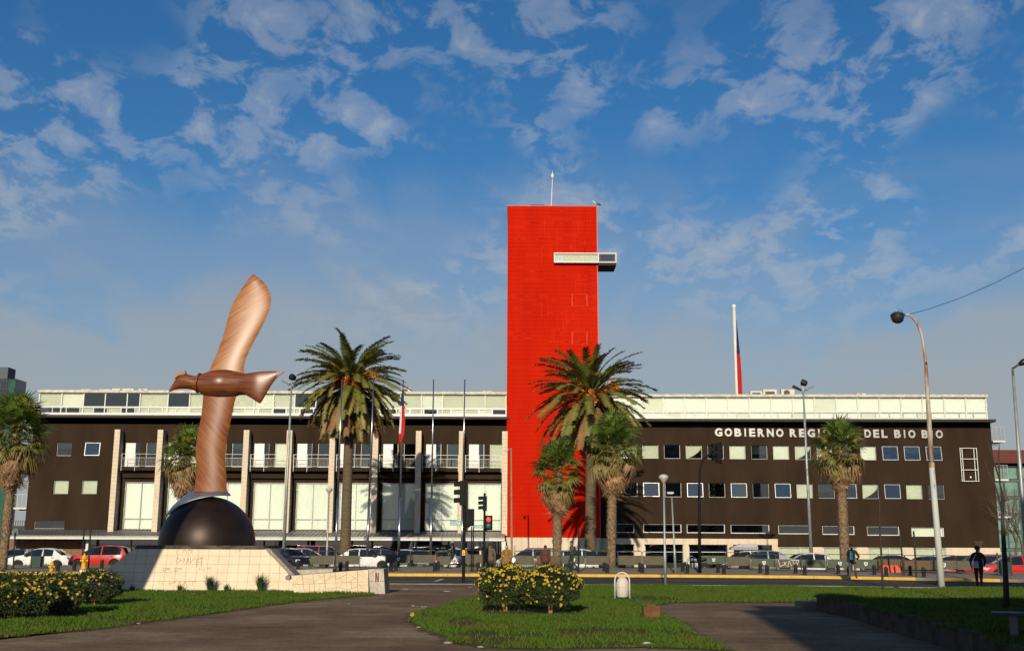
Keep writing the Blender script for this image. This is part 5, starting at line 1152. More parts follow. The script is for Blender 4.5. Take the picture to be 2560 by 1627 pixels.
b = atZ(1158.5, 1455, 0); Y = b.y; t = thing('traffic_light', 'black traffic light with yellow push button at crossing edge', 'traffic light', (b.x, Y, 0)); H = rel(1157, 1200).z
obj('pole', M().tube([(0, 0, 0), (.0, 0, H)], .075, 10), SIGB, t); signal_head(t, (-.12, 0, rel(1156, 1232).z), R(-90), 1.15); 
obj('rear_housing', M().box(.02, .16, -.16, .16, rel(1158, 1266).z, rel(1158, 1200).z), SIGB, t)
hd = rel(1175, 1292); obj('second_head', M().box(hd.x - .2, hd.x + .2, -.1, .12, hd.z - .42, hd.z + .38).box(hd.x - .06, hd.x + .06, -.16, -.1, hd.z - .38, hd.z + .36), SIGB, t); obj('bracket', M().tube([(0, 0, hd.z - .5), (hd.x, 0, hd.z - .42)], .04, 6), SIGB, t)
pb = rel(1158, 1381); obj('push_button', M().box(-.07, .07, -.14, -.07, pb.z - .12, pb.z + .12), YELB, t); obj('button', M().lathe([(.03, -.15), (.03, -.14)], 8, (0, 0, pb.z - .04), 'y'), SIGB, t)
sg_ = rel(1140.5, 1307); sign_text(t, (sg_.x, -.08, sg_.z), .56, .21, ['PARA CRUZAR', 'PULSE BOTON'], True)
b = atZ(1210, 1429, .14); Y = b.y; t = thing('traffic_light', 'black traffic light with lit red pedestrian signal beside the tower', 'traffic light', (b.x, Y, .14)); b = Vector((b.x, Y, 0)); b.z = 0
H = rel(1211, 1232).z - .14; obj('pole', M().tube([(0, 0, 0), (0, 0, H)], .07, 10), SIGB, t); signal_head(t, (.0, 0, rel(1208, 1258).z - .14), R(-90), .85, w=.28)
hd = rel(1221.5, 1306); pedh = signal_head(t, (hd.x, -.05, hd.z - .14), 0, .74, 2, lit=0, w=.34, vis=False); obj('bracket', M().tube([(0, 0, hd.z - .6), (hd.x, 0, hd.z - .54)], .03, 6), SIGB, t)
sg_ = rel(1196.5, 1315.5); sign_text(t, (sg_.x, -.06, sg_.z - .14), .52, .19, ['PARA CRUZAR', 'PULSE BOTON'], True)
b = atZ(1749.5, 1433, .14); Y = b.y; t = thing('traffic_light', 'black traffic light hung from a curved overhanging arm', 'traffic light', (b.x, Y, .14)); b = Vector((b.x, Y, .14)); 
rr = lambda px, py: rel(px, py) - Vector((0, 0, .14))
obj('arm_pole', M().tube([(0, 0, 0), rr(1748.5, 1300), rr(1748, 1219), rr(1748.5, 1185), rr(1751, 1165), rr(1757, 1150), rr(1767, 1140), rr(1785, 1131)], [.11, .09, .075, .07, .065, .06, .06, .055], 10), SIGB, t, smooth=True); hp = rr(1795, 1132); signal_head(t, (hp.x, 0, hp.z), R(-78), 1.15)
# pair of thin posts at the crossing
for px, lb in [(1178, 'thin dark post beside the crossing signal'), (1182.5, 'thin dark post close against its twin by the signal')]:
    p = atP(px, 1428); tag(obj('thin_post', M().tube([(0, 0, -.02), (0, 0, atY(px, 1316, p.y).z - p.z)], .035, 8).lathe([(.06, -.01), (.06, .03)], 8), SIGB, loc=tuple(p)), lb, 'post')
# ------------------------------------------------------------------ barriers, bollards, hydrants, bins
BAR = [pm('barrier_green', (.050, .066, .030), .6, var=.15, scale=2), pm('barrier_olive', (.085, .072, .036), .65, var=.2, scale=2), pm('barrier_rusty', (.10, .075, .035), .8, col2=(.16, .07, .03), scale=2.5)]
BFR = pm('barrier_tube', (.055, .055, .038), .5, var=.3, scale=6); BFRR = pm('barrier_red_tape', (.50, .05, .02), .7); GRW = pm('paint_white', (.75, .75, .70), .7)
bars = [(775, 835, 1388, 1410, 1, ''), (839, 899, 1388, 1410, 1, ''), (963, 1025, 1386.5, 1407, 0, 'e'), (1026, 1089, 1386, 1406.5, 1, 'r'), (1092, 1126, 1390, 1411, 1, ''), (1160, 1207, 1385, 1408, 1, ''), (1287, 1338, 1388, 1411, 1, ''), (1339, 1398, 1388, 1411, 2, 'g'), (1402, 1463, 1388, 1409, 0, 'e'), (1464, 1523, 1389, 1411, 1, ''), (1545, 1605, 1388, 1411, 1, ''), (1606, 1665, 1389, 1411, 1, ''),
        (1752, 1814, 1388, 1409, 0, 'e'), (1815, 1877, 1391, 1413, 1, ''), (1878, 1940, 1395.5, 1416, 0, 'e'), (1942, 2003, 1397, 1418, 1, 'L'), (2004, 2065, 1398, 1419, 0, ''), (2069, 2129, 1397, 1419, 0, 'e'), (2130, 2197, 1397, 1420, 0, 'e'), (2199, 2262, 1397, 1421, 2, ''), (2263, 2326, 1400, 1423, 2, ''), (2327, 2391, 1400, 1423, 1, 'e'), (2392, 2434, 1401, 1423, 1, 'r')]
BLAB = ['plain olive barrier behind the slim lantern post', 'plain olive barrier in front of the white sedan rear', 'crested green barrier between two flagpoles', 'olive barrier with red post near the leather jacketed man', 'short olive barrier stub behind the leather jacketed man', 'olive barrier behind the pedestrian signal', 'olive barrier behind the mustard coated man', 'rust-stained barrier behind the brown jacketed man', 'crested green barrier behind the walking officer', 'plain olive barrier beside the thick palm trunk', 'olive barrier just past the shaggy palm trunk', 'olive barrier behind the near lantern post', 'crested green barrier beside the curved signal pole', 'tilted olive barrier before the roof box estate', 'crested green barrier next to the scrawled one', 'olive barrier with white scrawled letters', 'plain green barrier at the floodlight mast', 'crested green barrier before the lettering palm', 'crested green barrier behind the turquoise shirt man', 'rusty barrier over the orange block', 'rusty barrier behind the paired dark posts', 'crested olive barrier beside the swan-neck lamp', 'olive barrier with red post by the red estate']
def barrier(x0, x1, yt, yb, mi, mark, nm):
    base = yb + 9.5; p = atP((x0 + x1) / 2, base); zg = p.z; Y = p.y; a, b_ = atY(x0, yb, Y), atY(x1, yb, Y); w = (b_.x - a.x) / 2; z0 = a.z - zg; z1 = atY(x0, yt, Y).z - zg; zt_ = z1 + .28
    t = thing('crowd_barrier', nm, 'barrier', ((a.x + b_.x) / 2, Y, zg), math.atan2(kerbY(p.x + 1) - kerbY(p.x - 1), 2) * .5, 'crowd barriers along the pavement')
    c = .1; pts = [(-w, 0, 0), (-w, 0, zt_ - c), (-w + .03, 0, zt_ - .03), (-w + c, 0, zt_), (w - c, 0, zt_), (w - .03, 0, zt_ - .03), (w, 0, zt_ - c), (w, 0, 0)]
    obj('tube_frame', M().tube(pts, .02, 6), BFR, t); obj('panel', M().box(-w + .03, w - .03, -.012, .012, z0, z1), BAR[mi], t)
    for s in (-1, 1): obj('foot', M().tube([(s * (w - .04), -.28, .02), (s * (w - .04), 0, .05), (s * (w - .04), .28, .02)], .018, 6), BFR if not (mark == 'r' and s > 0) else BFRR, t)
    if mark == 'r': obj('red_post', M().box(w - .05, w + .02, -.035, -.012, z0 - .1, z1), BFRR, t)
    zc_ = (z0 + z1) / 2
    if mark == 'e':
        q = .105; sh = [(-q, q), (-q * .4, q * .85), (0, q * 1.1), (q * .4, q * .85), (q, q), (q * .9, -.2 * q), (q * .55, -.9 * q), (0, -1.2 * q), (-q * .55, -.9 * q), (-q * .9, -.2 * q)]
        e = obj('crest', M().prism(sh, -.016, -.0125), GRW, t, loc=(w * .05, 0, zc_)); obj('crest_device', M().prism([(-.06, -.06), (-.03, -.06), (0, -.02), (.03, -.06), (.06, -.06), (.015, .01), (.05, .06), (.02, .06), (0, .035), (-.02, .06), (-.05, .06), (-.015, .01)], -.019, -.0165), BAR[0], e)
    if mark in 'Lg' and mark:
        G = {'L': [[(-.62, .2), (-.5, -.2), (-.36, -.1)], [(-.3, .08), (-.14, -.14)], [(-.14, .1), (-.32, -.12)], [(-.06, -.2), (.02, .16), (.16, -.16)], [(.1, .2), (.62, .2)], [(.24, .2), (.34, -.2)], [(.44, .2), (.40, -.24)], [(.60, .2), (.46, -.14)]],
             'g': [[(-.6 + .1 * i, .2 - .1 * (i % 3)), (-.75 + .09 * i, -.22)] for i in range(9)]}[mark]; m = M()
        for st in G:
            for q0, q1 in zip(st, st[1:]):
                A_, B_ = Vector((q0[0], -.014, q0[1] + zc_)), Vector((q1[0], -.014, q1[1] + zc_)); d = B_ - A_; nn = Vector((-d.z, 0, d.x)).normalized() * .013; m.add([A_ - nn, B_ - nn, B_ + nn, A_ + nn], [(0, 1, 2, 3)])
        obj('scrawl', m, GRW if mark == 'L' else pm('rust_streak', (.28, .06, .02), .8), t)
for q, lb in zip(bars, BLAB): barrier(*q, lb)
IRON = pm('bollard_iron', (.020, .019, .018), .55, var=.4, scale=5)
bprof = [(.13, -.02), (.13, .02), (.105, .03), (.105, .40), (.125, .41), (.125, .45), (.10, .46), (.085, .50), (.045, .535), (.001, .545)]
bme = M().lathe(bprof[:4], 12).mesh('shaft', True); bme.materials.append(IRON); bm2 = M().lathe(bprof[3:], 12).mesh('cap', True); bm2.materials.append(IRON)
BOL = [(144, 1430), (185, 1426), (254, 1421), (745, 1422), (851, 1427), (867, 1424.5), (977.5, 1428), (989.5, 1425), (1086.5, 1428), (1095, 1425), (1195.5, 1428), (1427, 1431), (1511, 1428), (1518, 1432), (1600, 1429), (1606, 1432), (1707, 1429), (1718.5, 1433.5), (1795, 1431), (1810, 1435), (1901, 1432), (1918, 1436), (1989.5, 1433), (2012.5, 1437), (2096, 1434), (2123, 1439), (2186, 1436), (2216, 1441), (2276, 1438), (2310, 1443)]
for i, (px, py) in enumerate(BOL):
    p = atP(px, py); t = thing('bollard', 'short black cast-iron bollard with domed cap on the pavement', 'bollard', tuple(p), group='black bollards along the pavement'); obj('shaft', bme, None, t); obj('cap', bm2, None, t)
HY = pm('hydrant_yellow', (.72, .40, .015), .5, var=.2, scale=6)
for px, py, sc_, lb in [(128, 1433, 1.0, 'yellow fire hydrant next to a bollard by the white sedan'), (209, 1421, 1.35, 'yellow fire hydrant in front of the red hatchback')]:
    p = atP(px, py); t = thing('fire_hydrant', lb, 'hydrant', (p.x, p.y, p.z - .01)); t.scale = (sc_,) * 3
    obj('barrel', M().lathe([(.14, 0), (.14, .05), (.10, .07), (.10, .42), (.13, .44), (.13, .48), (.11, .50), (.10, .56), (.05, .61), (.03, .62), (.03, .66), (.001, .67)], 14), HY, t, True)
    obj('nozzle', M().lathe([(.055, -.16), (.055, -.1), (.04, -.09), (.04, 0)], 10, (0, 0, .36), 'y'), HY, t); obj('side_nozzle', M().lathe([(.045, -.17), (.045, -.12), (.035, -.11), (.035, .11), (.045, .12), (.045, .17)], 10, (0, 0, .36), 'x'), HY, t)
BING = pm('bin_green', (.022, .05, .036), .5, var=.2)
for p0_, p1_, yt, yb, lb in [(76.5, 107, 1369, 1420, 'dark green litter bin hung between posts before the white sedan'), (2497, 2530, 1381, 1438, 'dark green litter bin hung between posts before the red sedan')]:
    p = atP(p0_, yb); Y = p.y; q = atY(p1_, yb, Y); t = thing('post_bin', lb, 'litter bin', tuple(p)); w = q.x - p.x; h = atY(p0_, yt, Y).z - p.z
    obj('post', M().tube([(0, 0, 0), (0, 0, h)], .045, 8), BING, t); obj('post', M().tube([(w, 0, 0), (w, 0, h * .96)], .045, 8), BING, t); obj('basket', M().hexa([(w * .16, -.16, .1), (w * .84, -.16, .1), (w * .84, .16, .1), (w * .16, .16, .1)], [(w * .1, -.2, h * .6), (w * .9, -.2, h * .6), (w * .9, .2, h * .6), (w * .1, .2, h * .6)]), BING, t); obj('pivot_bar', M().tube([(0, 0, h * .5), (w, 0, h * .5)], .02, 6), BING, t)
# dark sign posts
def post(pb, yb, ptx, yt, z, label, r=.04):
    p = atP(pb, yb); z = p.z; q = atY(ptx, yt, p.y); t = thing('sign_post', label, 'post', (p.x, p.y, z)); h = q.z - z
    obj('post', M().tube([(0, 0, -.02), (q.x - p.x, 0, h)], r, 8), BLK, t); obj('base', M().lathe([(.1, -.02), (.1, .03)], 10), BLK, t); return t, q.x - p.x, h
post(205, 1421, 210, 1317, .15, 'dark post beside the yellow hydrant at the red hatchback', .05); post(221, 1420, 227, 1317, .15, 'dark post crossing the front door of the red hatchback', .05)
post(1446, 1431, 1447, 1318, .15, 'dark square-topped post beside the walking officer', .055); post(2259, 1437, 2250, 1326, .15, 'dark post in front of the orange block', .05); post(2291, 1441, 2284, 1327, .15, 'dark post before the rusty barriers', .05)
t, dx, h = post(33, 1420, 38, 1330, .15, 'post with grey round sign seen from behind near the timber wall', .05)
obj('round_sign', M().lathe([(.001, -.01), (.23, -.01), (.23, .01), (.001, .01)], 20, (dx, .06, h + .0), 'y'), pm('sign_back', (.10, .11, .12), .5), t)
t, dx, h = post(2453, 1441, 2448, 1372, .15, 'yield sign on a post above the red trousered walker', .03)
q = h; obj('yield_sign', M().prism([(dx - .28, h + .42), (dx + .28, h + .42), (dx, h - .06)], -.012, .012), pm('yield_red', (.06, .014, .008), .7), t); obj('yield_inner', M().prism([(dx - .17, h + .35), (dx + .17, h + .35), (dx, h + .06)], -.016, -.0125), pm('yield_dull', (.035, .02, .014), .7), t)
# hooped litter bin on the lawn
p = atZ(1556.5, 1496, 0); t = thing('litter_bin', 'white rust-spotted barrel bin in a tubular hoop on the lawn', 'litter bin', (p.x, p.y, 0)); t.rotation_euler = (0, 0, R(-14))
BWH = pm('bin_white', (.66, .60, .50), .7, scale=5, col2=(.34, .17, .07), lo=.60, hi=.74, bump=.15)
obj('barrel', M().lathe([(.001, .05), (.17, .05), (.195, .08), (.215, .40), (.205, .52), (.17, .62), (.10, .69), (.001, .72)], 20), BWH, t, True)
obj('hoop', M().tube([(-.245, -.05, -.02), (-.245, -.05, .55)] + [(-.245 * math.cos(a), -.05, .58 + .27 * math.sin(a)) for a in np.linspace(.1, math.pi - .1, 14)] + [(.245, -.05, .55), (.245, -.05, -.02)], .024, 8), pm('hoop_white', (.68, .64, .56), .6, var=.15), t, smooth=True)
obj('pivot', M().lathe([(.025, -.26), (.025, .26)], 8, (0, -.03, .40), 'x'), BLK, t); obj('barrel_rim', M().lathe([(.213, .385), (.222, .40), (.213, .415)], 20), BWH, t)
# rusty brown block
p = atZ(1629, 1543, 0); tag(recalc(obj('rusty_block', M().hexa([(-.2, -.16, -.02), (.19, -.13, -.02), (.19, .16, -.02), (-.2, .16, -.02)], [(-.21, -.14, .27), (.19, -.11, .29), (.19, .16, .29), (-.21, .16, .28)]).box(-.12, .1, .0, .1, .28, .31), pm('rusted_iron', (.165, .062, .022), .85, var=.35, scale=4, bump=.4), loc=(p.x, p.y, 0))), 'rusty brown iron block at the lawn edge beside the path', 'block')
# orange plastic block behind the barrier
p = atP(2231, 1431); tag(obj('road_block', M().hexa([(-.62, -.2, 0), (.55, -.2, 0), (.55, .2, 0), (-.62, .2, 0)], [(-.58, -.1, .42), (.52, -.1, .42), (.52, .1, .42), (-.58, .1, .42)]), pm('plastic_orange', (.62, .065, .012), .45, var=.1), loc=(p.x, p.y + .3, p.z)), 'bright orange plastic road block behind the rusty barrier', 'road block')
p = atP(1558, 1419); tag(obj('road_block', M().hexa([(-.2, -.15, 0), (.2, -.15, 0), (.2, .15, 0), (-.2, .15, 0)], [(-.18, -.1, .36), (.18, -.1, .36), (.18, .1, .36), (-.18, .1, .36)]), pm('plastic_red', (.55, .07, .04), .45, var=.1), loc=(p.x, p.y + .3, p.z)), 'small red plastic block behind the barrier by the palm trunk', 'road block')
# bench in the shade
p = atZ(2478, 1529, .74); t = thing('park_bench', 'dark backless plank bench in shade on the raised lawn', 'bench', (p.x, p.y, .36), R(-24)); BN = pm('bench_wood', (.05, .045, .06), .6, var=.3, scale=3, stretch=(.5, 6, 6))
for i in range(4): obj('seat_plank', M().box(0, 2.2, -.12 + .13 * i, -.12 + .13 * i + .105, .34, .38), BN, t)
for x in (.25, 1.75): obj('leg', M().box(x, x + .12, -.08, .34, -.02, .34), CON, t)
# ------------------------------------------------------------------ cars
CG = pm('car_glass', (.012, .016, .018), .05, var=.3, scale=1.5, spec=.9); TYRE = pm('tyre', (.012, .012, .012), .85); RIM = pm('rim_alloy', (.55, .55, .55), .35, metal=.15, var=.1); HL = pm('headlight', (.65, .66, .66), .08, spec=.9, var=.1); TL = pm('taillight', (.30, .01, .008), .2, var=.2); PLATE = pm('number_plate', (.7, .7, .66), .6); PLAST = pm('black_plastic', (.016, .016, .017), .6)
PAINT = {k: pm('paint_' + k, c, .28, metal=m_, var=.06, scale=1.2, coat=.7) for k, (c, m_) in dict(white=((.72, .71, .66), 0), red=((.52, .020, .010), 0), black=((.010, .010, .012), 0), silver=((.42, .43, .43), .5), grey=((.13, .135, .14), .4), blue=((.018, .032, .075), .2), maroon=((.11, .012, .012), .2), cherry=((.40, .012, .010), 0)).items()}
TYPES = {
 'sedan': dict(L=4.35, W=1.68, top=[(-2.175, .55), (-2.14, .90), (-1.62, .99), (-1.05, 1.36), (-.55, 1.43), (.1, 1.42), (.42, 1.35), (1.12, .97), (1.9, .83), (2.12, .68), (2.175, .48)], rr=-1.05, r0=-1.62, rf=.40, f0=1.12, wb=(-1.32, 1.30)),
 'hatch': dict(L=3.75, W=1.64, top=[(-1.875, .55), (-1.84, 1.0), (-1.62, 1.36), (-1.1, 1.49), (-.2, 1.50), (.35, 1.40), (1.08, 1.0), (1.6, .87), (1.83, .68), (1.875, .48)], rr=-1.60, r0=-1.84, rf=.35, f0=1.08, wb=(-1.18, 1.18)),
 'wagon': dict(L=4.5, W=1.72, top=[(-2.25, .55), (-2.21, 1.0), (-2.0, 1.44), (-1.5, 1.54), (.1, 1.53), (.45, 1.42), (1.12, 1.0), (1.95, .87), (2.2, .7), (2.25, .48)], rr=-1.98, r0=-2.21, rf=.43, f0=1.12, wb=(-1.38, 1.36)),
 'van': dict(L=4.3, W=1.75, top=[(-2.15, .6), (-2.13, 1.1), (-2.08, 1.75), (-1.9, 1.85), (.5, 1.83), (.8, 1.72), (1.4, 1.08), (1.95, .92), (2.13, .7), (2.15, .5)], rr=-2.05, r0=-2.14, rf=.78, f0=1.4, wb=(-1.4, 1.35))}
def car(px, Y, heading, kind, colour, label, plate=True, rails=False):
    T = TYPES[kind]; L, Wd, top = T['L'], T['W'] / 2, T['top']; p = atY(px, 1400, Y); z = lotZ(Y, p.x)
    t = thing('parked_car', label, 'car', (p.x, Y, z), heading, 'cars parked in front of the offices'); rw = .31; ra = .365
    xs = {q[0] for q in top} | {T['rr'], T['rf'], T['r0'], T['f0'], -.32, -.24, -L * .33, L * .2, L * .3}
    for w in T['wb']:
        for a in np.linspace(0, math.pi, 9): xs.add(round(w + ra * math.cos(a), 3))
    xs = sorted(x for x in xs if abs(x) <= L / 2); xs = [x for i, x in enumerate(xs) if i == 0 or x - xs[i - 1] > .012]
    belt = lambda x: min(lerp(top, x) - .035, .90 + .04 * (-x / L))
    rings = []
    for x in xs:
        e = abs(x) / (L / 2); w = Wd * (1 - .16 * e ** 7 - .03 * e ** 2); tz = lerp(top, x); bz = belt(x); zb = .20 + .06 * max(0, e - .8) * 5
        for wc in T['wb']:
            if abs(x - wc) < ra: zb = max(zb, .31 + math.sqrt(max(0, ra ** 2 - (x - wc) ** 2)))
        zm = max(.50, zb + .02); wt = w * .96 - max(0, tz - bz - .05) * .40; zm = min(zm, bz - .01)
        rings.append([(x, 0, .20), (x, -w * .94, zb), (x, -w, zm), (x, -w * .985, bz - .10 if bz - .10 > zm else (zm + bz) / 2), (x, -w * .955, bz), (x, -wt, tz - .05 if tz - bz > .1 else tz - .015), (x, -wt * .82, tz), (x, 0, tz + .025)])
    parts = {'body': M(), 'windscreen': M(), 'rear_window': M(), 'side_window_l': M(), 'side_window_r': M(), 'side_window_l2': M(), 'side_window_r2': M()}
    def put(nm, vs): parts[nm].add(vs, [(0, 1, 2, 3)])
    for r0, r1 in zip(rings, rings[1:]):
        xm = (r0[0][0] + r1[0][0]) / 2; th = min(lerp(top, r0[0][0]) - belt(r0[0][0]), lerp(top, r1[0][0]) - belt(r1[0][0]))
        for s in (-1, 1):
            mir = lambda v: (v[0], v[1] * (1 if s < 0 else -1), v[2])
            for k in range(7):
                q = [mir(r0[k]), mir(r0[k + 1]), mir(r1[k + 1]), mir(r1[k])]
                if s > 0: q = q[::-1]
                nm = 'body'
                if k == 4 and T['rr'] - .02 + .10 < xm < T['f0'] - .12 and th > .10 and not (-.33 < xm < -.23) and not (kind in ('wagon', 'van') and -L * .36 < xm < -L * .33): nm = 'side_window_' + ('l' if s < 0 else 'r') + ('' if xm > -.28 else '2')
                elif k >= 5 and T['rf'] < xm < T['f0']: nm = 'windscreen'
                elif k >= 5 and T['r0'] < xm < T['rr']: nm = 'rear_window'
                put(nm, q)
    for r, fl in ((rings[0], 1), (rings[-1], 0)):
        for k in range(7):
            q = [r[k], r[k + 1], (r[k + 1][0], -r[k + 1][1], r[k + 1][2]), (r[k][0], -r[k][1], r[k][2])]; put('body', q if fl else q[::-1])
    bo = obj('body', parts['body'], PAINT[colour], t)
    b_ = bmesh.new(); b_.from_mesh(bo.data); bmesh.ops.remove_doubles(b_, verts=b_.verts, dist=.0005); bmesh.ops.recalc_face_normals(b_, faces=b_.faces); b_.to_mesh(bo.data); b_.free(); auto(bo, 38)
    for k, m in parts.items():
        if k != 'body' and m.f: obj(k.split('_l')[0].split('_r2')[0].split('_r')[0] if k.startswith('side') else k, m, CG, t)
    for w in T['wb']:
        for s in (-1, 1):
            ty = obj('wheel', M().lathe([(.19, -.10), (.285, -.10), (rw, -.07), (rw, .07), (.285, .10), (.19, .10)], 20, (0, 0, 0), 'y'), TYRE, t, loc=(w, s * (Wd - .12), rw)); rm = M().lathe([(.001, s * .07), (.05, s * .085), (.06, s * .07)], 10, (0, 0, 0), 'y').lathe([(.17, s * .06), (.2, s * .09), (.2, s * .04)], 20, (0, 0, 0), 'y')
            for i in range(5): a = i * 2 * math.pi / 5 + .3; c_, s2 = math.cos(a), math.sin(a); n_ = Vector((-s2, 0, c_)) * .028; o_ = Vector((c_, 0, s2)); rm.add([o_ * .04 - n_ + Vector((0, s * .078, 0)), o_ * .04 + n_ + Vector((0, s * .078, 0)), o_ * .19 + n_ + Vector((0, s * .08, 0)), o_ * .19 - n_ + Vector((0, s * .08, 0))], [(0, 1, 2, 3)])
            obj('rim', rm, RIM, ty); obj('hub_well', M().lathe([(.001, s * .02), (.19, s * .02), (.19, s * .03)], 16, (0, 0, 0), 'y'), PLAST, ty)
            h = obj('headlight' if w > 0 else 'tail_light', M().hexa([(0, -.16, 0), (.1, -.14, 0), (.1, .14, 0), (0, .16, 0)], [(-.14, -.15, .16), (0, -.13, .15), (0, .13, .15), (-.14, .15, .16)]), HL if w > 0 else TL, t); recalc(h)
            if w > 0: h.location = (L / 2 - .10, s * (Wd * .70), .62); h.rotation_euler = (0, 0, s * .35)
            else: h.location = (-L / 2 + .10, s * (Wd * .74), .72); h.rotation_euler = (0, 0, math.pi - s * .3)
    for s in (-1, 1):
        obj('mirror', M().box(T['f0'] - .42, T['f0'] - .28, s * (Wd + .12) - .08, s * (Wd + .12) + .08, .92, 1.04).box(T['f0'] - .38, T['f0'] - .32, min(s * (Wd - .05), s * (Wd + .1)), max(s * (Wd - .05), s * (Wd + .1)), .93, .97), PLAST if colour in ('white', 'silver') else PAINT[colour], t)
        for xh in (-.15, -1.0): obj('door_handle', M().box(xh - .09, xh + .09, s * (Wd - .01) - .015, s * (Wd - .01) + .02, .79, .825), PLAST, t)
        obj('sill', M().box(T['wb'][0] + ra + .02, T['wb'][1] - ra - .02, s * Wd * .93 - .02, s * Wd * .93 + .02, .17, .23), PLAST, t)
    obj('grille', M().box(L / 2 - .03, L / 2 + .015, -.42, .42, .40, .54), PLAST, t); obj('number_plate', M().box(L / 2 + .016, L / 2 + .03, -.2, .2, .32, .43), PLATE, t); obj('number_plate', M().box(-L / 2 - .02, -L / 2 - .004, -.2, .2, .52, .62), PLATE, t)
    if rails:
        for s in (-1, 1): obj('roof_rail', M().tube([(-L * .40, s * Wd * .66, lerp(top, -L * .40) - .02), (-L * .36, s * Wd * .66, lerp(top, -L * .3) + .05), (.1, s * Wd * .66, lerp(top, .1) + .06), (.3, s * Wd * .66, lerp(top, .3) - .01)], .018, 6), PLAST, t)
    return t
PI = math.pi
car(106, 77.5, PI, 'sedan', 'white', 'white sedan parked nose to the dark green post bin'); car(252, 74.2, PI - .02, 'hatch', 'red', 'bright red hatchback behind the yellow hydrant'); car(42, 92, -1.35, 'hatch', 'grey', 'dark grey car deep under the canopy by the timber wall')
car(722, 77.5, -.75, 'hatch', 'black', 'small black hatchback with round shining headlights beside the plinth'); car(765, 83, .1, 'wagon', 'silver', 'silver estate car behind the black hatchback'); car(806, 93, .1, 'van', 'cherry', 'bright red van parked deep by the lobby windows')
car(913, 76.2, -.06, 'sedan', 'white', 'white sedan between the flagpoles and bare barriers', ); car(962, 84, .05, 'wagon', 'grey', 'dark grey estate car behind the white sedan'); car(1014, 83.5, -1.5, 'hatch', 'white', 'white hatchback seen end on between two flagpoles'); car(1050, 78.5, -1.5, 'sedan', 'blue', 'dark blue sedan facing the crested barrier')
car(1141, 77.5, -1.62, 'hatch', 'silver', 'silver hatchback facing out behind the leather jacketed man'); car(1110, 82, -1.5, 'sedan', 'black', 'black sedan facing out behind the red-posted barrier'); car(1322, 78.5, PI, 'wagon', 'silver', 'silver estate with roof rails below the tower base', rails=True); car(1463, 77.5, .04, 'hatch', 'white', 'white hatchback behind the walking officer'); car(1500, 83.5, 0, 'wagon', 'grey', 'grey estate parked behind the date palm trunk')
c = car(1862, 78.5, PI, 'wagon', 'white', 'white estate car carrying a grey roof box', rails=True); car(1905, 74.6, PI - .03, 'sedan', 'silver', 'silver sedan in front of the estate with roof box'); car(2003, 81, PI, 'hatch', 'blue', 'dark blue hatchback behind the scrawled barrier'); car(2018, 75.2, PI, 'sedan', 'white', 'white sedan behind the floodlight mast')
car(2240, 73.5, 0, 'sedan', 'black', 'black sedan behind the orange road block'); car(2312, 74.5, PI, 'sedan', 'blue', 'dark blue sedan behind the rusty barriers'); car(2378, 73.5, PI - .5, 'hatch', 'maroon', 'maroon hatchback behind the last crested barrier'); car(2440, 71.5, PI, 'wagon', 'cherry', 'red estate with roof rails behind the red trousered walker', rails=True); car(2532, 67.2, PI + .05, 'sedan', 'red', 'bright red sedan partly behind a green post bin'); car(2575, 74, PI, 'sedan', 'silver', 'silver sedan behind the red sedan')
# roof box on the white estate
p = atY(1862, 1400, 78.5); rb = thing('roof_box', 'long grey roof box strapped on the white estate car', 'roof box', (p.x - .1, 78.5, lotZ(78.5, p.x) + 1.59)); GB = pm('roofbox_grey', (.36, .36, .37), .4, var=.08)
recalc(auto(obj('shell', M().hexa([(-.95, -.4, 0), (.95, -.4, 0), (.95, .4, 0), (-.95, .4, 0)], [(-.85, -.42, .16), (.97, -.42, .16), (.97, .42, .16), (-.85, .42, .16)]).hexa([(-.85, -.42, .17), (.97, -.42, .17), (.97, .42, .17), (-.85, .42, .17)], [(-.2, -.36, .40), (.88, -.36, .42), (.88, .36, .42), (-.2, .36, .40)]), GB, rb), 20)); obj('seam', M().box(-.86, .975, -.425, .425, .158, .172), PLAST, rb)
for x in (-.5, .5): obj('crossbar', M().box(x - .03, x + .03, -.6, .6, -.05, -.001), PLAST, rb)
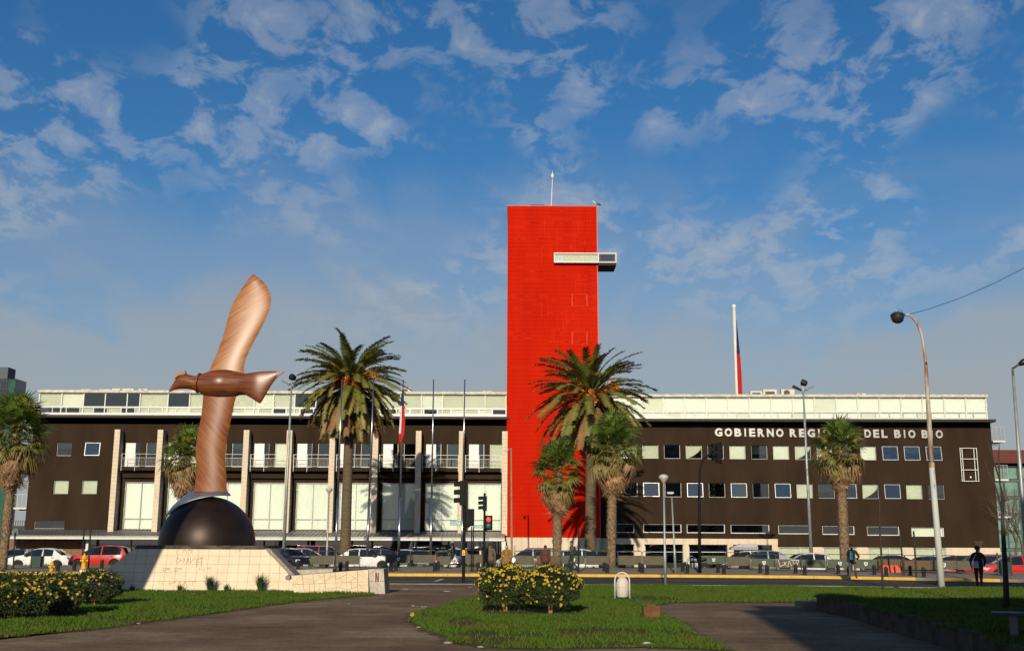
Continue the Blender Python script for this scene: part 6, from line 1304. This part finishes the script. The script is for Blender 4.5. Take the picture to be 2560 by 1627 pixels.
# motorcycles
def motorbike(px, Y, hd, colour, label):
    p = atY(px, 1400, Y); t = thing('motorcycle', label, 'motorcycle', (p.x, Y, lotZ(Y, p.x)), hd, 'motorcycles parked by the barriers')
    for x in (-.62, .66):
        w = obj('wheel', M().lathe([(.22, -.05), (.28, -.05), (.30, 0), (.28, .05), (.22, .05)], 18, (0, 0, 0), 'y'), TYRE, t, loc=(x, 0, .30)); sp_m = M().lathe([(.04, -.06), (.04, .06)], 8, (0, 0, 0), 'y')
        for i in range(8): a = i * PI / 4; sp_m.tube([(0, 0, 0), (.22 * math.cos(a), 0, .22 * math.sin(a))], .008, 4)
        obj('spokes', sp_m, RIM, w)
    obj('tank', M().tube([(-.15, 0, .72), (.1, 0, .80), (.32, 0, .76)], [.08, .15, .07], 10), PAINT[colour], t, True); obj('seat', M().tube([(-.75, 0, .84), (-.45, 0, .78), (-.1, 0, .74)], [.07, .12, .09], 8), PLAST, t, True)
    obj('engine', M().box(-.2, .2, -.12, .12, .28, .58).lathe([(.12, -.14), (.12, .14)], 12, (0, 0, .42), 'y'), RIM, t); obj('fork', M().tube([(.66, -.08, .3), (.38, -.08, .95)], .025, 6).tube([(.66, .08, .3), (.38, .08, .95)], .025, 6), RIM, t); obj('swing_arm', M().tube([(-.62, .09, .3), (-.1, .09, .4)], .03, 6).tube([(-.62, -.09, .3), (-.1, -.09, .4)], .03, 6), PLAST, t)
    obj('handlebar', M().tube([(.22, -.36, 1.02), (.36, -.15, 1.0), (.36, .15, 1.0), (.22, .36, 1.02)], .018, 6), RIM, t); obj('headlight', M().lathe([(.03, -.1), (.1, -.02), (.11, .06), (.001, .08)], 12, (.50, 0, .86), 'x'), HL, t, True); obj('fender', M().tube([(.66 + .33 * math.cos(a), 0, .3 + .33 * math.sin(a)) for a in np.linspace(.4, 2.4, 8)], .045, 6), PAINT[colour], t); obj('exhaust', M().tube([(.1, -.16, .3), (-.3, -.17, .26), (-.85, -.18, .36)], [.03, .04, .05], 8), RIM, t)
    for s in (-1, 1): obj('mirror', M().tube([(.28, s * .3, 1.02), (.26, s * .34, 1.18)], .008, 4).lathe([(.05, 0), (.05, .02)], 8, (.25, s * .35, 1.2), 'x'), PLAST, t)
motorbike(1738, 75.5, PI - .4, 'silver', 'silver motorcycle beside the curved signal pole'); motorbike(1772, 76.5, PI - .9, 'black', 'black motorcycle behind the crested barrier'); motorbike(1798, 76.8, PI - .7, 'red', 'red motorcycle next to the white estate car')

# ------------------------------------------------------------------ people
SKIN = pm('skin', (.42, .20, .12), .55, var=.08)
def person(px, py_feet, zg, face, label, pose, cols, h=1.72, hair=(.02, .014, .01), bald=False, coat=0.0, extra=None, Y=None):
    """one continuous skinned body; face = heading angle of the front (0 = away from camera... local -y is the front)"""
    if zg == 'p': p = atP(px, py_feet); zg = p.z
    else: p = atZ(px, py_feet, zg) if Y is None else Vector((*atY(px, py_feet, Y)[:2], zg))
    S = h / 1.72
    t = thing('person', label, 'person', (p.x, p.y, zg), face)
    top_, leg_, shoe_ = cols; V = []; E = []; Rr = []; Mi = []
    def v(co, r, m): V.append(Vector(co)); Rr.append(r); Mi.append(m); return len(V) - 1
    def e(a, b): E.append((a, b))
    c = coat; lean = pose.get('lean', 0)
    pel = v((0, 0, .95), (.155 + c, .115 + c), 1 if c < .02 else 2); sp1 = v((0, -lean * .3, 1.10), (.15 + c * .8, .11 + c * .8), 2); ch = v((0, -lean * .6, 1.28), (.175 + c * .5, .12 + c * .5), 2); nb = v((0, -lean * .9, 1.44), (.10, .08), 2); nk = v((0, -lean, 1.50), (.056, .056), 0); h1 = v((0, -lean - .015, 1.575), (.072, .085), 0); h2 = v((0, -lean - .01, 1.66), (.078, .088), 0); h3 = v((0, -lean, 1.705), (.05, .055), 0)
    for a, b in ((pel, sp1), (sp1, ch), (ch, nb), (nb, nk), (nk, h1), (h1, h2), (h2, h3)): e(a, b)
    nose = v((0, -lean - .115, 1.60), (.016, .018), 0); e(h1, nose)
    if c >= .02: hem = None
    for i, s in enumerate((-1, 1)):
        hip = v((s * .095, 0, .88), (.105 + c * .6, .11 + c * .6), 1 if c < .02 else 2); kx, ky, kz = pose['knee'][i]; ax, ay, az_ = pose['ankle'][i]
        thg = v((s * .10 + kx * .5, ky * .5, (.88 + kz) / 2 + .02), (.088 + c * (.5 if c > .03 else 0), .09 + c * (.5 if c > .03 else 0)), 1 if c < .03 else 2); kn = v((s * .10 + kx, ky, kz), (.066, .068), 1); an = v((s * .10 + ax, ay, az_), (.052, .056), 1); hl = v((s * .10 + ax, ay + .03, max(.045, az_ - .06)), (.042, .045), 3); to = v((s * .105 + ax, ay - .15, max(.035, az_ - .075)), (.038, .03), 3)
        e(pel, hip); e(hip, thg); e(thg, kn); e(kn, an); e(an, hl); e(hl, to)
        sh = v((s * .185, -lean * .85, 1.40), (.078 + c * .3, .075 + c * .3), 2); ex, ey, ez = pose['elbow'][i]; wx, wy, wz = pose['wrist'][i]
        el = v((s * .22 + ex, ey - lean * .6, ez), (.055 + c * .2, .055 + c * .2), 2); wr = v((s * .23 + wx, wy - lean * .4, wz), (.044 + c * .1, .044 + c * .1), 2); d = (V[wr] - V[el]).normalized(); pa = v(V[wr] + d * .07, (.032, .022), 0); e(nb, sh); e(sh, el); e(el, wr); e(wr, pa)
        sd = Vector((0, 1, 0)) - d * d.y; sd = sd.normalized(); cu = Vector((-s, 0, 0)); cu = (cu - d * cu.dot(d)).normalized()
        for k in range(4):
            o = sd * (.03 - .02 * k); f1 = v(V[pa] + o + d * (.05 - .006 * abs(k - 1)) + cu * .008, (.0095, .0095), 0); f2 = v(V[f1] + d * .03 + cu * .022, (.008, .008), 0); e(pa, f1); e(f1, f2)
        t1_ = v(V[pa] - d * .02 - sd * .035 + cu * .01, (.011, .011), 0); t2_ = v(V[t1_] + d * .035 - sd * .012 + cu * .012, (.009, .009), 0); e(pa, t1_); e(t1_, t2_)
    me = bpy.data.meshes.new('body'); me.from_pydata([x * S for x in V], E, []); me.update(); o = bpy.data.objects.new('body', me); COL.objects.link(o)
    o.modifiers.new('skin', 'SKIN'); sv = me.skin_vertices[0].data
    for i, r in enumerate(Rr): sv[i].radius = (r[0] * S, r[1] * S); sv[i].use_root = (i == pel)
    ss = o.modifiers.new('s', 'SUBSURF'); ss.levels = 2; ss.render_levels = 2
    dg = bpy.context.evaluated_depsgraph_get(); nm = bpy.data.meshes.new_from_object(o.evaluated_get(dg)); bpy.data.objects.remove(o)
    nm.materials.clear()
    for mt in (SKIN, leg_, top_, shoe_): nm.materials.append(mt)
    A_ = np.array([V[a] for a, b in E]) * S; B_ = np.array([V[b] for a, b in E]) * S; mi = np.array([[Mi[a], Mi[b]] for a, b in E]); D = B_ - A_; LL = (D * D).sum(1) + 1e-9; rad_ = np.array([max(max(Rr[a]), max(Rr[b])) for a, b in E]) * S
    for f in nm.polygons:
        cc = np.array(f.center); tt = np.clip(((cc - A_) * D).sum(1) / LL, 0, 1); q = A_ + D * tt[:, None]; dd = np.linalg.norm(cc - q, axis=1) - rad_ * .8; k = int(dd.argmin()); f.material_index = int(mi[k][1] if tt[k] > .5 else mi[k][0])
    nm.shade_smooth(); obj('body', nm, None, t)
    HM = pm('hair_%d' % int(sum(hair) * 1000), hair, .6, var=.3, scale=30); hy = -lean
    if not bald: obj('hair', M().lathe([(.092, -.045), (.1, 0), (.096, .05), (.07, .088), (.001, .105)], 16, (0, hy + .018, 1.655)), HM, t, True).scale = (S * .92, S, S)
    else: obj('hair', M().lathe([(.086, -.05), (.096, -.02), (.094, .02), (.085, .03)], 16, (0, hy + .022, 1.615)), HM, t, True).scale = (S, S, S)
    for s in (-1, 1):
        obj('ear', M().tube([(s * .082, hy + .005, 1.575), (s * .095, hy + .015, 1.60), (s * .086, hy + .01, 1.63)], [.008, .014, .008], 6), SKIN, t).scale = (S, S, S)
        obj('eye', M().lathe([(.001, -.01), (.009, -.006), (.011, 0)], 8, (s * .032, hy - .094, 1.628), 'y'), PLAST, t).scale = (S, S, S)
    obj('mouth', M().box(-.024, .024, hy - .103, hy - .09, 1.553, 1.561), pm('lips', (.30, .10, .08), .6), t).scale = (S, S, S)
    if extra: extra(t, S, hy)
    return t
def cl(name, c, v_=.2): return pm('cloth_' + name, c, .85, var=v_, scale=9, bump=.3, bscale=14)
STAND = dict(knee=[(0, .0, .48), (0, -.01, .48)], ankle=[(-.01, .02, .08), (.01, .0, .08)], elbow=[(-.04, .05, 1.13), (.04, .05, 1.13)], wrist=[(-.02, -.02, .88), (.02, -.02, .88)])
WALK = dict(knee=[(0, -.16, .50), (0, .04, .47)], ankle=[(0, -.28, .085), (0, .36, .14)], elbow=[(-.02, .14, 1.14), (.02, -.02, 1.13)], wrist=[(-.02, .16, .88), (.0, -.18, .92)], lean=.03)
POCKET = dict(WALK, elbow=[(-.02, .10, 1.14), (.12, .08, 1.14)], wrist=[(-.02, .04, .88), (.0, -.04, .97)])
READ = dict(WALK, elbow=[(-.02, .02, 1.14), (.02, .02, 1.14)], wrist=[(.06, -.22, 1.14), (-.06, -.22, 1.16)])
SHOE = cl('shoe', (.015, .012, .01))
def jacket_skirt(mat, z0, z1, r0, r1):
    def f(t, S, hy): obj('jacket_hem', M().lathe([(r0, z0), (r0 * .98, (z0 + z1) / 2), (r1, z1)], 20), mat, t, True).scale = (S, S * .74, S)
    return f
person(1131.5, 1418, 'p', R(-90), 'grey-haired man in black leather jacket walking with a shopping bag', WALK, (pm('leather', (.012, .012, .013), .35, var=.3, scale=8), cl('navy_trousers', (.012, .014, .022)), SHOE), 1.72, (.45, .42, .38))
c_ = cl('taupe', (.125, .092, .055)); person(1225, 1440, 0.0, R(176), 'dark-haired man in taupe suit seen from behind at crossing', STAND, (c_, cl('taupe_trousers', (.14, .10, .058)), SHOE), 1.80, coat=.018, extra=jacket_skirt(c_, .80, 1.1, .225, .19), Y=60.5)
c_ = cl('mustard', (.27, .135, .022)); person(1266.5, 1440, 0.0, R(180), 'bald man in mustard coat seen from behind at crossing', STAND, (c_, cl('dark_trousers', (.02, .017, .014)), SHOE), 1.72, (.35, .32, .30), True, .035, jacket_skirt(c_, .66, 1.1, .26, .20), Y=60.5)
c_ = cl('chocolate', (.095, .034, .018)); person(1363.5, 1440, 0.0, R(172), 'man in chocolate brown jacket seen from behind at the road', STAND, (c_, cl('navy', (.010, .012, .022)), SHOE), 1.68, coat=.02, extra=jacket_skirt(c_, .78, 1.1, .235, .19), Y=62.5)
def backpack(t, S, hy):
    b = obj('backpack', M().hexa([(-.15, .11, 1.0), (.15, .11, 1.0), (.14, .28, 1.02), (-.14, .28, 1.02)], [(-.13, .10, 1.42), (.13, .10, 1.42), (.11, .22, 1.42), (-.11, .22, 1.42)]), pm('pack_black', (.014, .014, .015), .8), t); recalc(b); b.scale = (S, S, S)
    for s in (-1, 1): obj('pack_strap', M().tube([(s * .10, .12, 1.40), (s * .11, .0, 1.48), (s * .11, -.13, 1.36), (s * .10, -.12, 1.15), (s * .12, .1, 1.05)], .018, 6), pm('pack_black', (1, 1, 1)), t).scale = (S, S, S)
person(1430, 1426, 'p', R(-90), 'officer in olive green uniform with black backpack walking past bollards', READ, (cl('olive', (.085, .10, .032)), cl('dark_green', (.018, .022, .014)), SHOE), 1.74, extra=backpack)
def shirt(t, S, hy):
    obj('shirt_front', M().prism([(-.07, .98), (.07, .98), (.06, 1.30), (.035, 1.42), (-.035, 1.42), (-.06, 1.30)], -.165, -.10), cl('cyan', (.07, .46, .54), .08), t).scale = (S, S, S)
person(2133, 1447, .05, R(-28), 'man in dark jacket over turquoise shirt stepping off the kerb', POCKET, (cl('dark_jacket', (.015, .016, .020)), cl('grey_trousers', (.10, .095, .095)), SHOE), 1.74, coat=.022, extra=shirt)
BAGW = pm('bag_white_shaded', (.42, .43, .48), .6, var=.12, scale=6)  # white bag toned down to grey for the shade around the walker
def capbag(t, S, hy):
    obj('cap', M().lathe([(.105, -.03), (.105, .03), (.085, .075), (.001, .10)], 16, (0, hy + .01, 1.67)).hexa([(-.08, hy - .2, 1.645), (.08, hy - .2, 1.645), (.09, hy - .06, 1.645), (-.09, hy - .06, 1.645)], [(-.07, hy - .19, 1.665), (.07, hy - .19, 1.665), (.09, hy - .06, 1.67), (-.09, hy - .06, 1.67)]), pm('cap_black', (.012, .012, .014), .8), t).scale = (S, S, S)
person(2450, 1472, 0.0, R(150), 'walker in black cap and jacket with dark red trousers', dict(STAND, ankle=[(.03, .10, .1), (-.01, -.02, .08)], knee=[(.02, -.02, .49), (0, -.03, .48)], elbow=[(-.08, .06, 1.16), (.06, .05, 1.15)], wrist=[(.0, -.12, 1.0), (.04, -.06, .92)]), (cl('black_jacket', (.012, .012, .015)), cl('dark_red', (.13, .010, .010)), SHOE), 1.74, coat=.026, extra=capbag)
# things carried
p = atP(1131.5, 1418); q = atY(1137.5, 1394, p.y - .28); t = thing('shopping_bag', 'white plastic shopping bag with red and yellow print, carried', 'bag', tuple(q + Vector((0, 0, -.02))))
BGM = pm('plastic_white', (.72, .70, .68), .4, var=.06); obj('sack', M().lathe([(.001, -.33), (.13, -.32), (.17, -.2), (.15, -.08), (.07, .03), (.05, .06)], 12), BGM, t, True).scale = (1, .6, 1); obj('handles', M().tube([(-.05, 0, .04), (-.05, 0, .14), (0, 0, .19), (.05, 0, .14), (.05, 0, .04)], .012, 6), BGM, t)
obj('printed_patch', M().lathe([(.001, -.108), (.07, -.106), (.075, -.1)], 14, (.0, 0, -.13), 'y'), pm('print_orange', (.65, .16, .03), .6), t); obj('printed_swirl', M().prism([(-.09, -.16), (-.05, -.12), (-.03, -.19)], -.105, -.10), pm('print_yellow', (.70, .45, .05), .6), t)
p = atZ(2450, 1472, 0); q = atY(2438, 1411, p.y - .38); t = thing('shoulder_bag', 'white shoulder bag in shaded grey carried by the capped walker', 'bag', tuple(q + Vector((0, 0, -.10)))); t.scale = (.72,) * 3; bs = obj('sack', M().hexa([(-.18, -.06, 0), (.2, -.06, -.06), (.2, .08, -.06), (-.18, .08, 0)], [(-.2, -.05, .30), (.14, -.05, .34), (.14, .07, .34), (-.2, .07, .30)]), BAGW, t); obj('flap', M().hexa([(-.205, -.075, .16), (.155, -.075, .19), (.155, -.062, .19), (-.205, -.062, .16)], [(-.205, -.075, .31), (.145, -.075, .35), (.145, -.062, .35), (-.205, -.062, .31)]), pm('bag_flap', (.42, .43, .48), .7), t); obj('strap', M().tube([(-.15, 0, .30), (.05, .1, .62), (.2, .22, .72)], .016, 6), BAGW, t)
p = atZ(2133, 1447, .05); q = atY(2132.5, 1413, p.y - .12); tag(obj('paper_sheet', M().hexa([(-.07, -.01, -.24), (.05, -.01, -.26), (.05, .0, -.26), (-.07, .0, -.24)], [(-.06, -.012, .02), (.03, -.012, .03), (.03, -.002, .03), (-.06, -.002, .02)]), PLATE, loc=tuple(q)), 'white folded paper held by the man in turquoise shirt', 'paper')

# ------------------------------------------------------------------ daisy bushes, bare trees
BL = pm('bush_leaf', (.040, .062, .014), .55, var=.5, scale=5); BSTEM = pm('bush_stem', (.30, .16, .07), .85, var=.25, scale=6); DAISY = pm('daisy_yellow', (.78, .52, .035), .6, var=.12, scale=20); DEYE = pm('daisy_eye', (.62, .30, .02), .7)
def bush(px, py, rx, ry, rz, zc_, label, nleaf, nfl, seed, seenflowers=None):
    random.seed(seed); r_ = np.random.default_rng(seed); p = atZ(px, py, 0); t = thing('daisy_bush', label, 'bush', (p.x, p.y, 0), group='yellow daisy bushes on the lawns')
    def surf(rr=1.0):
        while True:
            d = Vector(r_.normal(size=3)).normalized()
            if d.z > -.88: break
        lump = 1 + .13 * math.sin(3.1 * d.x * 2 + seed) * math.cos(2.7 * d.y * 2 + seed) + .08 * math.sin(9 * d.z + seed * 2 + 5 * d.x)
        return Vector((d.x * rx, d.y * ry, zc_ + d.z * rz)) * 1 if False else (Vector((d.x * rx * lump * rr, d.y * ry * lump * rr, zc_ + d.z * rz * lump * rr)), d)
    m = M()
    for _ in range(nleaf):
        c, d = surf(1 - .42 * random.random() ** 1.6); l = random.uniform(.045, .085); a = Vector(r_.normal(size=3)); a = (d * .9 + a * .55).normalized(); s = a.orthogonal().normalized() * l * .22
        m.add([c, c + a * l * .5 + s, c + a * l, c + a * l * .5 - s], [(0, 1, 2, 3)])
    tag(obj('foliage', m, BL, t), kind='stuff')
    fm, em = M(), M()
    for _ in range(nfl):
        for _k in range(30):
            c, d = surf(1.03)
            if random.random() < (.10 + .9 * max(0, d.z + .1)) * (.12 + .88 * (math.sin(7 * d.x + seed) * math.sin(6 * d.y + 5 * d.z + seed * 2) > -.15)): break
        nrm = (d + Vector((0, -.45, .4)) + Vector(r_.normal(size=3)) * .3).normalized(); u = nrm.orthogonal().normalized(); w = nrm.cross(u); R0 = random.uniform(.018, .042)
        for k in range(8):
            a = k * math.pi / 4; da = .30; e0 = u * math.cos(a) + w * math.sin(a); e1 = u * math.cos(a - da) + w * math.sin(a - da); e2 = u * math.cos(a + da) + w * math.sin(a + da)
            fm.add([c + e0 * R0 * .2, c + e1 * R0 * .75 + nrm * .004, c + e0 * R0 + nrm * .002, c + e2 * R0 * .75 + nrm * .004], [(0, 1, 2, 3)])
        em.add([c + nrm * .006 + (u * math.cos(a) + w * math.sin(a)) * R0 * .3 for a in np.linspace(0, 2 * math.pi, 7)[:-1]], [tuple(range(6))])
    tag(obj('flowers', fm, DAISY, t), kind='stuff'); tag(obj('flower_centres', em, DEYE, t), kind='stuff')
    for k in range(4):
        a = k * 1.7 + seed; q = Vector((math.cos(a) * rx * .35, math.sin(a) * ry * .35, zc_ + .05)); obj('stem', M().tube([(.02 * math.cos(a), .02 * math.sin(a), -.03), (q.x * .25, q.y * .25, zc_ * .45), q], [.035, .028, .014], 7), BSTEM, t)
bush(1263, 1528, .76, .66, .52, .68, 'rounded yellow daisy bush on lawn island, nearer the traffic light', 9000, 430, 31); bush(1376, 1533, .78, .66, .54, .68, 'rounded yellow daisy bush on lawn island, nearer the hooped bin', 9000, 420, 32)
bush(20, 1548, 1.0, .75, .52, .52, 'large low yellow daisy bush near the open end of the lawn hedge', 9000, 260, 33); bush(125, 1537, .85, .7, .47, .51, 'middle yellow daisy bush of the lawn hedge', 8500, 240, 34); bush(235, 1512, .72, .6, .44, .54, 'yellow daisy bush at the hedge end beside the plinth', 7000, 110, 35); bush(-90, 1552, 1.0, .8, .6, .62, 'outermost yellow daisy bush of the lawn hedge, past all others', 5000, 80, 36)
random.seed(5)
BARK = pm('bare_bark', (.045, .034, .026), .9, var=.4, scale=6, bump=.4); BARKL = pm('bare_bark_pale', (.11, .085, .055), .9, var=.4, scale=6, bump=.4)
def bare_tree(loc, H, label, seed, mat, r0=.12, depth=4, spread=.5, name='bare_tree', lean=0.0, fork=.35):
    random.seed(seed); t = thing(name, label, 'tree', loc); tr, br_ = M(), M()
    def grow(m, p, d, l, r, lev):
        pts = [p]; q = p.copy(); dd = d.copy()
        for i in range(4): dd = (dd + Vector((random.uniform(-.13, .13), random.uniform(-.13, .13), .05))).normalized(); q = q + dd * l / 4; pts.append(q.copy())
        m.tube(pts, [r * (1 - .13 * i) for i in range(5)], 6 if lev < 2 else 4)
        if lev >= depth: return
        for k in range(random.choice((2, 3, 3)) if lev else 3):
            a = random.uniform(0, 6.283); nd = (dd + Vector((math.cos(a), math.sin(a), random.uniform(-.1, .5))) * spread * random.uniform(.7, 1.3)).normalized(); st = pts[random.choice((2, 3, 4)) if lev else 4]
            grow(br_, st, nd, l * random.uniform(.6, .85), r * .52, lev + 1)
    grow(tr, Vector((0, 0, -.05)), Vector((lean, 0, 1)).normalized(), H * fork, r0, 0); obj('trunk', tr, mat, t); obj('branches', br_, mat, t)
for px, Y, H, sd in [(2515, 112, 8.5, 1), (2540, 104, 7.5, 2), (2562, 108, 9, 3)]: bare_tree((atY(px, 1400, Y).x, Y, -.5), H, ['bare leafless tree right against the end wall of the brown wing', 'bare leafless tree before the green glass office', 'bare leafless tree behind the angled lamp post'][sd - 1], sd, BARKL, .16, 5, .6)
# saplings with few twigs
def sapling(pb, yb, z, pts, twigs, label, r):
    p = atZ(pb, yb, z); Y = p.y; t = thing('sapling', label, 'tree', (p.x, Y, z)); P_ = [Vector((0, 0, -.03))] + [atY(a, b_, Y) - Vector((p.x, Y, z)) for a, b_ in pts]
    obj('trunk', M().tube(P_, [r * (1 - .6 * i / len(P_)) for i in range(len(P_))], 8), BARK, t, smooth=True); m = M()
    for tw in twigs: m.tube([atY(a, b_, Y) - Vector((p.x, Y, z)) for a, b_ in tw], [r * .4] + [r * .28] * (len(tw) - 2) + [r * .12], 5)
    if twigs: obj('twigs', m, BARK, t)
sapling(2208, 1490, .02, [(2204, 1400), (2200, 1330), (2199, 1290), (2199, 1240)], [], 'very thin straight sapling on the near lawn strip', .045)
sapling(2517, 1522, .36, [(2514, 1440), (2508, 1330), (2506, 1284)], [[(2507, 1284), (2497, 1245), (2488, 1215), (2470, 1180), (2462, 1150)], [(2507, 1284), (2503, 1230), (2498, 1195), (2480, 1140), (2465, 1095)], [(2506, 1290), (2510, 1250), (2500, 1210), (2496, 1150), (2498, 1110)]], 'dark young bare tree standing near the park bench', .075)
# scattered stones and litter on the path
STN = pm('pebble', (.30, .26, .21), .9, var=.3, scale=9); PAP = pm('paper_litter', (.70, .69, .66), .8, var=.08)
def stone(px, py, s, label, mat=STN, flat=.6):
    p = atZ(px, py, 0); random.seed(int(px)); m = M(); n = 7
    prof = [(.6, 0), (1, .3), (.75, .75), (.001, .95)]; m.lathe(prof, n); m.v = [(x * s * random.uniform(.75, 1.2), y * s * random.uniform(.75, 1.2), z * s * flat) for x, y, z in m.v]; tag(obj('stone' if mat is STN else 'paper_scrap', m, mat, loc=(p.x, p.y, -.004)), label, 'stone' if mat is STN else 'litter')
stone(1119, 1608, .085, 'fist-sized pale stone on path below the lawn island'); stone(1201, 1618, .07, 'small pale stone at the lower edge of the lawn island'); stone(346, 1559, .06, 'small stone on the lower border of the left lawn'); stone(1046, 1568, .055, 'small stone by the pointed tip of lawn island'); stone(1033, 1515, .08, 'low tan stone beside white scraps on the path'); stone(872, 1509, .05, 'little dark stone on the path near the north arm', STN, .5)
for i, (px, py, s) in enumerate([(1016, 1471.5, .12), (1117, 1477, .16), (1194, 1466, .14), (1176, 1467, .1), (1060, 1516, .11), (1044, 1515.5, .06), (1618, 1610, .08), (1116, 1486, .04)]): stone(px, py, s, ['flat white paper scrap on path near the crossing signal', 'largest white paper scrap flattened on the open path', 'white paper scrap on path left of the daisy bush', 'small white scrap beside another near the daisy bush', 'long white scrap beside the tan stone', 'tiny white scrap touching the tan stone', 'crumpled white litter on the lawn above the dirt edge', 'tiny white crumb on path below the largest scrap'][i], PAP, .12 if i != 6 else .7)
p = atZ(1029, 1551, 0); t = thing('lone_daisy', 'single yellow daisy at the tip of the lawn island', 'flower', (p.x, p.y, 0)); obj('stem', M().tube([(0, 0, -.02), (.01, 0, .12)], .006, 5), BL, t); fm = M()
for k in range(9): a = k * .698; e0 = Vector((math.cos(a), -.3, math.sin(a))); e1 = Vector((math.cos(a + .3), -.3, math.sin(a + .3))); fm.add([Vector((.01, 0, .15)), Vector((.01, 0, .15)) + e0 * .05, Vector((.01, 0, .15)) + e1 * .05], [(0, 1, 2)])
obj('petals', fm, DAISY, t)
# weeds along the back of the pavement
WD = M()
for _ in range(5200):
    px = random.uniform(-30, 2600); X = (px - 1280) / 2834 * 73; yb = kerbY(X) + 10.3 + random.gauss(0, .35); h = random.uniform(.05, .22) * (.5 + .8 * abs(math.sin(X * .7) * math.sin(X * 1.9 + 1))); a = random.uniform(0, 6.28)
    WD.add([(X - .02, yb, lotZ(yb, X) - .03), (X + .02, yb + .01, lotZ(yb, X) - .03), (X + math.cos(a) * h * .5, yb + math.sin(a) * h * .5, lotZ(yb, X) + h)], [(0, 1, 2)])
tag(obj('weeds', WD, BLADE), 'ragged green weeds along the back edge of the pavement', 'weeds', kind='stuff')
